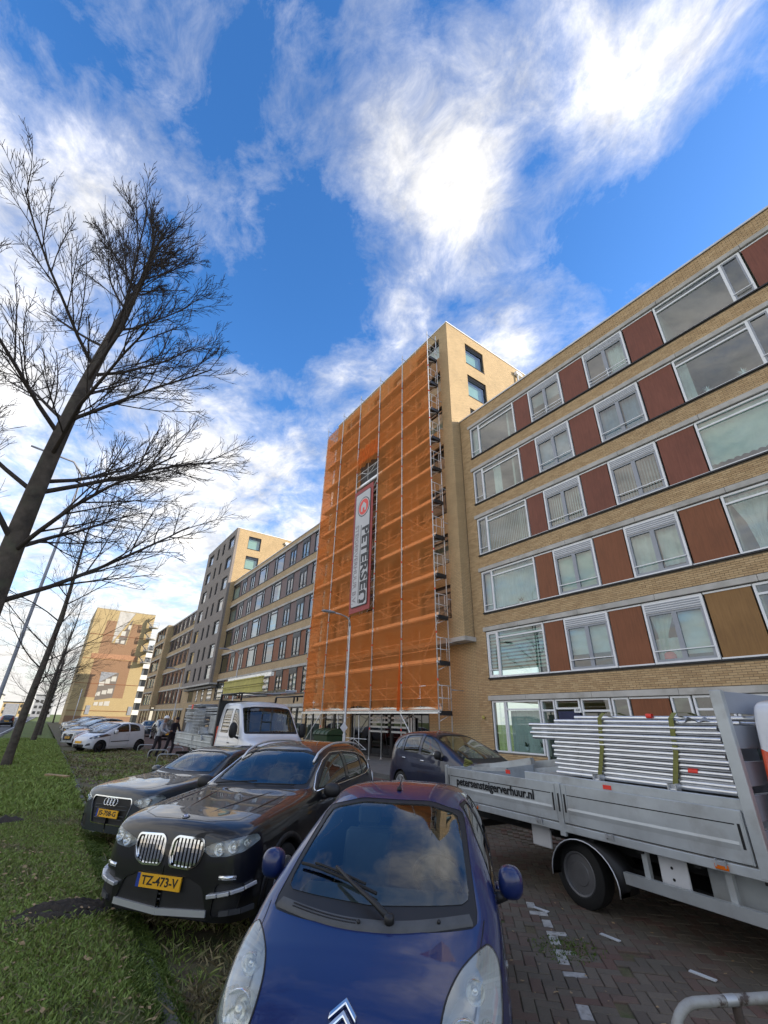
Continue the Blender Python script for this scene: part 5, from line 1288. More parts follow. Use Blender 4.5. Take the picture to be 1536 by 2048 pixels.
def wheel_meshes(rad, width, rimr, style, spokes=5):
    t = MB(); h = width / 2
    t.lathe([(-h * 0.8, rimr), (-h, rimr + 0.02), (-h * 1.0, rad - 0.05), (-h * 0.82, rad - 0.008), (-h * 0.5, rad), (h * 0.5, rad), (h * 0.82, rad - 0.008), (h, rad - 0.05), (h, rimr + 0.02), (h * 0.8, rimr)], (0, 0, 0), (0, 1, 0), 40, False)
    tm = t.mesh('tyre', 'rubber', 'auto')
    r = MB()
    r.lathe([(h * 0.92, rimr + 0.012), (h * 0.98, rimr + 0.004), (h * 0.90, rimr - 0.012), (h * 0.3, rimr - 0.03), (-h * 0.4, rimr - 0.035)], (0, 0, 0), (0, 1, 0), 40, False)
    r.lathe([(-h * 0.1, rimr - 0.03), (-h * 0.1, 0.02)], (0, 0, 0), (0, 1, 0), 32, False)
    r.lathe([(h * 0.3, 0.075), (h * 0.72, 0.068), (h * 0.78, 0.03), (h * 0.78, 0.002)], (0, 0, 0), (0, 1, 0), 20)
    if style == 'spoke':
        for i in range(spokes):
            a = 2 * math.pi * i / spokes
            for da in (-0.13, 0.13):
                p = Vector((math.cos(a + da * 0.7) * 0.06, h * 0.62, math.sin(a + da * 0.7) * 0.06)); q = Vector((math.cos(a + da) * (rimr - 0.01), h * 0.8, math.sin(a + da) * (rimr - 0.01)))
                r.bar(p, q, 0.035, 0.03, (0, 1, 0))
    elif style == 'cap':
        r.lathe([(h * 0.55, rimr - 0.02), (h * 0.75, rimr * 0.72), (h * 0.8, rimr * 0.5), (h * 0.85, 0.0)], (0, 0, 0), (0, 1, 0), 32)
        for i in range(7):
            a = 2 * math.pi * i / 7; r.bar((math.cos(a) * 0.07, h * 0.83, math.sin(a) * 0.07), (math.cos(a) * (rimr - 0.03), h * 0.70, math.sin(a) * (rimr - 0.03)), 0.03, 0.03, (0, 1, 0))
    elif style == 'steel':
        r.lathe([(h * 0.70, rimr - 0.015), (h * 0.60, rimr * 0.90), (h * 0.62, rimr * 0.62), (h * 0.78, rimr * 0.55), (h * 0.80, 0.0)], (0, 0, 0), (0, 1, 0), 32)
        r.mat(1)
        for i in range(14):
            a = 2 * math.pi * i / 14; r.lathe([(h * .615, .016), (h * .66, .016)], (math.cos(a) * rimr * .77, 0, math.sin(a) * rimr * .77), (0, 1, 0), 8)
    rm = r.mesh('rim', ['silver', 'print_black'] if style != 'steel' else ['steel_rim', 'print_black'], 'auto')
    if style == 'darkspoke': pass
    return tm, rm
def line_on(B, pts, axis, sgn, r=0.0035, mat='print_black'):
    """a panel gap that follows the shell along a drawn line"""
    out_ = []
    for (a, b) in pts:
        h = B.side(a, b, sgn) if axis == 1 else (B.topz(a, b) if axis == 2 else B.front(a, b))
        if h is not None: out_.append(h - B.nrm(h) * 0.001)
    return out_
def dens(pts, n=8):
    r = []
    for p, q in zip(pts[:-1], pts[1:]):
        for i in range(n): t = i / n; r.append((p[0] * (1 - t) + q[0] * t, p[1] * (1 - t) + q[1] * t))
    r.append(pts[-1]); return r

def build_car(S, name, label, loc, yaw, group=None, detail=True):
    """S: body curves and outlines of one kind of car. Outlines use l (metres back from the nose) and z, or w and z."""
    L = S['L']; T = thing(name, label, 'car', loc, yaw, group)
    B = Body(S); X = lambda l: L / 2 - l
    paintm = S['paint']
    wr, fo, wb = S['wr'], S['fo'], S['wbase']
    tub = S.get('track', 0.74)
    # --- wheel openings
    arch = []
    for l in (fo, fo + wb):
        for sg in (1, -1):
            rr = wr + S.get('gap', 0.055)
            poly = [(X(l) + rr * math.cos(a), wr + 0.0 + rr * math.sin(a)) for a in np.linspace(-0.35, math.pi + 0.35, 26)]
            nb = B.cut(poly, 1, sg, None, 0.02); nb.free(); arch.append((l, sg, rr))
    # --- lower plastic / grilles / lamps on the nose (front outlines in w,z)
    extra = []
    def P_(spec, parent=T):
        nm, mat, axis, sign, poly, off, skirt = spec[:7]; opt = spec[7] if len(spec) > 7 else {}
        if axis == 1: poly = [(X(a), b) for a, b in poly]
        if axis == 2: poly = [(X(a), b) for a, b in poly]
        zl = None
        if axis == 0: zl = (lambda c: c.x > X(opt.get('lmax', 1.2))) if sign > 0 else (lambda c: c.x < X(L - 1.2))
        if 'lmin' in opt:
            zl = lambda c: X(opt['lmin']) > c.x > X(opt['lmax'])
        nb = B.cut(poly, axis, sign, zl, opt.get('facing', 0.05))
        if len(nb.faces) == 0: nb.free(); return None
        if 'inner' in opt:
            nm2, mat2, d2, off2 = opt['inner']
            inn = B.cut(inset(poly, d2), axis, sign, zl, -1, nb)
        nb, nr = B.finish(nb, off, skirt)
        ob = link_mesh(nm, B.to_mesh(nb, nm, mat, nr), parent)
        if 'inner' in opt:
            inn, nr = B.finish(inn, off2); link_mesh(nm2, B.to_mesh(inn, nm2, mat2, nr), ob)
        return ob
    for spec in S.get('first', []):
        P_(spec)
    # --- glazing: dark seal first, pane cut out of it
    def glaze(nm, poly, axis, sign, edge, opt, gm='glass_car', bottom=None):
        if axis == 1: poly = [(X(a), b) for a, b in poly]
        zl = None
        if axis == 0: zl = (lambda c: X(opt['lmin']) > c.x > X(opt['lmax']))
        elif axis == 1: zl = (lambda c: c.z > opt.get('zmin', 0.5))
        nb = B.cut(poly, axis, sign, zl, opt.get('facing', 0.02))
        if len(nb.faces) == 0: nb.free(); return
        pane_poly = bottom if bottom else inset(poly, edge)
        pn = B.cut(pane_poly, axis, sign, zl, -1, nb)
        nb, nr = B.finish(nb, -0.003); seal = link_mesh(nm, B.to_mesh(nb, nm, S.get('seal', 'black_plastic'), nr), T)
        pn, nr = B.finish(pn, -0.006); link_mesh('pane', B.to_mesh(pn, 'pane', gm, nr), seal)
        return seal
    glaze('windscreen', S['screen'], 0, 1, 0.03, dict(lmin=S['screen_l'][0], lmax=S['screen_l'][1]), bottom=S.get('screen_pane'))
    glaze('rear_window', S['rear'], 0, -1, 0.03, dict(lmin=S['rear_l'][0], lmax=S['rear_l'][1]), 'glass_dark')
    for sg in (1, -1):
        for i, dlo in enumerate(S['dlo']):
            glaze('side_window', dlo, 1, sg, 0.018, dict(zmin=0.6), S.get('sideglass', ['glass_car'] * 9)[i])
    for spec in S.get('pieces', []):
        P_(spec)
    # --- lamps: lens, and a bright bowl housing behind it
    for lp in S['lamps']:
        for sg in (1, -1):
            ax = lp.get('axis', 0)
            poly = [(X(a), b * sg) for a, b in lp['poly']] if ax == 2 else (lp['poly'] if sg > 0 else mir(lp['poly']))
            zl = (lambda c: c.x > X(lp.get('lmax', 1.15)) and c.y * sg > 0)
            nb = B.cut(poly, ax, 1, zl, 0.01)
            if len(nb.faces) == 0: nb.free(); continue
            loop = [B.topz(a, b) if ax == 2 else B.front(a, b) for a, b in poly]
            house = nb.copy(); house.normal_update()
            nb, nr = B.finish(nb, 0.004, 0.004); lens = link_mesh('headlight', B.to_mesh(nb, 'headlight', lp.get('mat', 'lens_clear'), nr), T)
            if lp.get('rim'):
                loop = [q + B.nrm(q) * .001 for q in loop if (q - loop[0]).length < 1.2]; MB().tube(loop + loop[:1], .0055, 5).build('lamp_gasket', 'print_black', lens, True)
            house, nr = B.finish(house, -lp.get('depth', .05) * 1.3); link_mesh('housing', B.to_mesh(house, 'housing', lp.get('house', 'silver'), nr), lens)
            mb = MB(); pts = []
            for (w, z, r) in lp['bowls']:
                c = B.front(w * sg, z)
                if c is None: continue
                ax_ = Vector((1, 0.15 * sg, 0.12)).normalized(); c = c - ax_ * lp.get('depth', 0.045)
                mb.lathe([(-0.02, r * 0.35), (0.0, r * 0.8), (0.03, r), (0.034, r * 1.05), (0.03, r * 1.08), (-0.02, r * 1.02)], c, ax_, 24)
                mb.ellipsoid(c + ax_ * 0.005, r * 0.42, r * 0.42, r * 0.42, 12, 8)
            if mb.v: mb.build('reflector', lp.get('bowlmat', 'reflector'), lens, 'auto')
    for fn in S.get('custom', []): fn(T, B, X)
    # --- panel gaps
    for sg in (1, -1):
        g = MB()
        for ln in S.get('gaps', []):
            pts = line_on(B, dens([(X(a), b) for a, b in ln], 6), 1, sg)
            if len(pts) > 2: g.tube(pts, 0.0035, 5)
        if g.v: g.build('door_seam', 'print_black', T, True)
    g = MB()
    for ln in S.get('topgaps', []):
        for s_ in (1, -1):
            pts = line_on(B, dens([(X(a), b * s_) for a, b in ln], 6), 2, 1)
            if len(pts) > 2: g.tube(pts, 0.0035, 5)
    if g.v: g.build('bonnet_seam', 'print_black', T, True)
    # --- handles, mirrors
    for sg in (1, -1):
        for (l, z) in S.get('handles', []):
            p = B.side(X(l), z, sg)
            if p is not None: MB().ellipsoid(p + Vector((0, sg * 0.014, 0)), 0.085, 0.016, 0.016, 12, 8, 0.7).build('door_handle', S.get('handlemat', paintm), T, True)
        ml, mw, mz, mrx, mry, mrz = S['mirror']
        mb = MB().ellipsoid((X(ml), mw * sg, mz), mrx, mry, mrz, 20, 14, 0.8)
        mo = mb.build('wing_mirror', S.get('mirmat', paintm), T, True)
        q = B.side(X(ml - 0.02), mz - mrz * 1.0, sg)
        if q is not None: MB().tube([q + Vector((0, -sg * 0.02, 0)), Vector((X(ml), (mw - mry * 0.4) * sg, mz - mrz * 0.75))], [0.035, 0.03], 10).build('mirror_arm', 'black_plastic', mo, True)
        MB().ellipsoid((X(ml) - mrx * 0.72, mw * sg, mz), mrx * 0.3, mry * 0.86, mrz * 0.82, 16, 8, 0.8).build('mirror_glass', 'chrome', mo, True)
    # --- shell, arches, floor, wheels
    link_mesh('body', B.shell(paintm), T)
    a = MB()
    for (l, sg, rr) in arch:
        wo = S['archw'] * sg; wi = wo - 0.34 * sg
        n = 18; ang = np.linspace(-0.3, math.pi + 0.3, n); vs = []
        for an in ang:
            x, z = X(l) + (rr + 0.004) * math.cos(an), wr + (rr + 0.004) * math.sin(an)
            vs += [(x, wo, z), (x, wi, z)]
        a.add(vs, [(2 * i, 2 * i + 1, 2 * i + 3, 2 * i + 2) for i in range(n - 1)])
        a.add([(X(l), wi, wr)] + vs[1::2], [(0, i + 1, i + 2) for i in range(n - 1)])
    zf = S['floor']; wf = S['archw'] - 0.05
    a.box(X(0.35), X(fo - wr - 0.1), -wf * 0.8, wf * 0.8, zf, zf + 0.06); a.box(X(fo + wr + 0.06), X(fo + wb - wr - 0.06), -wf, wf, zf, zf + 0.1); a.box(X(fo + wb + wr + .06), X(L - 0.2), -wf * .8, wf * .8, zf, zf + 0.06)
    a.box(X(0.5), X(L - 0.4), -wf + 0.32, wf - 0.32, zf + 0.02, zf + 0.2)
    a.build('underbody', 'chassis', T)
    if S.get('archtrim'):
        for (l, sg, rr) in arch:
            tr = MB(); vs = []
            ang = np.linspace(-0.12, math.pi + 0.12, 22)
            for an in ang:
                row = []
                for k, (dr, dp) in enumerate(((0.0, -0.03), (0.0, 0.014), (0.055, 0.012), (0.06, -0.01))):
                    x, z = X(l) + (rr + dr) * math.cos(an), wr + (rr + dr) * math.sin(an)
                    h = B.side(X(l) + (rr + 0.03) * math.cos(an), max(zf + .03, wr + (rr + 0.03) * math.sin(an)), sg)
                    y = (h.y if h is not None else S['archw'] * sg) + dp * sg; row.append((x, y, z))
                vs += row
            tr.add(vs, [(4 * i + k, 4 * i + k + 1, 4 * i + k + 5, 4 * i + k + 4) for i in range(21) for k in range(3)])
            tr.build('wheel_arch_trim', 'black_plastic', T, True)
    tm, rm = S['wheels']
    for (l, sg, rr) in arch:
        w = link_mesh('wheel', tm, T); w.location = (X(l), tub * sg, wr); w.rotation_euler = (0, random.uniform(0, 6), 0 if sg > 0 else math.pi)
        link_mesh('rim', rm, w)
    # --- cabin
    ib = MB(); hb = S['beltz']
    ib.box(X(S['dash'] + .0), X(S['dash'] + 0.42), -S['cabw'], S['cabw'], 0.5, hb - 0.06)
    ib.box(X(S['dash']), X(S['cabend']), -S['cabw'], S['cabw'], 0.28, 0.36)
    ib.build('dashboard', 'grey_plastic', T, bevel=0.04)
    for sg in (1, -1):
        st = MB(); sl = S['seatl']
        st.box(X(sl), X(sl + 0.5), 0.14 * sg, 0.62 * sg, 0.42, 0.58)
        st.add([(X(sl + .44 + dx), y, z) for (dx, z) in ((0, .5), (0.24, S['seatz'])) for (dx2) in (0,) for y in (0.15 * sg, 0.60 * sg)] + [(X(sl + .60 + dx), y, z) for (dx, z) in ((0, .5), (0.18, S['seatz'])) for y in (0.15 * sg, 0.60 * sg)], [(0, 1, 3, 2), (4, 6, 7, 5), (0, 4, 5, 1), (2, 3, 7, 6), (0, 2, 6, 4), (1, 5, 7, 3)])
        st.box(X(sl + 0.66), X(sl + 0.80), 0.27 * sg, 0.48 * sg, S['seatz'] + 0.03, S['seatz'] + 0.20)
        st.build('seat', 'seat_cloth', T, bevel=0.03)
    rb = MB().box(X(S['rearl']), X(S['rearl'] + 0.16), -S['cabw'] * 0.9, S['cabw'] * 0.9, 0.4, S['seatz'] - 0.04)
    rb.build('rear_bench', 'seat_cloth', T, bevel=0.04)
    sw = MB(); c = Vector((X(S['dash'] + 0.55), 0.36, hb - 0.02)); ax = Vector((-0.9, 0, 0.45)).normalized(); u_ = Vector((0, 1, 0)); v_ = ax.cross(u_)
    sw.tube([c + (u_ * math.cos(t) + v_ * math.sin(t)) * 0.185 for t in np.linspace(0, 2 * math.pi, 25)], 0.015, 8)
    for t in (0.2, math.pi - 0.2, -math.pi / 2): sw.bar(c, c + (u_ * math.cos(t) + v_ * math.sin(t)) * 0.18, 0.04, 0.015)
    sw.build('steering_wheel', 'black_plastic', T, True)
    # --- number plate
    if 'plate' in S:
        w0, z0, txt = S['plate']; p = B.front(w0, z0); tilt = Vector((0.08, 0, 1))
        px = p.x + S.get('plate_out', 0.02)
        mt_ = frame((px, w0, z0), (0, 1, 0), (-0.06, 0, 1))
        pb = MB().box(-0.26, 0.26, -0.055, 0.055, -0.012, 0.004); pb.v = [tuple(mt_ @ Vector(q)) for q in pb.v]
        po = pb.build('number_plate', 'plate_yellow', T)
        bb = MB().box(-0.26, -0.222, -0.055, 0.055, 0.004, 0.0055); bb.v = [tuple(mt_ @ Vector(q)) for q in bb.v]; bb.build('country_band', 'plate_blue', po)
        if txt: add_text('characters', txt, 0.098, mt_ @ Matrix.Translation((0.015, 0.0, 0.0055)), 'print_black', po, bold=0.0022, extrude=0.0006, width=0.43)
        if S.get('rearplate', True):
            pr = B.front(0, S.get('rpz', 0.75), True)
            if pr is not None: MB().box(pr.x - 0.02, pr.x + 0.01, -0.26, 0.26, S.get('rpz', 0.75) - 0.055, S.get('rpz', 0.75) + 0.055).build('number_plate', 'plate_yellow', T)
    return T

paint('paint_blue', (0.004, 0.016, 0.095), 0.0, 0.4)
paint('paint_black', (0.0035, 0.004, 0.006))
paint('paint_darkgrey', (0.018, 0.025, 0.032))
paint('paint_white', (0.62, 0.63, 0.64))
paint('paint_navy', (0.010, 0.014, 0.040))
paint('paint_silver', (0.40, 0.41, 0.42))
paint('paint_red', (0.20, 0.012, 0.014))
paint('paint_slate', (0.05, 0.06, 0.075))

pm('steel_rim', (0.17, 0.17, 0.175), 0.5, metal=0.4, var=0.2)
WCAP = wheel_meshes(0.275, 0.165, 0.185, 'cap'); WSUV = wheel_meshes(0.372, 0.24, 0.245, 'spoke', 5); WMID = wheel_meshes(0.32, 0.21, 0.225, 'spoke', 5)

# ---- the small blue hatchback in front of the camera
def blue_custom(T, B, X):
    # double chevron badge on the bonnet edge
    g = MB()
    for k, z0 in ((0, 0.0), (1, -0.075)):
        pts = [(-0.066, -0.036), (0.0, 0.034), (0.066, -0.036), (0.066, -0.066), (0.0, 0.005), (-0.066, -0.066)]
        c = B.topz(X(0.215 - 0.045 * k), 0); n = B.nrm(c); ux = Vector((0, 1, 0)); uy = (Vector((-1, 0, 0)) - n * Vector((-1, 0, 0)).dot(n)).normalized()
        g.prism(pts, lambda a, b, d: c + ux * a + uy * b + n * d, 0.004, 0.024 )
    g.build('badge', 'chrome', T, bevel=0.004)
    # cowl grille, wiper with its arm, washer jets, aerial, side repeaters
    cw = MB()
    base = [(B.topz(X(0.70 + 0.15 * (w / 0.62) ** 2), w)) for w in np.linspace(-0.60, 0.60, 25)]
    lo = [(B.topz(X(0.63 + 0.16 * (w / 0.62) ** 2), w)) for w in np.linspace(-0.62, 0.62, 25)]
    vs = [p + Vector((0, 0, 0.010)) for p in base] + [p + Vector((0, 0, 0.012)) for p in lo] + [p - Vector((0, 0, 0.01)) for p in lo]
    cw.add(vs, [(i, i + 1, 26 + i, 25 + i) for i in range(24)] + [(25 + i, 26 + i, 51 + i, 50 + i) for i in range(24)])
    co = cw.build('scuttle', 'grey_plastic', T, True)
    sl = MB()
    for i in range(46):
        w = -0.50 + i * 0.0095; l = 0.675 + 0.155 * (w / 0.62) ** 2
        for dl in (-0.012, 0.008): 
            p = B.topz(X(l + dl), w); sl.box(p.x - 0.006, p.x + 0.006, p.y - 0.0028, p.y + 0.0028, p.z + 0.008, p.z + 0.0135)
    sl.build('vent_slot', 'print_black', co)
    def on(l, w, h): p = B.topz(X(l), w); return p + B.nrm(p) * h
    w = MB(); pv = on(0.70, 0.13, 0.03); el = on(0.98, -0.28, 0.06)
    w.tube([pv, on(0.77, 0.03, 0.045), on(0.88, -0.14, 0.055), el], [0.020, 0.017, 0.012, 0.009], 8); w.lathe([(-0.03, 0.03), (0.012, 0.03), (0.02, 0.02)], pv, (0.3, 0, 1), 14)
    wo = w.build('wiper', 'black_plastic', T, True)
    b = MB(); b.tube([on(1.06 - 0.22 * ((q + .55) / 0.62), q, 0.018) for q in np.linspace(-0.56, 0.02, 10)], 0.010, 6)
    b.tube([on(1.075 - 0.22 * ((q + .55) / 0.62), q, 0.03) for q in np.linspace(-0.45, -0.06, 8)], 0.008, 6); b.build('blade', 'rubber', wo, True)
    for wj in (-0.05, 0.42): MB().ellipsoid(on(0.67 + 0.15 * (wj / .62) ** 2, wj, 0.018), 0.012, 0.012, 0.012, 10, 6).build('washer_jet', 'print_black', T, True)
    p = B.topz(X(1.95), 0); MB().tube([p, p + Vector((-0.07, 0, 0.05)), p + Vector((-0.30, 0.0, 0.10))], [0.014, 0.006, 0.002], 6).build('aerial', 'black_plastic', T, True)
    MB().lathe([(0, 0.022), (0.03, 0.016)], p, (-0.3, 0, 1), 10).build('aerial_base', 'black_plastic', T, True)
    for sg in (1, -1):
        q = B.side(X(0.92), 0.72, sg); MB().ellipsoid(q, 0.028, 0.010, 0.018, 12, 8).build('side_repeater', 'lens_hazy', T, True)
lampC = rounded([(.72, .70), (.60, .615), (.46, .53), (.32, .475), (.18, .45), (.07, .455), (.10, .53), (.20, .635), (.32, .71), (.46, .748), (.62, .757), (.70, .745)], .06, 3)
C1 = dict(L=3.435, paint='paint_blue', smooth=3, crown=0.80, tuck=0.05,
    zt=[(0, .46), (.02, .55), (.06, .63), (.12, .69), (.20, .74), (.35, .805), (.55, .87), (.66, .905), (.78, .955), (.95, 1.045), (1.2, 1.165), (1.5, 1.29), (1.72, 1.375), (1.9, 1.432), (2.25, 1.465), (2.6, 1.455), (2.95, 1.41), (3.15, 1.34), (3.28, 1.12), (3.38, .85), (3.435, .6)],
    zb=[(0, .30), (.15, .22), (.5, .19), (2.9, .19), (3.3, .26), (3.435, .40)],
    wm=[(0, .02), (.012, .22), (.05, .44), (.12, .58), (.25, .69), (.45, .765), (.75, .81), (1.2, .815), (2.4, .815), (2.9, .805), (3.15, .76), (3.33, .66), (3.41, .45), (3.435, .02)],
    zm=[(0, .38), (.4, .48), (1.2, .55), (2.8, .58), (3.435, .5)],
    wb=[(0, .01), (.05, .40), (.12, .54), (.25, .65), (.45, .72), (.75, .765), (1.1, .785), (2.4, .785), (2.9, .765), (3.2, .68), (3.435, .01)],
    zbelt=[(0, .42), (.06, .57), (.12, .625), (.25, .68), (.5, .76), (.8, .835), (1.1, .90), (1.6, .93), (2.4, .96), (2.9, .99), (3.2, .98), (3.435, .55)],
    we=[(0, .005), (.05, .33), (.12, .46), (.25, .55), (.45, .60), (.65, .645), (.85, .66), (1.1, .645), (1.45, .60), (1.75, .555), (2.2, .545), (2.8, .52), (3.1, .49), (3.3, .45), (3.435, .005)],
    ze=[(0, .44), (.06, .61), (.12, .665), (.25, .735), (.5, .825), (.66, .87), (.8, .915), (.95, .99), (1.2, 1.115), (1.5, 1.245), (1.75, 1.345), (2.2, 1.42), (2.6, 1.41), (2.95, 1.365), (3.15, 1.30), (3.3, 1.05), (3.435, .57)],
    wr=0.275, fo=0.715, wbase=2.34, track=0.715, archw=0.80, floor=0.20, wheels=WCAP, gap=0.05,
    screen=rounded([(-.655, .915), (-.40, .905), (0, .90), (.40, .905), (.655, .915), (.575, 1.34), (.30, 1.395), (-.30, 1.395), (-.575, 1.34)], 0.04, 2),
    screen_pane=rounded([(-.61, .985), (0, .965), (.61, .985), (.535, 1.33), (.28, 1.375), (-.28, 1.375), (-.535, 1.33)], 0.05, 2), screen_l=(0.58, 2.0),
    rear=[(-.55, .98), (.55, .98), (.46, 1.30), (-.46, 1.30)], rear_l=(2.9, 3.5),
    dlo=[rounded([(1.20, .955), (2.05, .975), (2.05, 1.385), (1.85, 1.375), (1.55, 1.22)], .03, 2), rounded([(2.12, .98), (2.85, 1.0), (2.80, 1.30), (2.55, 1.365), (2.12, 1.385)], .04, 2)],
    lamps=[dict(poly=lampC, axis=2, depth=.10, rim=True, bowls=[(0.58, 0.675, 0.078), (0.63, 0.775, 0.046), (0.69, 0.67, 0.034)], mat='lens_hazy', house='silver')],
    pieces=[('bumper_grille', 'black_plastic', 0, 1, rounded([(-.42, .30), (.42, .30), (.36, .42), (-.36, .42)], .03), -0.03, 0)],
    gaps=[[(1.14, .30), (1.10, .6), (1.13, .93)], [(2.08, .26), (2.085, .95)], [(1.14, .30), (1.4, .25), (2.08, .25)]],
    topgaps=[[(.62, .650), (.85, .685)]],
    handles=[(1.92, .83)], mirror=(1.33, .885, 1.005, .085, .085, .095), plate=(0, .45, ''), beltz=.95, dash=1.05, cabw=.66, cabend=3.1, seatl=1.75, seatz=1.05, rearl=2.75, custom=[blue_custom])
blue_hatchback = build_car(C1, 'blue_hatchback', 'dark blue small hatchback with chevron badge, nearest the camera', (2.655, 3.513, -0.2), R(-136))

# ---- the black SUV
def suv_custom(T, B, X):
    # kidney grille bars
    for sg in (1, -1):
        kid = MB()
        for i in range(8):
            w = sg * (0.070 + i * 0.0425); zt_, zb_ = 0.882 - (0.02 if i in (0, 7) else 0), 0.655 + (0.025 if i in (0, 7) else 0.0)
            pts = [B.front(w, z) for z in np.linspace(zb_, zt_, 7)]
            pts = [p + Vector((-0.012, 0, 0)) for p in pts]
            for a, b in zip(pts[:-1], pts[1:]): kid.bar(a, b, 0.024, 0.010, (1, 0, 0))
        kid.build('grille_bar', 'chrome', T, fixn=True)
    # round badge
    c = B.topz(X(0.20), 0.0); n = B.nrm(c); u1 = Vector((0, 1, 0)); u2 = n.cross(u1) * -1
    u2 = (Vector((-1, 0, 0)) - n * Vector((-1, 0, 0)).dot(n)).normalized()
    b = MB(); b.lathe([(-0.005, 0.041), (0.006, 0.041), (0.008, 0.038), (0.008, 0.0)], c, n, 28)
    bo = b.build('badge', 'print_black', T, 'auto'); ring = MB().tube([c + n * 0.007 + (u1 * math.cos(t) + u2 * math.sin(t)) * 0.041 for t in np.linspace(0, 2 * math.pi, 29)], 0.0025, 6); ring.build('badge_ring', 'chrome', bo, True)
    q = MB()
    for k in range(4):
        q.mat(k % 2); a0 = k * math.pi / 2; q.prism([(0, 0)] + [(0.024 * math.cos(a0 + t), 0.024 * math.sin(a0 + t)) for t in np.linspace(0, math.pi / 2, 7)], lambda a, b_, d: c + u1 * a + u2 * b_ + n * d, 0.0085, 0.0100)
    q.build('badge_quarters', ['white_frame', 'plate_blue'], bo)
    # roof rails, chrome window surround
    for sg in (1, -1):
        r = MB(); pts = []
        for l in np.linspace(2.12, 4.28, 16):
            p = B.topz(X(l), 0.60 * sg); lift = 0.045 * min(1, (l - 2.10) / 0.15, (4.30 - l) / 0.15); pts.append(p + Vector((0, 0, 0.004 + lift)))
        r.tube(pts, 0.017, 8); r.build('roof_rail', 'silver', T, True)
        ch = MB(); pts = []
        for l, z in [(1.72, 1.135), (2.4, 1.145), (3.2, 1.16), (3.75, 1.175), (4.05, 1.22), (4.12, 1.30), (3.95, 1.42), (3.6, 1.50), (3.0, 1.55), (2.55, 1.545), (2.25, 1.46), (1.95, 1.31), (1.72, 1.165), (1.70, 1.14)]:
            p = B.side(X(l), z, sg)
            if p is not None: pts.append(p + B.nrm(p) * 0.004)
        ch.tube(pts, 0.009, 6); ch.build('window_trim', 'chrome', T, True)
    # bonnet creases
    for (l0, w0, l1, w1) in ((0.30, .16, 1.45, .40), (0.42, .56, 1.42, .60)):
        for sg in (1, -1):
            pts = [B.topz(X(l), (w0 + (w1 - w0) * (l - l0) / (l1 - l0)) * sg) for l in np.linspace(l0, l1, 16)]
            r = [0.004 + 0.013 * math.sin(math.pi * i / 15) for i in range(16)]
            MB().tube([p - Vector((0, 0, 0.006)) for p in pts], r, 10).build('bonnet_crease', 'paint_black', T, True)
    # skid plate and bumper blades
    for sg in (1, -1):
        pts = [B.front(w * sg, z) for w, z in ((.54, .46), (.64, .475), (.74, .49), (.83, .51), (.88, .53))]
        bl = MB(); 
        for a, b in zip(pts[:-1], pts[1:]): bl.bar(a + Vector((.006, 0, 0)), b + Vector((.006, 0, 0)), 0.03, 0.085, (1, 0, 0))
        bl.build('bumper_blade', 'silver', T, bevel=0.004)
        fpts = [B.front(w * sg, .60) for w in (.62, .70, .77)]
        fl = MB().tube([p + Vector((-.006, 0, 0)) for p in fpts], 0.020, 10); fl.build('fog_light', 'reflector', T, True)
    xs_ = lambda w: B.front(w, .60).x
    pts = [Vector((xs_(w) - .01, w, .30 + .05 * abs(w))) for w in np.linspace(-.54, .54, 17)]
    sk = MB()
    for a, b in zip(pts[:-1], pts[1:]): sk.bar(a, b, 0.05, 0.050, (1, 0, 0))
    sk.build('skid_plate', 'silver', T)
    for z in (.385, .425):
        pts = [Vector((xs_(w) - .02, w, z)) for w in np.linspace(-.46, .46, 11)]; MB().tube(pts, .008, 5).build('intake_slat', 'grey_plastic', T, True)
    for sg in (1, -1):
        pts = [Vector((xs_(w * sg) - .015, w * sg, .33 + .06 * (w - .62))) for w in (.66, .74, .82, .88)]
        sp = MB()
        for a, b in zip(pts[:-1], pts[1:]): sp.bar(a, b, .04, .035, (1, 0, 0))
        sp.build('splitter', 'grey_plastic', T)
    for sg in (-1,):
        w = MB(); on = lambda l, ww, h: (lambda p: p + B.nrm(p) * h)(B.topz(X(l), ww))
    wp = MB()
    for q0, q1 in ((-0.62, -0.02), (-0.02, 0.55)): wp.tube([on(1.58 + 0.12 * (t - q0), t, 0.016) for t in np.linspace(q0, q1, 10)], 0.010, 6)
    wp.build('wiper', 'rubber', T, True)
kidL = rounded([(.055, .645), (.29, .635), (.385, .685), (.42, .79), (.40, .895), (.09, .905), (.04, .865), (.030, .72)], .035, 3)
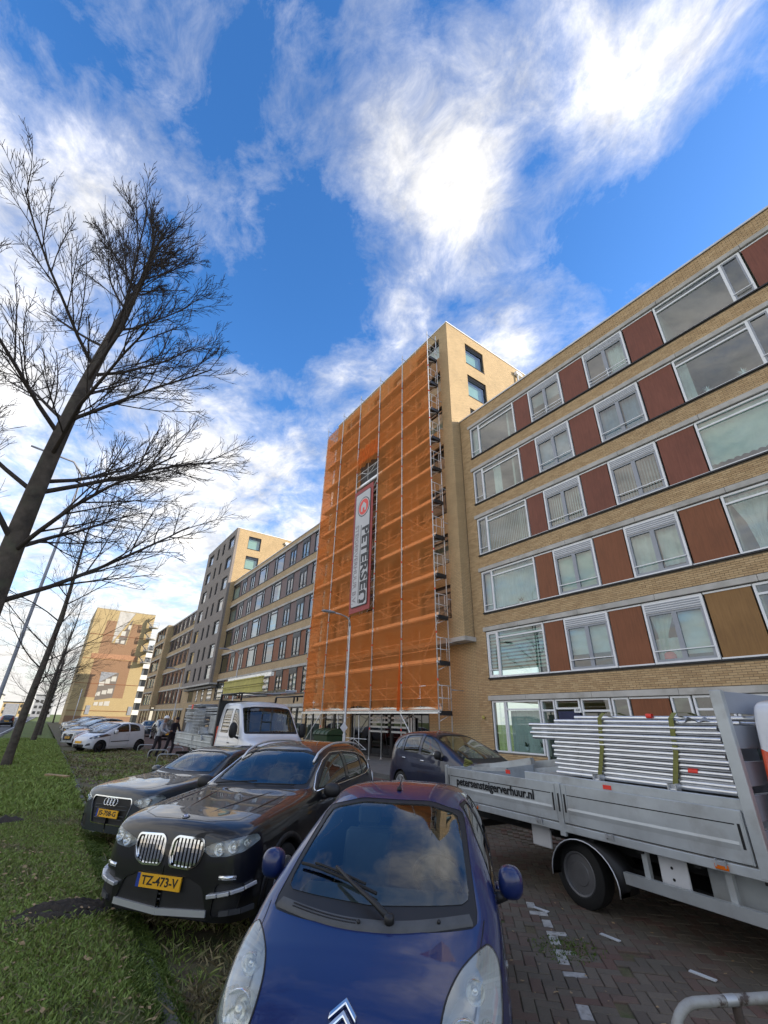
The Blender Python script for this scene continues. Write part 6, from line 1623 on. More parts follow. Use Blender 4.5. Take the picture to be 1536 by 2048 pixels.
SUV = dict(L=4.708, paint='paint_black', smooth=3, crown=0.78, tuck=0.06,
    zt=[(0, .66), (.012, .84), (.03, .93), (.07, .985), (.15, 1.02), (.35, 1.052), (.8, 1.10), (1.2, 1.135), (1.5, 1.16), (1.62, 1.19), (1.85, 1.315), (2.1, 1.455), (2.35, 1.565), (2.6, 1.63), (3.0, 1.668), (3.6, 1.66), (4.15, 1.605), (4.38, 1.53), (4.52, 1.30), (4.62, 1.08), (4.69, .9), (4.708, .75)],
    zb=[(0, .27), (.15, .25), (.6, .24), (3.9, .24), (4.4, .32), (4.708, .5)],
    wm=[(0, .02), (.006, .36), (.03, .63), (.08, .75), (.16, .83), (.35, .895), (.7, .925), (1.2, .93), (3.4, .93), (4.0, .915), (4.4, .86), (4.6, .76), (4.69, .5), (4.708, .02)],
    zm=[(0, .48), (.4, .60), (1.2, .66), (3.8, .70), (4.708, .65)],
    wb=[(0, .01), (.03, .58), (.08, .71), (.16, .785), (.35, .84), (.7, .865), (1.2, .885), (3.4, .885), (4.0, .865), (4.4, .79), (4.6, .68), (4.708, .01)],
    zbelt=[(0, .56), (.04, .80), (.09, .87), (.17, .92), (.35, .965), (.8, 1.02), (1.5, 1.075), (2.5, 1.10), (3.5, 1.13), (4.2, 1.16), (4.5, 1.10), (4.708, .7)],
    we=[(0, .005), (.03, .50), (.08, .63), (.16, .69), (.35, .72), (.8, .73), (1.3, .75), (1.6, .755), (1.85, .73), (2.2, .665), (2.5, .63), (3.2, .62), (4.0, .59), (4.35, .55), (4.55, .50), (4.708, .005)],
    ze=[(0, .60), (.04, .86), (.09, .93), (.17, .975), (.35, 1.015), (.8, 1.07), (1.3, 1.115), (1.6, 1.145), (1.85, 1.265), (2.2, 1.455), (2.5, 1.56), (3.0, 1.61), (3.6, 1.605), (4.15, 1.545), (4.38, 1.47), (4.55, 1.2), (4.708, .72)],
    wr=0.372, fo=0.86, wbase=2.864, track=0.80, archw=0.91, floor=0.25, wheels=WSUV, gap=0.045, archtrim=True,
    screen=rounded([(-.74, 1.165), (0, 1.15), (.74, 1.165), (.655, 1.515), (.35, 1.575), (-.35, 1.575), (-.655, 1.515)], 0.04, 2), screen_l=(1.4, 2.75),
    screen_pane=rounded([(-.70, 1.21), (0, 1.195), (.70, 1.21), (.625, 1.505), (.33, 1.56), (-.33, 1.56), (-.625, 1.505)], 0.05, 2),
    rear=[(-.62, 1.14), (.62, 1.14), (.52, 1.46), (-.52, 1.46)], rear_l=(4.1, 4.75),
    dlo=[rounded([(1.74, 1.15), (2.85, 1.16), (2.88, 1.54), (2.56, 1.535), (2.26, 1.45)], .03, 2), rounded([(2.95, 1.165), (3.62, 1.18), (3.68, 1.475), (3.45, 1.515), (2.98, 1.54)], .03, 2), rounded([(3.69, 1.185), (3.98, 1.225), (4.08, 1.30), (3.93, 1.41), (3.75, 1.46)], .03, 2)],
    sideglass=['glass_car', 'glass_dark', 'glass_dark'],
    first=[('lower_grille', 'black_plastic', 0, 1, rounded([(-.56, .27), (.56, .27), (.46, .52), (.30, .575), (-.30, .575), (-.46, .52)], .03), -0.012, 0),
           ('air_intake', 'black_plastic', 0, 1, rounded([(.58, .30), (.80, .34), (.84, .56), (.60, .555)], .04), -0.02, 0), ('air_intake', 'black_plastic', 0, 1, mir(rounded([(.58, .30), (.80, .34), (.84, .56), (.60, .555)], .04)), -0.02, 0),
           ('grille_frame', 'chrome', 0, 1, kidL, 0.012, 0.01, dict(inner=('grille_opening', 'print_black', .018, -.035))), ('grille_frame', 'chrome', 0, 1, mir(kidL), 0.012, 0.01, dict(inner=('grille_opening', 'print_black', .018, -.035)))],
    lamps=[dict(poly=rounded([(.405, .80), (.50, .755), (.66, .765), (.80, .80), (.865, .87), (.84, .93), (.70, .905), (.52, .865), (.42, .83)], .02, 2), bowls=[(.57, .815, .050), (.70, .84, .050), (.80, .865, .03)], mat='lens_clear', house='alu_board')],
    gaps=[[(1.66, .36), (1.60, .8), (1.66, 1.13)], [(2.90, .36), (2.915, 1.15)], [(3.66, .75), (3.70, 1.17)], [(1.66, .36), (2.90, .36), (3.5, .40), (3.62, .7)]],
    topgaps=[[(0.15, .02), (0.16, .35), (.30, .60), (.8, .70), (1.5, .74)]],
    handles=[(2.72, .97), (3.52, 1.0)], mirror=(1.88, 1.02, 1.14, .085, .12, .085), mirmat='black_plastic', plate=(-.02, .525, 'TZ-473-V'), beltz=1.12, dash=1.7, cabw=.74, cabend=4.2, seatl=2.35, seatz=1.26, rearl=3.35, custom=[suv_custom])
black_suv = build_car(SUV, 'black_suv', 'black SUV with two upright chrome grilles, between the blue and the grey hatchback', (3.252, 7.175, -0.2), R(-141.5))

def derive(S, lk_, wk, zk, **kw):
    D = dict(S); D['L'] = S['L'] * lk_
    for k in ('zt', 'zb', 'zm', 'zbelt', 'ze'): D[k] = [(a * lk_, b * zk) for a, b in S[k]]
    for k in ('wm', 'wb', 'we'): D[k] = [(a * lk_, b * wk) for a, b in S[k]]
    for k in ('screen', 'screen_pane', 'rear'): D[k] = [(a * wk, b * zk) for a, b in S[k]]
    D['dlo'] = [[(a * lk_, b * zk) for a, b in p] for p in S['dlo']]
    D['gaps'] = [[(a * lk_, b * zk) for a, b in p] for p in S['gaps']]; D['topgaps'] = [[(a * lk_, b * wk) for a, b in p] for p in S['topgaps']]
    D['handles'] = [(a * lk_, b * zk) for a, b in S['handles']]
    for k in ('screen_l', 'rear_l'): D[k] = tuple(a * lk_ for a in S[k])
    for k in ('dash', 'cabend', 'seatl', 'rearl'): D[k] = S[k] * lk_
    for k in ('beltz', 'seatz', 'floor'): D[k] = S[k] * zk
    for k in ('cabw', 'archw', 'track'): D[k] = S[k] * wk
    m_ = S['mirror']; D['mirror'] = (m_[0] * lk_, m_[1] * wk, m_[2] * zk, m_[3], m_[4], m_[5])
    D['lamps'] = [dict(lp, poly=[(a * wk, b * zk) for a, b in lp['poly']], bowls=[(a * wk, b * zk, r) for a, b, r in lp['bowls']]) for lp in S['lamps']]
    for k in ('fo', 'wbase'): D[k] = S[k] * lk_
    D['custom'] = []; D['first'] = []; D['pieces'] = []; D['archtrim'] = False
    D.update(kw); return D

def grey_custom(T, B, X):
    # four interlocked rings on the grille, grille slats
    r = MB(); c0 = B.front(0, .665)
    for i in range(4):
        c = Vector((c0.x + 0.004, -0.1125 + 0.075 * i, .665)); r.tube([c + Vector((-0.25 * math.sin(t) * 0.05, math.cos(t) * 0.05, math.sin(t) * 0.05)) for t in np.linspace(0, 2 * math.pi, 25)], 0.0065, 6)
    r.build('badge', 'chrome', T, True)
    for z in (.42, .47, .56, .61, .71):
        pts = [B.front(w, z) for w in np.linspace(-.40 + abs(z - .6) * .3, .40 - abs(z - .6) * .3, 7)]
        MB().tube([p + Vector((-.016, 0, 0)) for p in pts], 0.007, 5).build('grille_bar', 'grey_plastic', T, True)
grl = rounded([(-.47, .74), (.47, .74), (.50, .64), (.40, .34), (-.40, .34), (-.50, .64)], .04)
HATCH = derive(SUV, 4.24 / 4.708, 1.785 / 1.86, 0.855, paint='paint_darkgrey', wr=.32, fo=.87, wbase=2.60, track=.765, archw=.875, wheels=WMID, custom=[grey_custom],
    first=[('grille_frame', 'chrome', 0, 1, grl, 0.008, 0.008, dict(inner=('grille_opening', 'print_black', .016, -.02))),
           ('air_intake', 'print_black', 0, 1, rounded([(.52, .26), (.76, .28), (.78, .42), (.55, .46)], .03), -0.02, 0), ('air_intake', 'print_black', 0, 1, mir(rounded([(.52, .26), (.76, .28), (.78, .42), (.55, .46)], .03)), -0.02, 0)],
    lamps=[dict(poly=rounded([(.53, .665), (.68, .62), (.80, .655), (.85, .73), (.82, .795), (.62, .745), (.53, .71)], .02, 2), bowls=[(.63, .69, .04), (.74, .71, .045)], mat='lens_clear', house='alu_board')],
    mirmat='paint_darkgrey', plate=(0, .50, 'JS-708-G'))
grey_hatchback = build_car(HATCH, 'grey_hatchback', 'dark grey hatchback with four rings on its wide grille, beyond the black SUV', (3.190, 10.970, -0.2), R(-149.7))

lampT = [(.52, .70), (.60, .655), (.72, .67), (.80, .74), (.815, .84), (.78, .885), (.68, .83), (.57, .765)]
CITY = derive(C1, 3.60 / 3.435, 1.655 / 1.63, 1.0, paint='paint_white', wr=.285, fo=.72, wbase=2.367, track=.72, archw=.815, wheels=(WCAP[0], MB().lathe([(0.05, .18), (.06, .10), (.065, .002)], (0, 0, 0), (0, 1, 0), 20).mesh('rim', 'black_plastic', True)),
    lamps=[dict(poly=lampT, bowls=[(.64, .72, .05), (.73, .77, .05)], mat='lens_clear', house='grey_plastic')],
    dlo=[rounded([(1.28, .955), (2.25, .985), (2.25, 1.375), (1.95, 1.37), (1.62, 1.22)], .03, 2), rounded([(2.33, .985), (3.0, 1.03), (2.93, 1.27), (2.7, 1.345), (2.33, 1.38)], .04, 2)], sideglass=['glass_dark', 'glass_dark'],
    pieces=[('bumper_grille', 'print_black', 0, 1, rounded([(-.42, .28), (.42, .28), (.40, .40), (-.40, .40)], .03), -0.02, 0),
            ('fog_light', 'grey_plastic', 0, 1, rounded([(.50, .32), (.68, .36), (.66, .47), (.54, .42)], .02), -0.012, 0), ('fog_light', 'grey_plastic', 0, 1, mir(rounded([(.50, .32), (.68, .36), (.66, .47), (.54, .42)], .02)), -0.012, 0),
            ('side_strip', 'print_black', 1, 1, [(1.25, .50), (2.35, .53), (2.35, .565), (1.25, .535)], 0.012, 0), ('side_strip', 'print_black', 1, -1, [(1.25, .50), (2.35, .53), (2.35, .565), (1.25, .535)], 0.012, 0)],
    gaps=[[(1.2, .30), (1.16, .6), (1.2, .95)], [(2.29, .26), (2.30, .98)], [(1.2, .30), (1.5, .25), (2.29, .25)]], handles=[(2.14, .86)], handlemat='paint_white', plate=(0, .50, ''))
PEOPLE = derive(C1, 4.27 / 3.435, 1.76 / 1.63, 1.60 / 1.465, paint='paint_navy', wr=.31, fo=.85, wbase=2.535, track=.76, archw=.86, wheels=WMID, mirmat='black_plastic', handlemat='chrome',
    lamps=[dict(poly=[(.50, .70), (.66, .66), (.80, .72), (.83, .84), (.72, .86), (.56, .80)], bowls=[(.62, .75, .05), (.73, .77, .05)], mat='lens_clear', house='silver')],
    dlo=[rounded([(1.52, 1.05), (2.50, 1.07), (2.50, 1.515), (2.30, 1.50), (1.92, 1.33)], .03, 2), rounded([(2.60, 1.075), (3.28, 1.09), (3.28, 1.48), (3.05, 1.50), (2.60, 1.515)], .03, 2), rounded([(3.37, 1.10), (3.72, 1.14), (3.60, 1.38), (3.37, 1.45)], .03, 2)], sideglass=['glass_car'] * 3,
    handles=[(2.40, .93), (3.22, .95)],
    pieces=[('tail_light', 'red_lens', 0, -1, [(.62, .85), (.76, .85), (.62, 1.35), (.55, 1.35)], .004, .003), ('tail_light', 'red_lens', 0, -1, mir([(.62, .85), (.76, .85), (.62, 1.35), (.55, 1.35)]), .004, .003)],
    gaps=[[(1.46, .33), (1.42, .65), (1.46, 1.04)], [(2.55, .28), (2.56, 1.06)], [(3.30, .6), (3.34, 1.08)], [(1.46, .33), (2.55, .28), (3.1, .33), (3.3, .6)]], plate=(0, .45, ''))

# ================================================================= more cars
white_hatchback = build_car(CITY, 'white_hatchback', 'small white three-door hatchback, nearest of the row parked along the grass', (3.474, 31.158, 0), R(-149.7))
navy_car = build_car(PEOPLE, 'blue_family_car', 'dark blue five-door family car parked behind the flatbed by the flats', (8.994, 9.341, 0), R(-93.6))
def repaint(root, mat):
    for ch in root.children:
        for q in [ch] + list(ch.children):
            for sl_ in q.material_slots:
                if sl_.material and sl_.material.name.startswith('paint_'): sl_.link = 'OBJECT'; sl_.material = M[mat]
def park_row(src, x, y, yaw, mat, label, group='cars parked along the grass verge', name=None):
    a = R(yaw); L = 4.0
    c = copy_thing(src, (x - math.cos(a) * L / 2, y - math.sin(a) * L / 2, 0.0), a, label); c['group'] = group; repaint(c, mat)
    return c
white_hatchback['group'] = 'cars parked along the grass verge'
park_row(white_hatchback, 1.9, 33.3, -150, 'paint_red', 'red small hatchback just beyond the white hatchback')
park_row(grey_hatchback, 1.75, 36.3, -150, 'paint_silver', 'silver hatchback with a wide chrome grille beyond the red hatchback')
park_row(navy_car, 2.0, 43.0, -150, 'paint_slate', 'slate grey family car parked beyond the silver hatchback')
park_row(white_hatchback, 2.2, 47.5, -150, 'paint_black', 'black small hatchback past the middle of the row along the grass')
park_row(grey_hatchback, 2.2, 52.5, -150, 'paint_slate', 'slate hatchback with chrome grille far along the parked row')
park_row(navy_car, 2.4, 58.0, -150, 'paint_navy', 'navy family car second to last in the parked row')
park_row(black_suv, 2.6, 64.0, -150, 'paint_black', 'black tall car at the far end of the parked row')
park_row(white_hatchback, 3.4, 96, -175, 'paint_silver', 'silver hatchback standing alone at the end of the grass')
for (x, y, m_, l, s) in ((9.2, 46.5, 'paint_black', 'black family car parked against the far pavement before the second tower', navy_car), (9.2, 53.5, 'paint_slate', 'slate hatchback parked behind the black family car on the far pavement', grey_hatchback)):
    park_row(s, x, y - 2, -91, m_, l, 'cars parked by the flats')
for (x, y, m_, l, s) in ((-4.0, 92, 'paint_black', 'black car driving away on the road at far left', navy_car), (-4.6, 190, 'paint_red', 'red car far down the road', white_hatchback)):
    park_row(s, x, y, 91, m_, l, 'cars on the road')

# ================================================================= flatbed trucks
def van_spec(L, crew):
    S = dict(L=L, paint='white_paint', smooth=2, crown=.80, tuck=.04,
        zt=[(0, .80), (.015, .95), (.05, 1.06), (.15, 1.14), (.5, 1.24), (.85, 1.34), (.95, 1.40), (1.2, 1.66), (1.55, 2.05), (1.75, 2.22), (1.95, 2.29), (2.3, 2.32), (L - .12, 2.31), (L - .03, 2.26), (L, 2.1)],
        zb=[(0, .40), (.3, .32), (L, .34)],
        wm=[(0, .02), (.008, .45), (.04, .70), (.12, .84), (.35, .94), (.9, .99), (L - .06, .99), (L - .008, .94), (L, .03)],
        wb=[(0, .01), (.04, .64), (.12, .78), (.35, .88), (.9, .955), (L - .05, .955), (L - .008, .9), (L, .02)],
        zbelt=[(0, .6), (.05, .92), (.15, 1.0), (.5, 1.10), (.9, 1.22), (1.4, 1.34), (L, 1.36)],
        we=[(0, .005), (.05, .55), (.3, .75), (.85, .84), (1.2, .86), (1.75, .82), (2.2, .81), (L - .06, .80), (L, .01)],
        ze=[(0, .78), (.05, 1.03), (.15, 1.11), (.5, 1.21), (.85, 1.30), (.95, 1.36), (1.2, 1.61), (1.55, 2.0), (1.75, 2.15), (1.95, 2.22), (L - .1, 2.24), (L, 2.05)],
        wr=.345, fo=.93, wbase=4.1 if not crew else 5.0, track=.83, archw=.97, floor=.36, wheels=wheel_meshes(.345, .23, .215, 'steel'), gap=.06,
        screen=rounded([(-.86, 1.39), (.86, 1.39), (.79, 2.10), (.4, 2.15), (-.4, 2.15), (-.79, 2.10)], .05, 2), screen_l=(.75, 1.95), screen_pane=rounded([(-.82, 1.44), (.82, 1.44), (.755, 2.07), (.38, 2.11), (-.38, 2.11), (-.755, 2.07)], .05, 2),
        rear=[(-.5, 1.5), (.5, 1.5), (.5, 2.0), (-.5, 2.0)], rear_l=(L - .3, L + .1),
        dlo=[rounded([(1.18, 1.36), (1.98, 1.38), (2.02, 2.08), (1.72, 2.06), (1.40, 1.70)], .06, 3)] + ([rounded([(2.2, 1.38), (2.95, 1.38), (2.95, 2.08), (2.22, 2.08)], .06, 3)] if crew else []), sideglass=['glass_dark'] * 2,
        lamps=[dict(poly=[(.55, .90), (.80, .92), (.90, 1.08), (.86, 1.14), (.70, 1.08), (.57, 1.0)], bowls=[(.66, .98, .05), (.78, 1.02, .05)])],
        pieces=[('grille', 'black_plastic', 0, 1, rounded([(-.45, .72), (.45, .72), (.48, .96), (-.48, .96)], .03), -.015, 0)],
        gaps=[[(1.12, .45), (1.08, 1.0), (1.12, 1.36)], [(2.08, .45), (2.1, 1.4), (2.08, 2.15)]], handles=[(1.96, 1.12)], handlemat='black_plastic', mirror=(1.22, 1.13, 1.48, .075, .12, .21), mirmat='black_plastic',
        plate=(0, .50, ''), rearplate=False, beltz=1.36, dash=1.15, cabw=.85, cabend=L - .1, seatl=1.75, seatz=1.75, rearl=L - .4, custom=[])
    return S
TRUCK = van_spec(2.75, False)
TRUCK['pieces'] = TRUCK['pieces'] + [('side_stripe', 'orange_red', 1, -1, rounded([(1.2, .62), (2.74, .62), (2.74, 1.86), (2.60, 1.80), (2.42, 1.55), (2.0, 1.25), (1.2, 1.15)], .1), .003, .002)]
th = R(85.14); Tt = Vector((math.cos(th), math.sin(th), 0)); Nn = Vector((Tt.y, -Tt.x, 0))
AX = 2.09 + 1.375          # cab centre ahead of the rear axle
tl = Tt * (4.39 - AX) + Nn * 6.54
truck = build_car(TRUCK, 'flatbed_truck', 'silver dropside flatbed truck with white and orange cab, loaded with aluminium tubes', (tl.x, tl.y, -.2), R(85.14 - 180))
for c in list(truck.children):
    if c.name.split('.')[0] == 'underbody':
        for v in c.data.vertices: 
            if v.co.x < -1.2: v.co.z = max(.42, min(v.co.z, .55)); v.co.y *= .55
def bed(T, ax, xr, xf, W, zt_, headz, text=None, hbm='alu_board', solidhb=False, boards=True):
    """ax: local x of the rear axle; xr, xf: bed ends measured ahead of the axle"""
    g = lambda x: ax + x
    m_ = MB(); m_.box(g(xr), g(xf + .06), -W, -W + .07, .785, .868); m_.box(g(xr), g(xf + .06), W - .07, W, .785, .868); m_.box(g(xr), g(xr + .06), -W + .07, W - .07, .785, .868); m_.build('bed_frame', 'alu_board', T, bevel=.006)
    MB().box(g(xr + .06), g(xf), -W + .07, W - .07, .83, .872).build('bed_floor', 'grey_plastic', T)
    r = MB(); 
    for sy in (-.42, .42): r.box(g(xr + .1), g(xf + 1.5), sy - .04, sy + .04, .56, .74)
    for x in np.arange(xr + .3, xf, .6): r.box(g(x), g(x + .06), -W + .08, W - .08, .741, .784)
    r.build('chassis_rail', 'chassis', T)
    mid = -.21
    for s in (-1, 1):
        y0, y1 = sorted((s * W, s * (W - .03)))
        for (a, b) in ((xr + .06, mid - .045), (mid + .045, xf - .03)):
            p = MB(); zb = .885
            p.box(g(a), g(b), y0, y1, zb, zt_); o = p.build('drop_side', 'alu_board', T, bevel=.004)
            k = MB(); yo = s * (W + .007); k.add([(g(a + .05), s * (W + .001), 1.055), (g(b - .05), s * (W + .001), 1.055), (g(b - .05), yo, 1.03), (g(a + .05), yo, 1.03), (g(a + .05), s * (W + .001), .985), (g(b - .05), s * (W + .001), .985)], [(0, 1, 2, 3), (3, 2, 5, 4)]); k.build('pressed_ridge', 'alu_board', o)
            MB().box(g(a + .05), g(b - .06), s * (W + .0005) - .001, s * (W + .0005) + .001, 1.185, 1.195).build('groove', 'chassis', o)
            for xx in (a + .045, b - .045):
                MB().box(g(xx - .035), g(xx + .035), *sorted((s * (W + .001), s * (W + .006))), zb + .01, zt_ - .01).build('end_plate', 'alu_board', o)
                MB().box(g(xx - .012), g(xx + .012), *sorted((s * (W + .0062), s * (W + .009))), 1.0, 1.2).build('latch_slot', 'print_black', o)
            for xx in (a + (b - a) * .30, a + (b - a) * .86):
                l = MB().box(g(xx - .05), g(xx + .05), *sorted((s * (W + .001), s * (W + .02))), .835, .865); l.box(g(xx - .05), g(xx - .035), *sorted((s * (W + .001), s * (W + .022))), .82, .88); l.box(g(xx + .035), g(xx + .05), *sorted((s * (W + .001), s * (W + .022))), .82, .88); l.build('catch', 'zinc', o)
        for xx in (mid,):
            p = MB().box(g(xx - .04), g(xx + .04), *sorted((s * (W - .04), s * (W + .012))), .74, zt_ + .006); o = p.build('stanchion', 'alu_board', T, bevel=.004)
            MB().box(g(xx - .012), g(xx + .012), *sorted((s * (W + .0125), s * (W + .015))), 1.0, 1.2).build('latch_slot', 'print_black', o)
        MB().box(g(xr), g(xr + .055), *sorted((s * (W - .04), s * (W + .012))), .8, zt_ + .03).build('stanchion', 'alu_board', T, bevel=.004)
        for xx in (xr + .75, xf - .32): MB().box(g(xx - .06), g(xx + .06), *sorted((s * (W + .002), s * (W + .018))), .80, .845).build('side_marker', 'orange_lens', T, bevel=.006)
    p = MB().box(g(xr + .01), g(xr + .045), -W + .045, W - .045, .885, zt_); p.build('tailgate', 'alu_board', T, bevel=.004)
    # headboard
    if not solidhb:
        for s in (-1, 1): MB().box(g(xf - .01), g(xf + .10), *sorted((s * (W - .075), s * (W + .004))), .80, headz).build('headboard_post', hbm, T, bevel=.006)
        for z in (headz - .12, headz - .44, headz - .76, headz - 1.04, headz - 1.32): MB().box(g(xf + .055), g(xf + .085), -W + .08, W - .08, z - .10, z + .11).build('headboard_slat', 'grey_frame', T, bevel=.004)
    else: MB().box(g(xf), g(xf + .12), -W, W, .9, headz).build('headboard', 'black_plastic', T, bevel=.01)
    # mudguards, skirts, boxes
    for s in (-1, 1):
        vs = []; n = 18
        for an in np.linspace(-.15, math.pi + .1, n):
            x, z = g(0) + .46 * math.cos(an), .345 + .46 * math.sin(an) * (.85 if True else 1)
            vs += [(x, s * (W - .02), z - .02), (x, s * (W - .005), z), (x, s * (W - .36), z)]
        mg = MB(); mg.add(vs, [(3 * i + k, 3 * i + k + 1, 3 * i + k + 4, 3 * i + k + 3) for i in range(n - 1) for k in range(2)]); o = mg.build('mudguard', 'black_plastic', T, True)
        MB().tube([(v[0], s * (W - .003), v[2]) for v in vs[1::3]], .007, 5).build('guard_edge', 'silver', o, True)
        b = MB(); b.add([(g(.50), s * (W - .08), .42), (g(.50), s * (W - .06), .53), (g(xf + .9), s * (W - .06), .53), (g(xf + .9), s * (W - .08), .42), (g(.50), s * (W - .12), .42), (g(xf + .9), s * (W - .12), .42), (g(.50), s * (W - .12), .53), (g(xf + .9), s * (W - .12), .53)], [(0, 1, 2, 3), (1, 6, 7, 2), (0, 3, 5, 4), (4, 5, 7, 6), (0, 4, 6, 1), (3, 2, 7, 5)]); b.build('side_rail', 'alu_board', T)
        for x in (.72, 1.55, 2.1): MB().box(g(x), g(x + .06), *sorted((s * (W - .18), s * (W - .125))), .42, .78).build('rail_bracket', 'alu_board', T)
        q = MB().box(g(.86), g(1.16), *sorted((s * (W - .22), s * (W - .19))), .48, .77); o = q.build('side_box', 'white_paint', T, bevel=.01)
        for zz in (.66, .56): MB().lathe([(0, .014), (.004, .014)], (g(1.0), s * (W - .188), zz), (0, s, 0), 10).build('bolt_hole', 'print_black', o)
        q = MB().box(g(-.95), g(-.62), *sorted((s * (W - .25), s * (W - .22))), .50, .78); q.build('lamp_plate', 'white_paint', T, bevel=.01)
        q = MB().box(g(1.3), g(1.95), *sorted((s * (W - .34), s * (W - .30))), .45, .78); q.build('side_box', 'alu_board', T, bevel=.01)
    MB().bar((g(xr + .1), 0, .50), (g(xr + .1), .01, .50), .10, .10).build('tow_bar', 'chassis', T); MB().box(g(xr + .05), g(xr + .15), -.9, .9, .42, .52).build('underrun_bar', 'chassis', T)
    if text: add_text('lettering', text, .155, frame((g(-1.46), -W - .0075, 1.125), (-1, 0, 0) if False else (1, 0, 0), (0, 0, 1)), 'print_black', T, bold=.004, extrude=.001, width=1.66)
bed(truck, -AX, -2.60, 1.93, 1.10, 1.31, 2.37, 'petersensteigerverhuur.nl')
# -- what lies on it
def on_truck(x, y, z): return Matrix.Translation((tl.x, tl.y, -.2)) @ Matrix.Rotation(R(85.14 - 180), 4, 'Z') @ Vector((x - AX, y, z))
def free(mb, name, mat, label, cat, base, group=None, yaw=None, smooth=True):
    """a loose thing: mesh local to its own base point on the near truck"""
    o = mb.build(name, mat, None, smooth); o.location = on_truck(*base); o.rotation_euler = (0, 0, R(85.14 - 180) if yaw is None else yaw); tag(o, label, cat, group); return o
def tube_me(L_, r=.0255):
    b = MB(); b.lathe([(0, r * .8), (0, r), (L_, r), (L_, r * .8)], (0, 0, 0), (1, 0, 0), 14, False); b.lathe([(.02, r * .7), (.021, .001)], (0, 0, 0), (1, 0, 0), 10, False); b.lathe([(L_ - .021, .001), (L_ - .02, r * .7)], (0, 0, 0), (1, 0, 0), 10, False)
    return b.mesh('scaffold_tube', 'alu', 'auto')
tms, tml = tube_me(2.18), tube_me(2.56)
lab_s = 'aluminium scaffold tube in the strapped stack on the near flatbed, one of the shorter ones'
lab_l = 'longer aluminium scaffold tube sticking out near the top of the strapped stack'
def put_tube(me, x, y, z, lab, grp):
    o = link_mesh('scaffold_tube', me); o.location = on_truck(x, y, z); o.rotation_euler = (random.uniform(0, 6) * 0, random.uniform(-.003, .003), R(85.14 - 180) + random.uniform(-.004, .004)); tag(o, lab, 'tube', grp); return o
GS, GL = 'short tubes strapped on the near truck', 'long tubes strapped on the near truck'
ORD = ['lowest', 'second lowest', 'third lowest', 'fourth lowest', 'fifth lowest', 'sixth lowest', 'seventh lowest', 'uppermost']
for k in range(8): put_tube(tms, -.33 + random.uniform(-.03, .03), -.90 + random.uniform(-.006, .006), 1.425 + .052 * k, ORD[k] + ' of the shorter tubes on the outer face of the strapped stack', GS)
for k in range(4):
    put_tube(tml, -.71 + random.uniform(-.04, .04), -.90 + random.uniform(-.006, .006), 1.845 + .054 * k, ['lowest', 'second lowest', 'third lowest', 'uppermost'][k] + ' of the longer tubes sticking out of the strapped stack', GL)
for j in range(1, 13): put_tube(tml, -.71 + random.uniform(-.04, .04), -.90 + .057 * j, 1.845 + .054 * 3, 'longer tube in the top layer behind the outer face of the strapped stack', GL)
for j in range(5): put_tube(tms, -.30 + .11 * j, -.86 + .085 * j, 2.06 + (.05 if j in (2, 3) else 0), ['nearest', 'second', 'middle', 'fourth', 'farthest'][j] + ' of the loose tubes lying on top of the strapped stack', 'tubes on top of the stack')
core = MB().box(0, 2.1, 0, .70, 0, .565); free(core, 'stack_filler', 'grey_frame', 'dark box filling the inside of the strapped stack in place of shaded tubes', 'filler', (-.28, -.868, 1.41), smooth=False)  # dark box stands in for the shade between inner tubes
fb = MB(); fb.box(0, 2.74, -.025, .025, 0, .12); fb.box(0, 2.74, .026, .62, .05, .10); o = free(fb, 'deck_plank', 'alu_board', 'long flat aluminium deck plank lying under the strapped tubes', 'plank', (-.84, -1.00, 1.275), smooth=False); bevel_mesh(o.data, .006)
rt = MB().box(0, .11, 0, .004, 0, .045); o = free(rt, 'reflector_strip', 'red_tape', 'red strip on the plank edge between the two straps', 'marker', (.42, -1.030, 1.315), smooth=False)
for (x, z, l, lab) in ((1.42, 1.585, .10, 'red tape band on a lower tube near the headboard'), (.98, 2.13, .07, 'red tape band on top of the stack')):
    free(MB().lathe([(0, .0275), (l, .0275)], (0, 0, 0), (1, 0, 0), 14, False), 'tape_band', 'red_tape', lab, 'tape', (x, -.90 if z < 2 else -.72, z))
for (x0, x1, lab) in ((.33, .43, 'olive ratchet strap round the tubes, the one nearer the tailgate'), (1.25, 1.34, 'olive ratchet strap round the tubes, the one nearer the cab')):
    s = thing('ratchet_strap', lab, 'strap', on_truck(x0, -1.0, 1.3), R(85.14 - 180)); b = MB()
    pts = [(0, -.02, -.12), (0, .055, .10), (x1 - x0, .072, .45), (x1 - x0 + .02, .10, .80), (x1 - x0 + .02, .20, .862), (x1 - x0 + .01, .55, .87), (x1 - x0, .9, .80)]
    for p, q in zip(pts[:-1], pts[1:]):
        p = Vector(p); q = Vector(q); n_ = Vector((0, -(q - p).z, (q - p).y)).normalized() * .004; w_ = Vector((.028, 0, 0))
        b.add([p - w_, p + w_, q + w_, q - w_, p - w_ + n_, p + w_ + n_, q + w_ + n_, q - w_ + n_], [(0, 1, 2, 3), (4, 7, 6, 5), (0, 4, 5, 1), (1, 5, 6, 2), (2, 6, 7, 3), (3, 7, 4, 0)])
    b.build('webbing', 'strap', s)
    k = MB(); k.box(-.04, -.028, -.02, .075, -.06, .16); k.box(.045, .057, -.02, .075, -.06, .16); k.tube([(-.04, .01, .10), (.057, .01, .10)], .014, 8); k.tube([(-.04, .0, -.05), (.057, .0, -.05)], .010, 8); k.box(-.026, .043, .03, .04, .06, .15); k.build('ratchet', 'zinc', s)
sc_ = MB(); vs = []
for i in range(9):
    for j in range(6): vs.append((i * .05, j * .045, .02 + .025 * math.sin(i * 1.9 + j) + .02 * math.sin(j * 2.3 - i)))
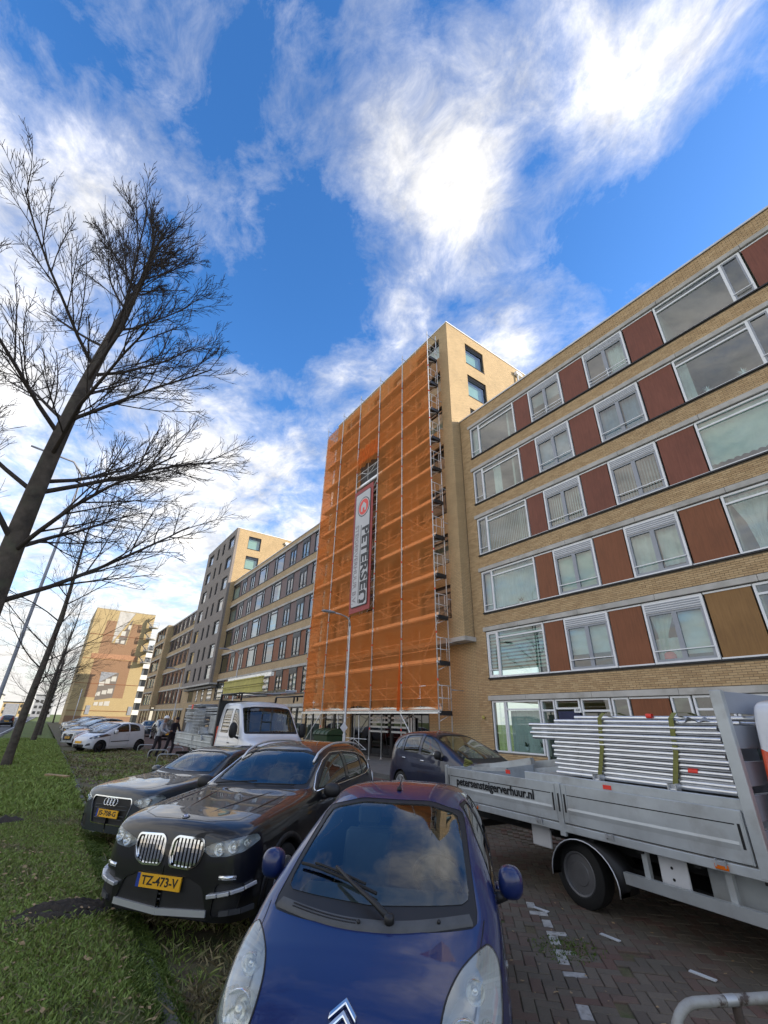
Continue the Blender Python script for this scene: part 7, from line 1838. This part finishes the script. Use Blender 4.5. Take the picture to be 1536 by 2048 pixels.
sc_.add(vs, [(i * 6 + j, i * 6 + j + 1, (i + 1) * 6 + j + 1, (i + 1) * 6 + j) for i in range(8) for j in range(5)]); free(sc_, 'plastic_sheet', 'curtain_grey', 'crumpled grey plastic sheet on the tubes by the headboard', 'sheet', (1.35, -.90, 2.06))
# beams lying across the tail
for (p, q, w, h, lab, mt_) in (((-2.2, -.75, 1.33), (-1.25, -.35, 1.47), .09, .07, 'galvanised beam lying askew over the tail of the near flatbed, the upper one', 'galv'), ((-1.75, -.80, 1.37), (-1.05, -.60, 1.50), .11, .09, 'short grey box beam lying askew behind the plank', 'alu_board'),
                            ((-2.05, -.95, 1.325), (-1.40, -.80, 1.36), .05, .05, 'thin galvanised bar on the dropside edge of the near flatbed', 'galv'), ((-1.35, -.2, 1.42), (-.75, -.15, 1.50), .10, .10, 'grey beam with a red end lying beside the tubes', 'alu_board')):
    b = MB().bar(Vector((0, 0, 0)), Vector(q) - Vector(p), w, h); free(b, 'steel_beam', mt_, lab, 'beam', p, smooth=False)
free(MB().box(0, .09, 0, .006, 0, .05), 'reflector_strip', 'red_tape', 'red reflector on the beam at the tail of the near flatbed', 'marker', (-1.22, -1.02, 1.33), smooth=False)
b = MB(); 
for i in range(5): b.tube([(.07 * math.cos(t) + .01 * i, .05 * math.sin(t), .05 + .05 * math.sin(t + i) * .6 + .012 * i) for t in np.linspace(0, 2 * math.pi, 13)], .012, 5)
free(b, 'coiled_strap', 'strap', 'olive strap coiled on the rear corner of the near flatbed', 'strap', (-2.18, -.95, 1.33))

# ---- the second truck up the street
TR2 = van_spec(3.35, True)
truck2 = build_car(TR2, 'flatbed_truck', 'white crew cab flatbed with yellow beams on its rack, up the street by the scaffold', (5.85, 13.05 + 3.35 / 2, 0), R(-89.6))
bed(truck2, -4.3 + .28, -2.9, 2.25, 1.02, 1.25, 2.35, None, solidhb=True)
MB().box(-1.69, -1.63, -.98, -.70, .9, 1.55).build('red_flag_plate', 'orange_red', truck2)
def t2(x, y, z): return Matrix.Translation((5.85, 13.05 + 3.35 / 2, 0)) @ Matrix.Rotation(R(-89.6), 4, 'Z') @ Vector((x, y, z))
rk = MB(); 
for x in (-1.62, .15): rk.tube([(x, -1.0, 2.35), (x, -1.0, 2.52), (x, 1.0, 2.52), (x, 1.0, 2.35)], .03, 6)
for y in (-1.0, 1.0): rk.tube([(-1.62, y, 2.52), (.55, y, 2.50)], .028, 6)
for x, y in ((-1.62, -.98), (-1.62, .98), (.1, -.9), (.1, .9)): rk.tube([(x, y, 2.30), (x, y, 2.5)], .03, 6)
rk.build('roof_rack', 'black_plastic', truck2, True)
def free2(mb, name, mat, label, cat, base, group=None, yaw=0, smooth=False, tilt=(0, 0)):
    o = mb.build(name, mat, None, smooth); o.location = t2(*base); o.rotation_euler = (tilt[0], tilt[1], R(-89.6) + yaw); tag(o, label, cat, group); return o
for k, (z, lab) in enumerate(((2.56, 'lower yellow timber beam on the roof rack of the white truck'), (2.80, 'upper yellow timber beam on the roof rack of the white truck'))):
    b = MB(); b.box(-1.9, 1.9, -.04, .04, 0, .04); b.box(-1.9, 1.9, -.04, .04, .18, .22); b.box(-1.9, 1.9, -.014, .014, .04, .18); free2(b, 'yellow_beam', 'yellow_beam', lab, 'beam', (-1.1, -.55, z))
b = MB(); 
for y in (-.18, .18): b.box(-2.2, 2.2, y - .012, y + .012, 0, .07)
for x in np.arange(-2.1, 2.2, .28): b.tube([(x, -.18, .035), (x, .18, .035)], .014, 6)
free2(b, 'ladder', 'alu', 'aluminium ladder lying on the roof rack beside the yellow beams', 'ladder', (-1.0, .25, 2.57)); free2(MB().box(-2.1, 2.1, -.05, .05, 0, .12), 'aluminium_box_beam', 'alu', 'aluminium box beam topping the load on the roof rack', 'beam', (-1.2, -.30, 3.03))
def frame_me(L_, H_, n=12):
    b = MB()
    for y in (0, H_): b.tube([(0, y, 0), (L_, y, 0)], .024, 6)
    for i in range(n): x = .06 + (L_ - .12) * i / (n - 1); b.tube([(x, 0, 0), (x, H_, 0)], .016, 5)
    return b.mesh('guardrail_section', 'galv', True)
fmL = frame_me(2.0, .73, 9); fmS = frame_me(1.15, .75, 14)
def put_frame(me, base, rot, lab, grp):
    o = link_mesh('guardrail_section', me); o.location = t2(*base); o.rotation_euler = rot; tag(o, lab, 'scaffold frame', grp); return o
yw = R(-89.6)
for k in range(13): put_frame(fmL, (-6.2 + random.uniform(-.12, .12), -.95 + random.uniform(-.04, .05), 1.62 + .05 * k), (random.uniform(-.02, .02), random.uniform(-.02, .03), yw + random.uniform(-.03, .03)), 'galvanised frame lying flat in the tall stack on the bed of the white truck', 'flat frames on the white truck')
for k in range(12): put_frame(fmS, (-5.9 + .14 * k * .35, -1.0 + .028 * k, .92), (math.pi / 2 - .10, 0, yw + random.uniform(-.02, .02)), 'upright galvanised ladder frame leaning in the rear corner of the white truck', 'upright frames on the white truck')
for k in range(9): put_frame(fmS, (-4.0 + random.uniform(-.3, .3), -.95 + random.uniform(0, .2), .95 + .075 * k), (random.uniform(-.1, .1), random.uniform(-.25, .35), yw + random.uniform(-.25, .25)), 'frame tossed askew behind the black headboard of the white truck', 'tossed frames on the white truck')
for k in range(6): put_frame(fmL, (-4.1 + random.uniform(-.08, .08), -.75, 1.85 + .06 * k), (0, random.uniform(-.02, .02), yw), 'long frame stacked high against the black headboard of the white truck', 'high frames on the white truck')
free2(MB().box(0, 1.1, 0, .03, 0, .55), 'sheet_plate', 'galv', 'grey sheet panel standing behind the headboard of the white truck', 'panel', (-3.2, -.8, 1.3), tilt=(0, 0)); free2(MB().box(0, .22, 0, .01, 0, .16), 'red_label', 'red_tape', 'red label on the frames of the white truck', 'label', (-5.2, -1.03, 2.1))
g = MB(); 
for x in np.linspace(0, 1.5, 12): g.tube([(x, 0, 0), (x, 0, .75)], .010, 4)
for z in np.linspace(0, .75, 8): g.tube([(0, 0, z), (1.5, 0, z)], .010, 4)
free2(g, 'mesh_gate', 'galv', 'galvanised mesh side gate clipped on the white truck bed', 'gate', (-4.6, -1.04, 1.26))

# ================================================================= trees
def grow_tree(name, label, base, H_, trunk_r, lean, seed, dense, zfirst=2.2, maxr=3.6, group=None):
    r_ = random.Random(seed); T = thing(name, label, 'tree', base, 0, group)
    # trunk: a slightly wandering leader
    pts = []; p = Vector((0, 0, -.25)); n = 26
    for i in range(n + 1):
        t = i / n; pts.append(Vector((lean[0] * t + .06 * math.sin(t * 7 + seed) * t * 2, lean[1] * t + .05 * math.cos(t * 9 + seed * 2) * t * 2, -.25 + (H_ + .25) * t)))
    rad = [trunk_r * (1 - (i / n)) ** 0.9 * (1.0 + (.35 if i == 0 else .12 if i == 1 else 0)) + .008 for i in range(n + 1)]
    tb = MB(); tb.tube(pts, rad, 14 if dense > 1 else 8)
    # knobs where limbs leave
    crown = []
    def tw(b, p, d, L_, r, depth, up):
        """one shoot with its side shoots"""
        segs = 5 if depth == 0 else (4 if depth == 1 else 3); q = p.copy(); dd = d.normalized(); P = [q.copy()]; bend = Vector((r_.uniform(-1, 1), r_.uniform(-1, 1), r_.uniform(-.5, .5))) * (.12 if depth == 0 else .06)
        for i in range(segs):
            dd = (dd + bend + Vector((0, 0, up * (.10 if depth == 0 else .05))) + Vector((r_.uniform(-1, 1), r_.uniform(-1, 1), r_.uniform(-1, 1))) * (.10 if depth == 0 else .07)).normalized(); q = q + dd * (L_ / segs); P.append(q.copy())
        b.tube(P, [r * (1 - .75 * i / segs) + .0015 for i in range(segs + 1)], 6 if depth == 0 else (4 if depth == 1 else 3), False)
        if depth >= 3: return
        k = {0: 12, 1: 8, 2: 4}[depth] if dense > 1 else {0: 8, 1: 5, 2: 3}[depth]
        for j in range(k):
            t = .18 + .80 * (j + r_.random()) / k; i = min(segs - 1, int(t * segs)); f = t * segs - i; o = P[i].lerp(P[i + 1], f); ax = (P[i + 1] - P[i]).normalized()
            side = ax.cross(Vector((r_.uniform(-1, 1), r_.uniform(-1, 1), r_.uniform(-1, 1)))).normalized()
            nd = (ax * .95 + side * r_.uniform(.42, .80) + Vector((0, 0, .16 * up))).normalized()
            tw(b, o, nd, L_ * r_.uniform(.34, .56) * (1.15 - .55 * t) , max(.0013, r * .40 * (1 - .5 * t)), depth + 1, up)
    nl = int((30 if dense > 1 else 18)); an = r_.uniform(0, 6)
    for k in range(nl):
        t = (zfirst + (H_ - zfirst - .5) * (k + r_.uniform(0, .7)) / nl) / H_; i = min(n - 1, int((t * (H_) + .25) / (H_ + .25) * n)); o = pts[i].lerp(pts[i + 1], r_.random())
        an += 2.4 + r_.uniform(-.4, .4); up_ = .25 + .85 * t + r_.uniform(-.1, .15); d = Vector((math.cos(an), math.sin(an), up_)).normalized()
        L_ = maxr * (.62 + .42 * math.sin(math.pi * min(1, t * 1.1)) - .45 * t) * r_.uniform(.85, 1.15); rr = min(.025, max(.011, rad[i] * .30))
        b = MB(); tw(b, o, d, L_, rr, 0, .8 - .4 * (1 - t)); b.build('limb', 'bark' if False else 'twig', T, True, fixn=False)
        tb.ellipsoid(o + d * rad[i] * .6, rr * 1.5, rr * 1.5, rr * 1.5, 8, 6)
    for k in range(int(10 if dense > 1 else 6)):
        i = int(n * r_.uniform(.78, .97)); b = MB(); an += 2.4; tw(b, pts[i], Vector((math.cos(an), math.sin(an), 1.4)), r_.uniform(.6, 1.2), .010, 1, .8); b.build('shoot', 'twig', T, True, fixn=False)
    tb.build('trunk', 'bark', T, True)
    return T
near_tree = grow_tree('bare_tree', 'large bare street tree closest to the camera, leaning in from the left edge', (-.62, 5.0, -.05), 8.8, .128, (.02, .36), 8, 2, 2.4, 2.35, 'bare trees on the verge')
t2_ = grow_tree('bare_tree', 'slim bare tree on the verge opposite the white hatchback, second from the camera', (-.58, 22.3, .02), 10.5, .15, (.15, -.1), 11, 1, 2.2, 3.8, 'bare trees on the verge')
t3_ = grow_tree('bare_tree', 'bare tree on the verge third from the camera, beside the parked row', (-.05, 41.6, .02), 10, .16, (.2, .2), 21, 1, 2.2, 4.0, 'bare trees on the verge')
for (x, y, rz, lab) in ((.25, 52.5, 1.2, 'fourth bare tree on the verge, half hidden by the third'), (.28, 63.6, 2.9, 'fifth bare tree of the verge row'), (.4, 78, 4.4, 'sixth bare tree of the verge row, before the painted tower'), (.5, 92, .6, 'last bare tree of the verge row, smallest in view')):
    c = copy_thing(t3_ if rz > 1 else t2_, (x, y, 0), rz, lab)
for (x, y, rz, lab) in ((-14, 180, .5, 'bare tree on the far side of the road left of the trucks'), (-8, 260, 2.5, 'faint bare tree at the very end of the road'), (2.4, 130, 1.5, 'bare tree left of the painted tower foot')):
    c = copy_thing(t3_, (x, y, 0), rz, lab); c['group'] = 'distant bare trees'

# ================================================================= street things
def lamp(loc, label, H_=5.55):
    t = thing('street_lamp', label, 'street lamp', loc, 0, 'street lamps along the flats')
    MB().tube([(0, 0, -.1), (0, 0, 1.2), (0, 0, 1.25), (0, 0, H_)], [.065, .065, .046, .036], 12).build('pole', 'zinc', t, 'auto')
    MB().tube([(0, 0, H_), (-.03, .0, H_ + .22), (-.18, 0, H_ + .38), (-.5, 0, H_ + .46), (-.95, 0, H_ + .50)], .03, 8).build('arm', 'zinc', t, True)
    b = MB().ellipsoid((-1.15, 0, H_ + .50), .36, .10, .06, 14, 8, .8); b.build('lamp_head', 'far_grey', t, True); MB().box(-1.4, -.95, -.06, .06, H_ + .43, H_ + .45).build('lens', 'lens_clear', t)
    return t
l1 = lamp((10.25, 17.05, .1), 'street lamp in front of the orange netting'); copy_thing(l1, (10.25, 32.0, .1), 0, 'street lamp before the dark framed flats, second from the camera'); copy_thing(l1, (10.25, 49.0, .1), 0, 'street lamp before the second tower, farthest from the camera')
b = MB().box(-.13, .13, -.004, .004, -.13, .13); o = b.build('paper_notice', 'white_frame', None); o.location = (10.17, 16.98, 1.55); o.rotation_euler = (0, R(45), 0); tag(o, 'white paper notice taped to the lamp post', 'notice')
mast = thing('lamp_mast', 'tall grey mast leaning into view at the far left above the road', 'mast', (-1.5, 22.65, 0)); MB().tube([(0, 0, -.2), (0, 0, 1.5), (0, 0, 12)], [.085, .075, .045], 14).build('pole', 'far_grey', mast, True); MB().tube([(0, 0, 11.9), (-.5, 0, 12.5), (-2.2, 0, 12.7)], .05, 8).build('arm', 'far_grey', mast, True)
wp_ = MB().tube([(0, 0, 0), (0, 0, 6)], [.06, .05], 8).build('pole', 'white_paint', None, True); wp_.location = (4.6, 100, 0); tag(wp_, 'slim white post at the foot of the painted tower', 'post')
# bent tube hoops
def hoop(loc, rz, label, L_=.55, H_=.85, rust=False):
    t = thing('parking_hoop', label, 'hoop', loc, rz, 'bent tube hoops'); r = .022; c = .14
    pts = [(0, 0, -.2), (0, 0, H_ - c)] + [(c - c * math.cos(a), 0, H_ - c + c * math.sin(a)) for a in np.linspace(.25, math.pi / 2, 6)] + [(L_ - c, 0, H_)] + [(L_ - c + c * math.sin(a), 0, H_ - c + c * math.cos(a)) for a in np.linspace(.25, math.pi / 2, 6)] + [(L_, 0, -.2)]
    MB().tube(pts, r, 12).build('tube', 'galv_worn' if rust else 'galv', t, True)
    if rust:
        MB().tube([(.36, 0, H_ - .02), (.36, 0, -.2)], .022, 10).build('upright', 'rust', t, True); MB().lathe([(-.03, .0235), (.03, .0235)], (.33, 0, H_), (1, 0, 0), 14, False).build('sleeve', 'galv', t, True)
    return t
pm('rust', (0.05, 0.035, 0.025), .9, var=.4, vs=8, bump=.4, bs=60)
def worn():
    mt, t, o = newmat('galv_worn'); b = nn(t, 'ShaderNodeBsdfPrincipled', i_Roughness=.6, i_Metallic=.25); lk(t, b.outputs[0], o.inputs[0]); p = objc(t)
    f = noise(t, p, 9, 8, .7); c = ramp(t, f, [(.40, (.34, .34, .32)), (.54, (.28, .27, .25)), (.60, (.07, .05, .04)), (.8, (.05, .035, .03))]); lk(t, c, b.inputs['Base Color'])
    bp = nn(t, 'ShaderNodeBump', i_Strength=.5, i_Distance=.006); lk(t, f, bp.inputs['Height']); lk(t, bp.outputs[0], b.inputs['Normal'])
worn()
hoop((2.84, 1.55, -.2), R(-27), 'worn grey bent-tube hoop in the bottom right corner, paint flaking', 1.1, .80, True)
for (x, y, lab) in ((4.81, 30.1, 'low steel hoop on the weedy bay nearest the white hatchback'), (4.58, 25.5, 'low steel hoop in the middle of the weedy bay by the worker'), (4.45, 22.6, 'low steel hoop on the weedy bay nearest the grey hatchback'), (5.75, 27.6, 'low steel hoop behind the worker on the weedy bay')): hoop((x, y, float(gh(x, y))), R(-20), lab, .85, .36)
hoop((7.0, 10.2, float(gh(7, 10.2))), R(60), 'steel hoop showing behind the rear of the black SUV', .8, .85)
# wheeled container
wc = thing('wheeled_container', 'dark green wheeled waste container with a ribbed lid beside the lamp post', 'container', (11.6, 20.7, .12), R(90))
b = MB(); b.add([(-.6, -.42, .18), (.6, -.42, .18), (.6, .42, .18), (-.6, .42, .18), (-.68, -.5, 1.05), (.68, -.5, 1.05), (.68, .5, 1.05), (-.68, .5, 1.05)], [(0, 3, 2, 1), (4, 5, 6, 7), (0, 1, 5, 4), (1, 2, 6, 5), (2, 3, 7, 6), (3, 0, 4, 7)]); b.build('bin', 'green_bin', wc, bevel=.03)
b = MB(); n = 10; vs = []
for i in range(n + 1):
    a = math.pi * i / n; vs += [(-.72, -.55 * math.cos(a), 1.07 + .24 * math.sin(a)), (.72, -.55 * math.cos(a), 1.07 + .24 * math.sin(a))]
b.add(vs, [(2 * i, 2 * i + 1, 2 * i + 3, 2 * i + 2) for i in range(n)] + [tuple(range(0, 2 * n + 2, 2)), tuple(range(2 * n + 1, 0, -2))]); lid = b.build('lid', 'green_bin', wc)
for x in (-.45, 0, .45):
    MB().tube([(x, -.55 * math.cos(math.pi * i / n), 1.075 + .24 * math.sin(math.pi * i / n)) for i in range(n + 1)], .025, 6).build('rib', 'green_bin', lid, True)
for x in (-.5, .5):
    for y in (-.36, .36): MB().lathe([(-.03, .10), (.03, .10)], (x, y, .10), (0, 1, 0), 14).build('castor', 'rubber', wc)
# red and white road barriers
def barrier(loc, lab):
    t = thing('road_barrier', lab, 'barrier', loc, 0, 'red and white barriers on the road'); MB().box(-.15, .15, -.5, .5, 0, .12).build('foot', 'rubber', t)
    p = MB().box(-.45, .45, -.03, .03, .12, 1.7).build('board', 'white_paint', t)
    for k in range(5): MB().prism([(-.45, .15 + .32 * k), (.45, .42 + .32 * k), (.45, .57 + .32 * k), (-.45, .30 + .32 * k)], lambda a, c, d: (a, d, c), -.035, -.031).build('stripe', 'red_paint', p)
    return t
b0 = barrier((-9.0, 118, 0), 'red and white barrier board nearest on the far side of the road')
for k, (x, y) in enumerate(((-9.1, 128), (-9.2, 139), (-9.4, 152))): copy_thing(b0, (x, y, 0), 0, 'red and white barrier board on the road, ' + ('second', 'third', 'fourth')[k] + ' from the camera')
bt = thing('box_truck', 'grey box truck far down the road between the trees', 'truck', (-6.6, 150, 0))
MB().box(-1.25, 1.25, -4, 2, .9, 3.9).build('box', 'far_grey', bt, bevel=.05); MB().box(-1.15, 1.15, 2.1, 3.9, .5, 2.9).build('cab', 'white_paint', bt, bevel=.12)
for x in (-1.05, 1.05):
    for y in (-3, 3): MB().lathe([(-.15, .48), (.15, .48)], (x, y, .48), (1, 0, 0), 18).build('wheel', 'rubber', bt)
for x in (-.9, .9): MB().box(x - .15, x + .15, -4.03, -4.0, .95, 1.15).build('tail_light', 'red_lens', bt)
# things lying on the grass
b = MB().box(-.42, .42, -.07, .07, 0, .07); o = b.build('wooden_plank', 'wood', None, bevel=.008); o.location = (.86, 18.0, float(verge_z(np.array([.86]), np.array([18.0]))[0]) + .02); o.rotation_euler = (.03, .02, R(-50)); tag(o, 'short weathered plank lying on the grass near the kerb', 'plank')
b = MB(); vs = []
for i in range(9):
    for j in range(7):
        x, y = -.34 + .085 * i, -.18 + .06 * j; e = max(0, 1 - (x / .34) ** 2 - (y / .18) ** 2); vs.append((x, y, .09 * e * (1 + .4 * math.sin(i * 2.7 + j))))
b.add(vs, [(i * 7 + j, (i + 1) * 7 + j, (i + 1) * 7 + j + 1, i * 7 + j + 1) for i in range(8) for j in range(6)])
pm('earth', (.045, .036, .028), .95, var=.4, vs=9, bump=.8, bs=40); o = b.build('earth_patch', 'earth', None, True); o.location = (-.05, 12.4, float(verge_z(np.array([-.05]), np.array([12.4]))[0]) + .02); stuff(o); tag(o, 'bare dark earth patch in the grass left of the grey hatchback', 'earth')
def ruts():
    xs = np.linspace(.25, 1.30, 60); ys = np.linspace(6.42, 7.08, 60); X_, Y_ = np.meshgrid(xs, ys)
    e = 1 - ((X_ - .80) / .52) ** 2 - ((Y_ - 6.75) / .31) ** 2 + .22 * np.sin(X_ * 17 + Y_ * 9) + .15 * np.sin(Y_ * 31)
    Z_ = verge_z(X_, Y_) + np.clip(e, -.6, .5) * .03 + .012 * np.sin((X_ * .45 + Y_ * 1.0) * 95) * np.clip(e, 0, 1) + .008 * np.sin(X_ * 60) * np.sin(Y_ * 70)
    V = np.stack([X_, Y_, Z_], -1).reshape(-1, 3); n = 60; F = [(j * n + i, j * n + i + 1, (j + 1) * n + i + 1, (j + 1) * n + i) for j in range(n - 1) for i in range(n - 1)]
    b = MB(); b.v = [tuple(v) for v in V]; b.f = F; b.mi = [0] * len(F); o = b.build('mud_ruts', 'earth', None, True); stuff(o); tag(o, 'dark churned mud with tyre ruts in front of the black SUV', 'mud')
ruts()
for (x, y, lab) in ((.42, 4.35, 'yellow leaf-like scrap of litter on the near grass'), (.80, 4.25, 'white scrap of litter on the near grass')):
    b = MB().quad((-.035, -.015, 0), (.035, -.02, .01), (.04, .02, .0), (-.03, .02, .012)); o = b.build('litter', 'yellow_beam' if 'yellow' in lab else 'white_frame', None); o.location = (x, y, float(verge_z(np.array([x]), np.array([y]))[0]) + .07); tag(o, lab, 'litter')

# ================================================================= people
def person(label, loc, rz, joints, radii, edges, parts, height_note=None):
    T = thing('person', label, 'person', loc, rz)
    me = bpy.data.meshes.new('body'); names = list(joints); idx = {n_: i for i, n_ in enumerate(names)}
    me.from_pydata([joints[n_] for n_ in names], [(idx[a], idx[b_]) for a, b_ in edges], [])
    o = bpy.data.objects.new('body', me); COL.objects.link(o)
    md = o.modifiers.new('skin', 'SKIN'); md.use_smooth_shade = True
    for n_ in names:
        sv = me.skin_vertices[0].data[idx[n_]]; r = radii.get(n_, .05); sv.radius = (r, r) if not isinstance(r, tuple) else r; sv.use_root = (n_ == 'pelvis')
    o.modifiers.new('sub', 'SUBSURF').levels = 2
    dg = bpy.context.evaluated_depsgraph_get(); nm = bpy.data.meshes.new_from_object(o.evaluated_get(dg)); bpy.data.objects.remove(o); bpy.data.meshes.remove(me)
    for m_ in ('cloth_grey', 'cloth_dark', 'skin', 'black_plastic'): nm.materials.append(M[m_])
    for p in nm.polygons:
        c = p.center; p.material_index = parts(c); p.use_smooth = True
    return T, link_mesh('body', nm, T)
def worker(label, loc, rz, top, helmet=True):
    J = dict(pelvis=(0, 0, .96), spine=(.03, 0, 1.16), chest=(.10, 0, 1.36), neck=(.15, 0, 1.52), head0=(.18, 0, 1.60), head1=(.21, 0, 1.70),
             shL=(.11, .19, 1.44), elL=(.22, .24, 1.18), wrL=(.42, .16, 1.14), haL=(.50, .13, 1.16), shR=(.11, -.19, 1.44), elR=(.20, -.25, 1.17), wrR=(.40, -.18, 1.08), haR=(.48, -.15, 1.09),
             hipL=(0, .10, .90), knL=(.10, .12, .50), anL=(-.02, .13, .09), toL=(.16, .15, .04), hipR=(-.01, -.10, .90), knR=(-.06, -.12, .50), anR=(-.26, -.13, .11), toR=(-.10, -.15, .04))
    for s, y in (('L', 1), ('R', -1)):
        w = Vector(J['ha' + s])
        for k, (dy, dz, l) in enumerate(((.025, .03, .075), (.012, .012, .085), (-.004, -.006, .08), (-.018, -.024, .065))): J[f'f{k}a{s}'] = tuple(w + Vector((l * .55, dy * y * .6, dz))); J[f'f{k}b{s}'] = tuple(w + Vector((l * .95, dy * y * .4 - .02 * y, dz - .018)))
        J['th' + s] = tuple(w + Vector((.03, -.03 * y, .045)))
    E_ = [('pelvis', 'spine'), ('spine', 'chest'), ('chest', 'neck'), ('neck', 'head0'), ('head0', 'head1')]
    for s in 'LR':
        E_ += [('chest', 'sh' + s), ('sh' + s, 'el' + s), ('el' + s, 'wr' + s), ('wr' + s, 'ha' + s), ('pelvis', 'hip' + s), ('hip' + s, 'kn' + s), ('kn' + s, 'an' + s), ('an' + s, 'to' + s), ('ha' + s, 'th' + s)]
        for k in range(4): E_ += [('ha' + s, f'f{k}a{s}'), (f'f{k}a{s}', f'f{k}b{s}')]
    Rr = dict(pelvis=(.15, .12), spine=(.15, .115), chest=(.165, .125), neck=.06, head0=.085, head1=.088)
    for s in 'LR':
        Rr.update({'sh' + s: .078, 'el' + s: .055, 'wr' + s: .042, 'ha' + s: .034, 'hip' + s: .10, 'kn' + s: .075, 'an' + s: .062, 'to' + s: .045, 'th' + s: .012})
        for k in range(4): Rr[f'f{k}a{s}'] = .011; Rr[f'f{k}b{s}'] = .009
    def parts(c):
        if c.z < .12: return 3
        if c.z < .95: return 1
        if c.z > 1.535 or (c.x > .43 and c.z < 1.3): return 2
        return top
    T, bo = person(label, loc, rz, J, Rr, E_, parts)
    if helmet:
        b = MB(); c = Vector((.205, 0, 1.735)); b.lathe([(-.005, .150), (0, .150), (.012, .128), (.05, .122), (.09, .095), (.115, .05), (.12, .002)], c, (-.12, 0, 1), 22); b.box(.27, .38, -.075, .075, 1.722, 1.732); b.build('helmet', 'helmet', T, True)
    else: MB().ellipsoid((.19, 0, 1.72), .105, .09, .09, 14, 9).build('hair', 'cloth_dark', T, True)
    b = MB().ellipsoid((.305, 0, 1.655), .022, .014, .02, 8, 6); b.build('nose', 'skin', bo, True)
    for s in (-1, 1): MB().ellipsoid((.285, .032 * s, 1.685), .008, .012, .008, 8, 5).build('eye', 'print_black', bo, True); MB().ellipsoid((.20, .090 * s, 1.665), .02, .010, .03, 8, 6).build('ear', 'skin', bo, True)
    MB().ellipsoid((.290, 0, 1.618), .006, .024, .006, 8, 5).build('mouth', 'rust', bo, True)
    return T
worker('worker in a white hard hat and light grey sweatshirt standing at the loaded white truck', (4.95, 25.9, .0), R(-35), 0)
worker('worker in dark clothes half hidden behind the worker in the hard hat', (5.6, 26.2, .0), R(-60), 1, False)
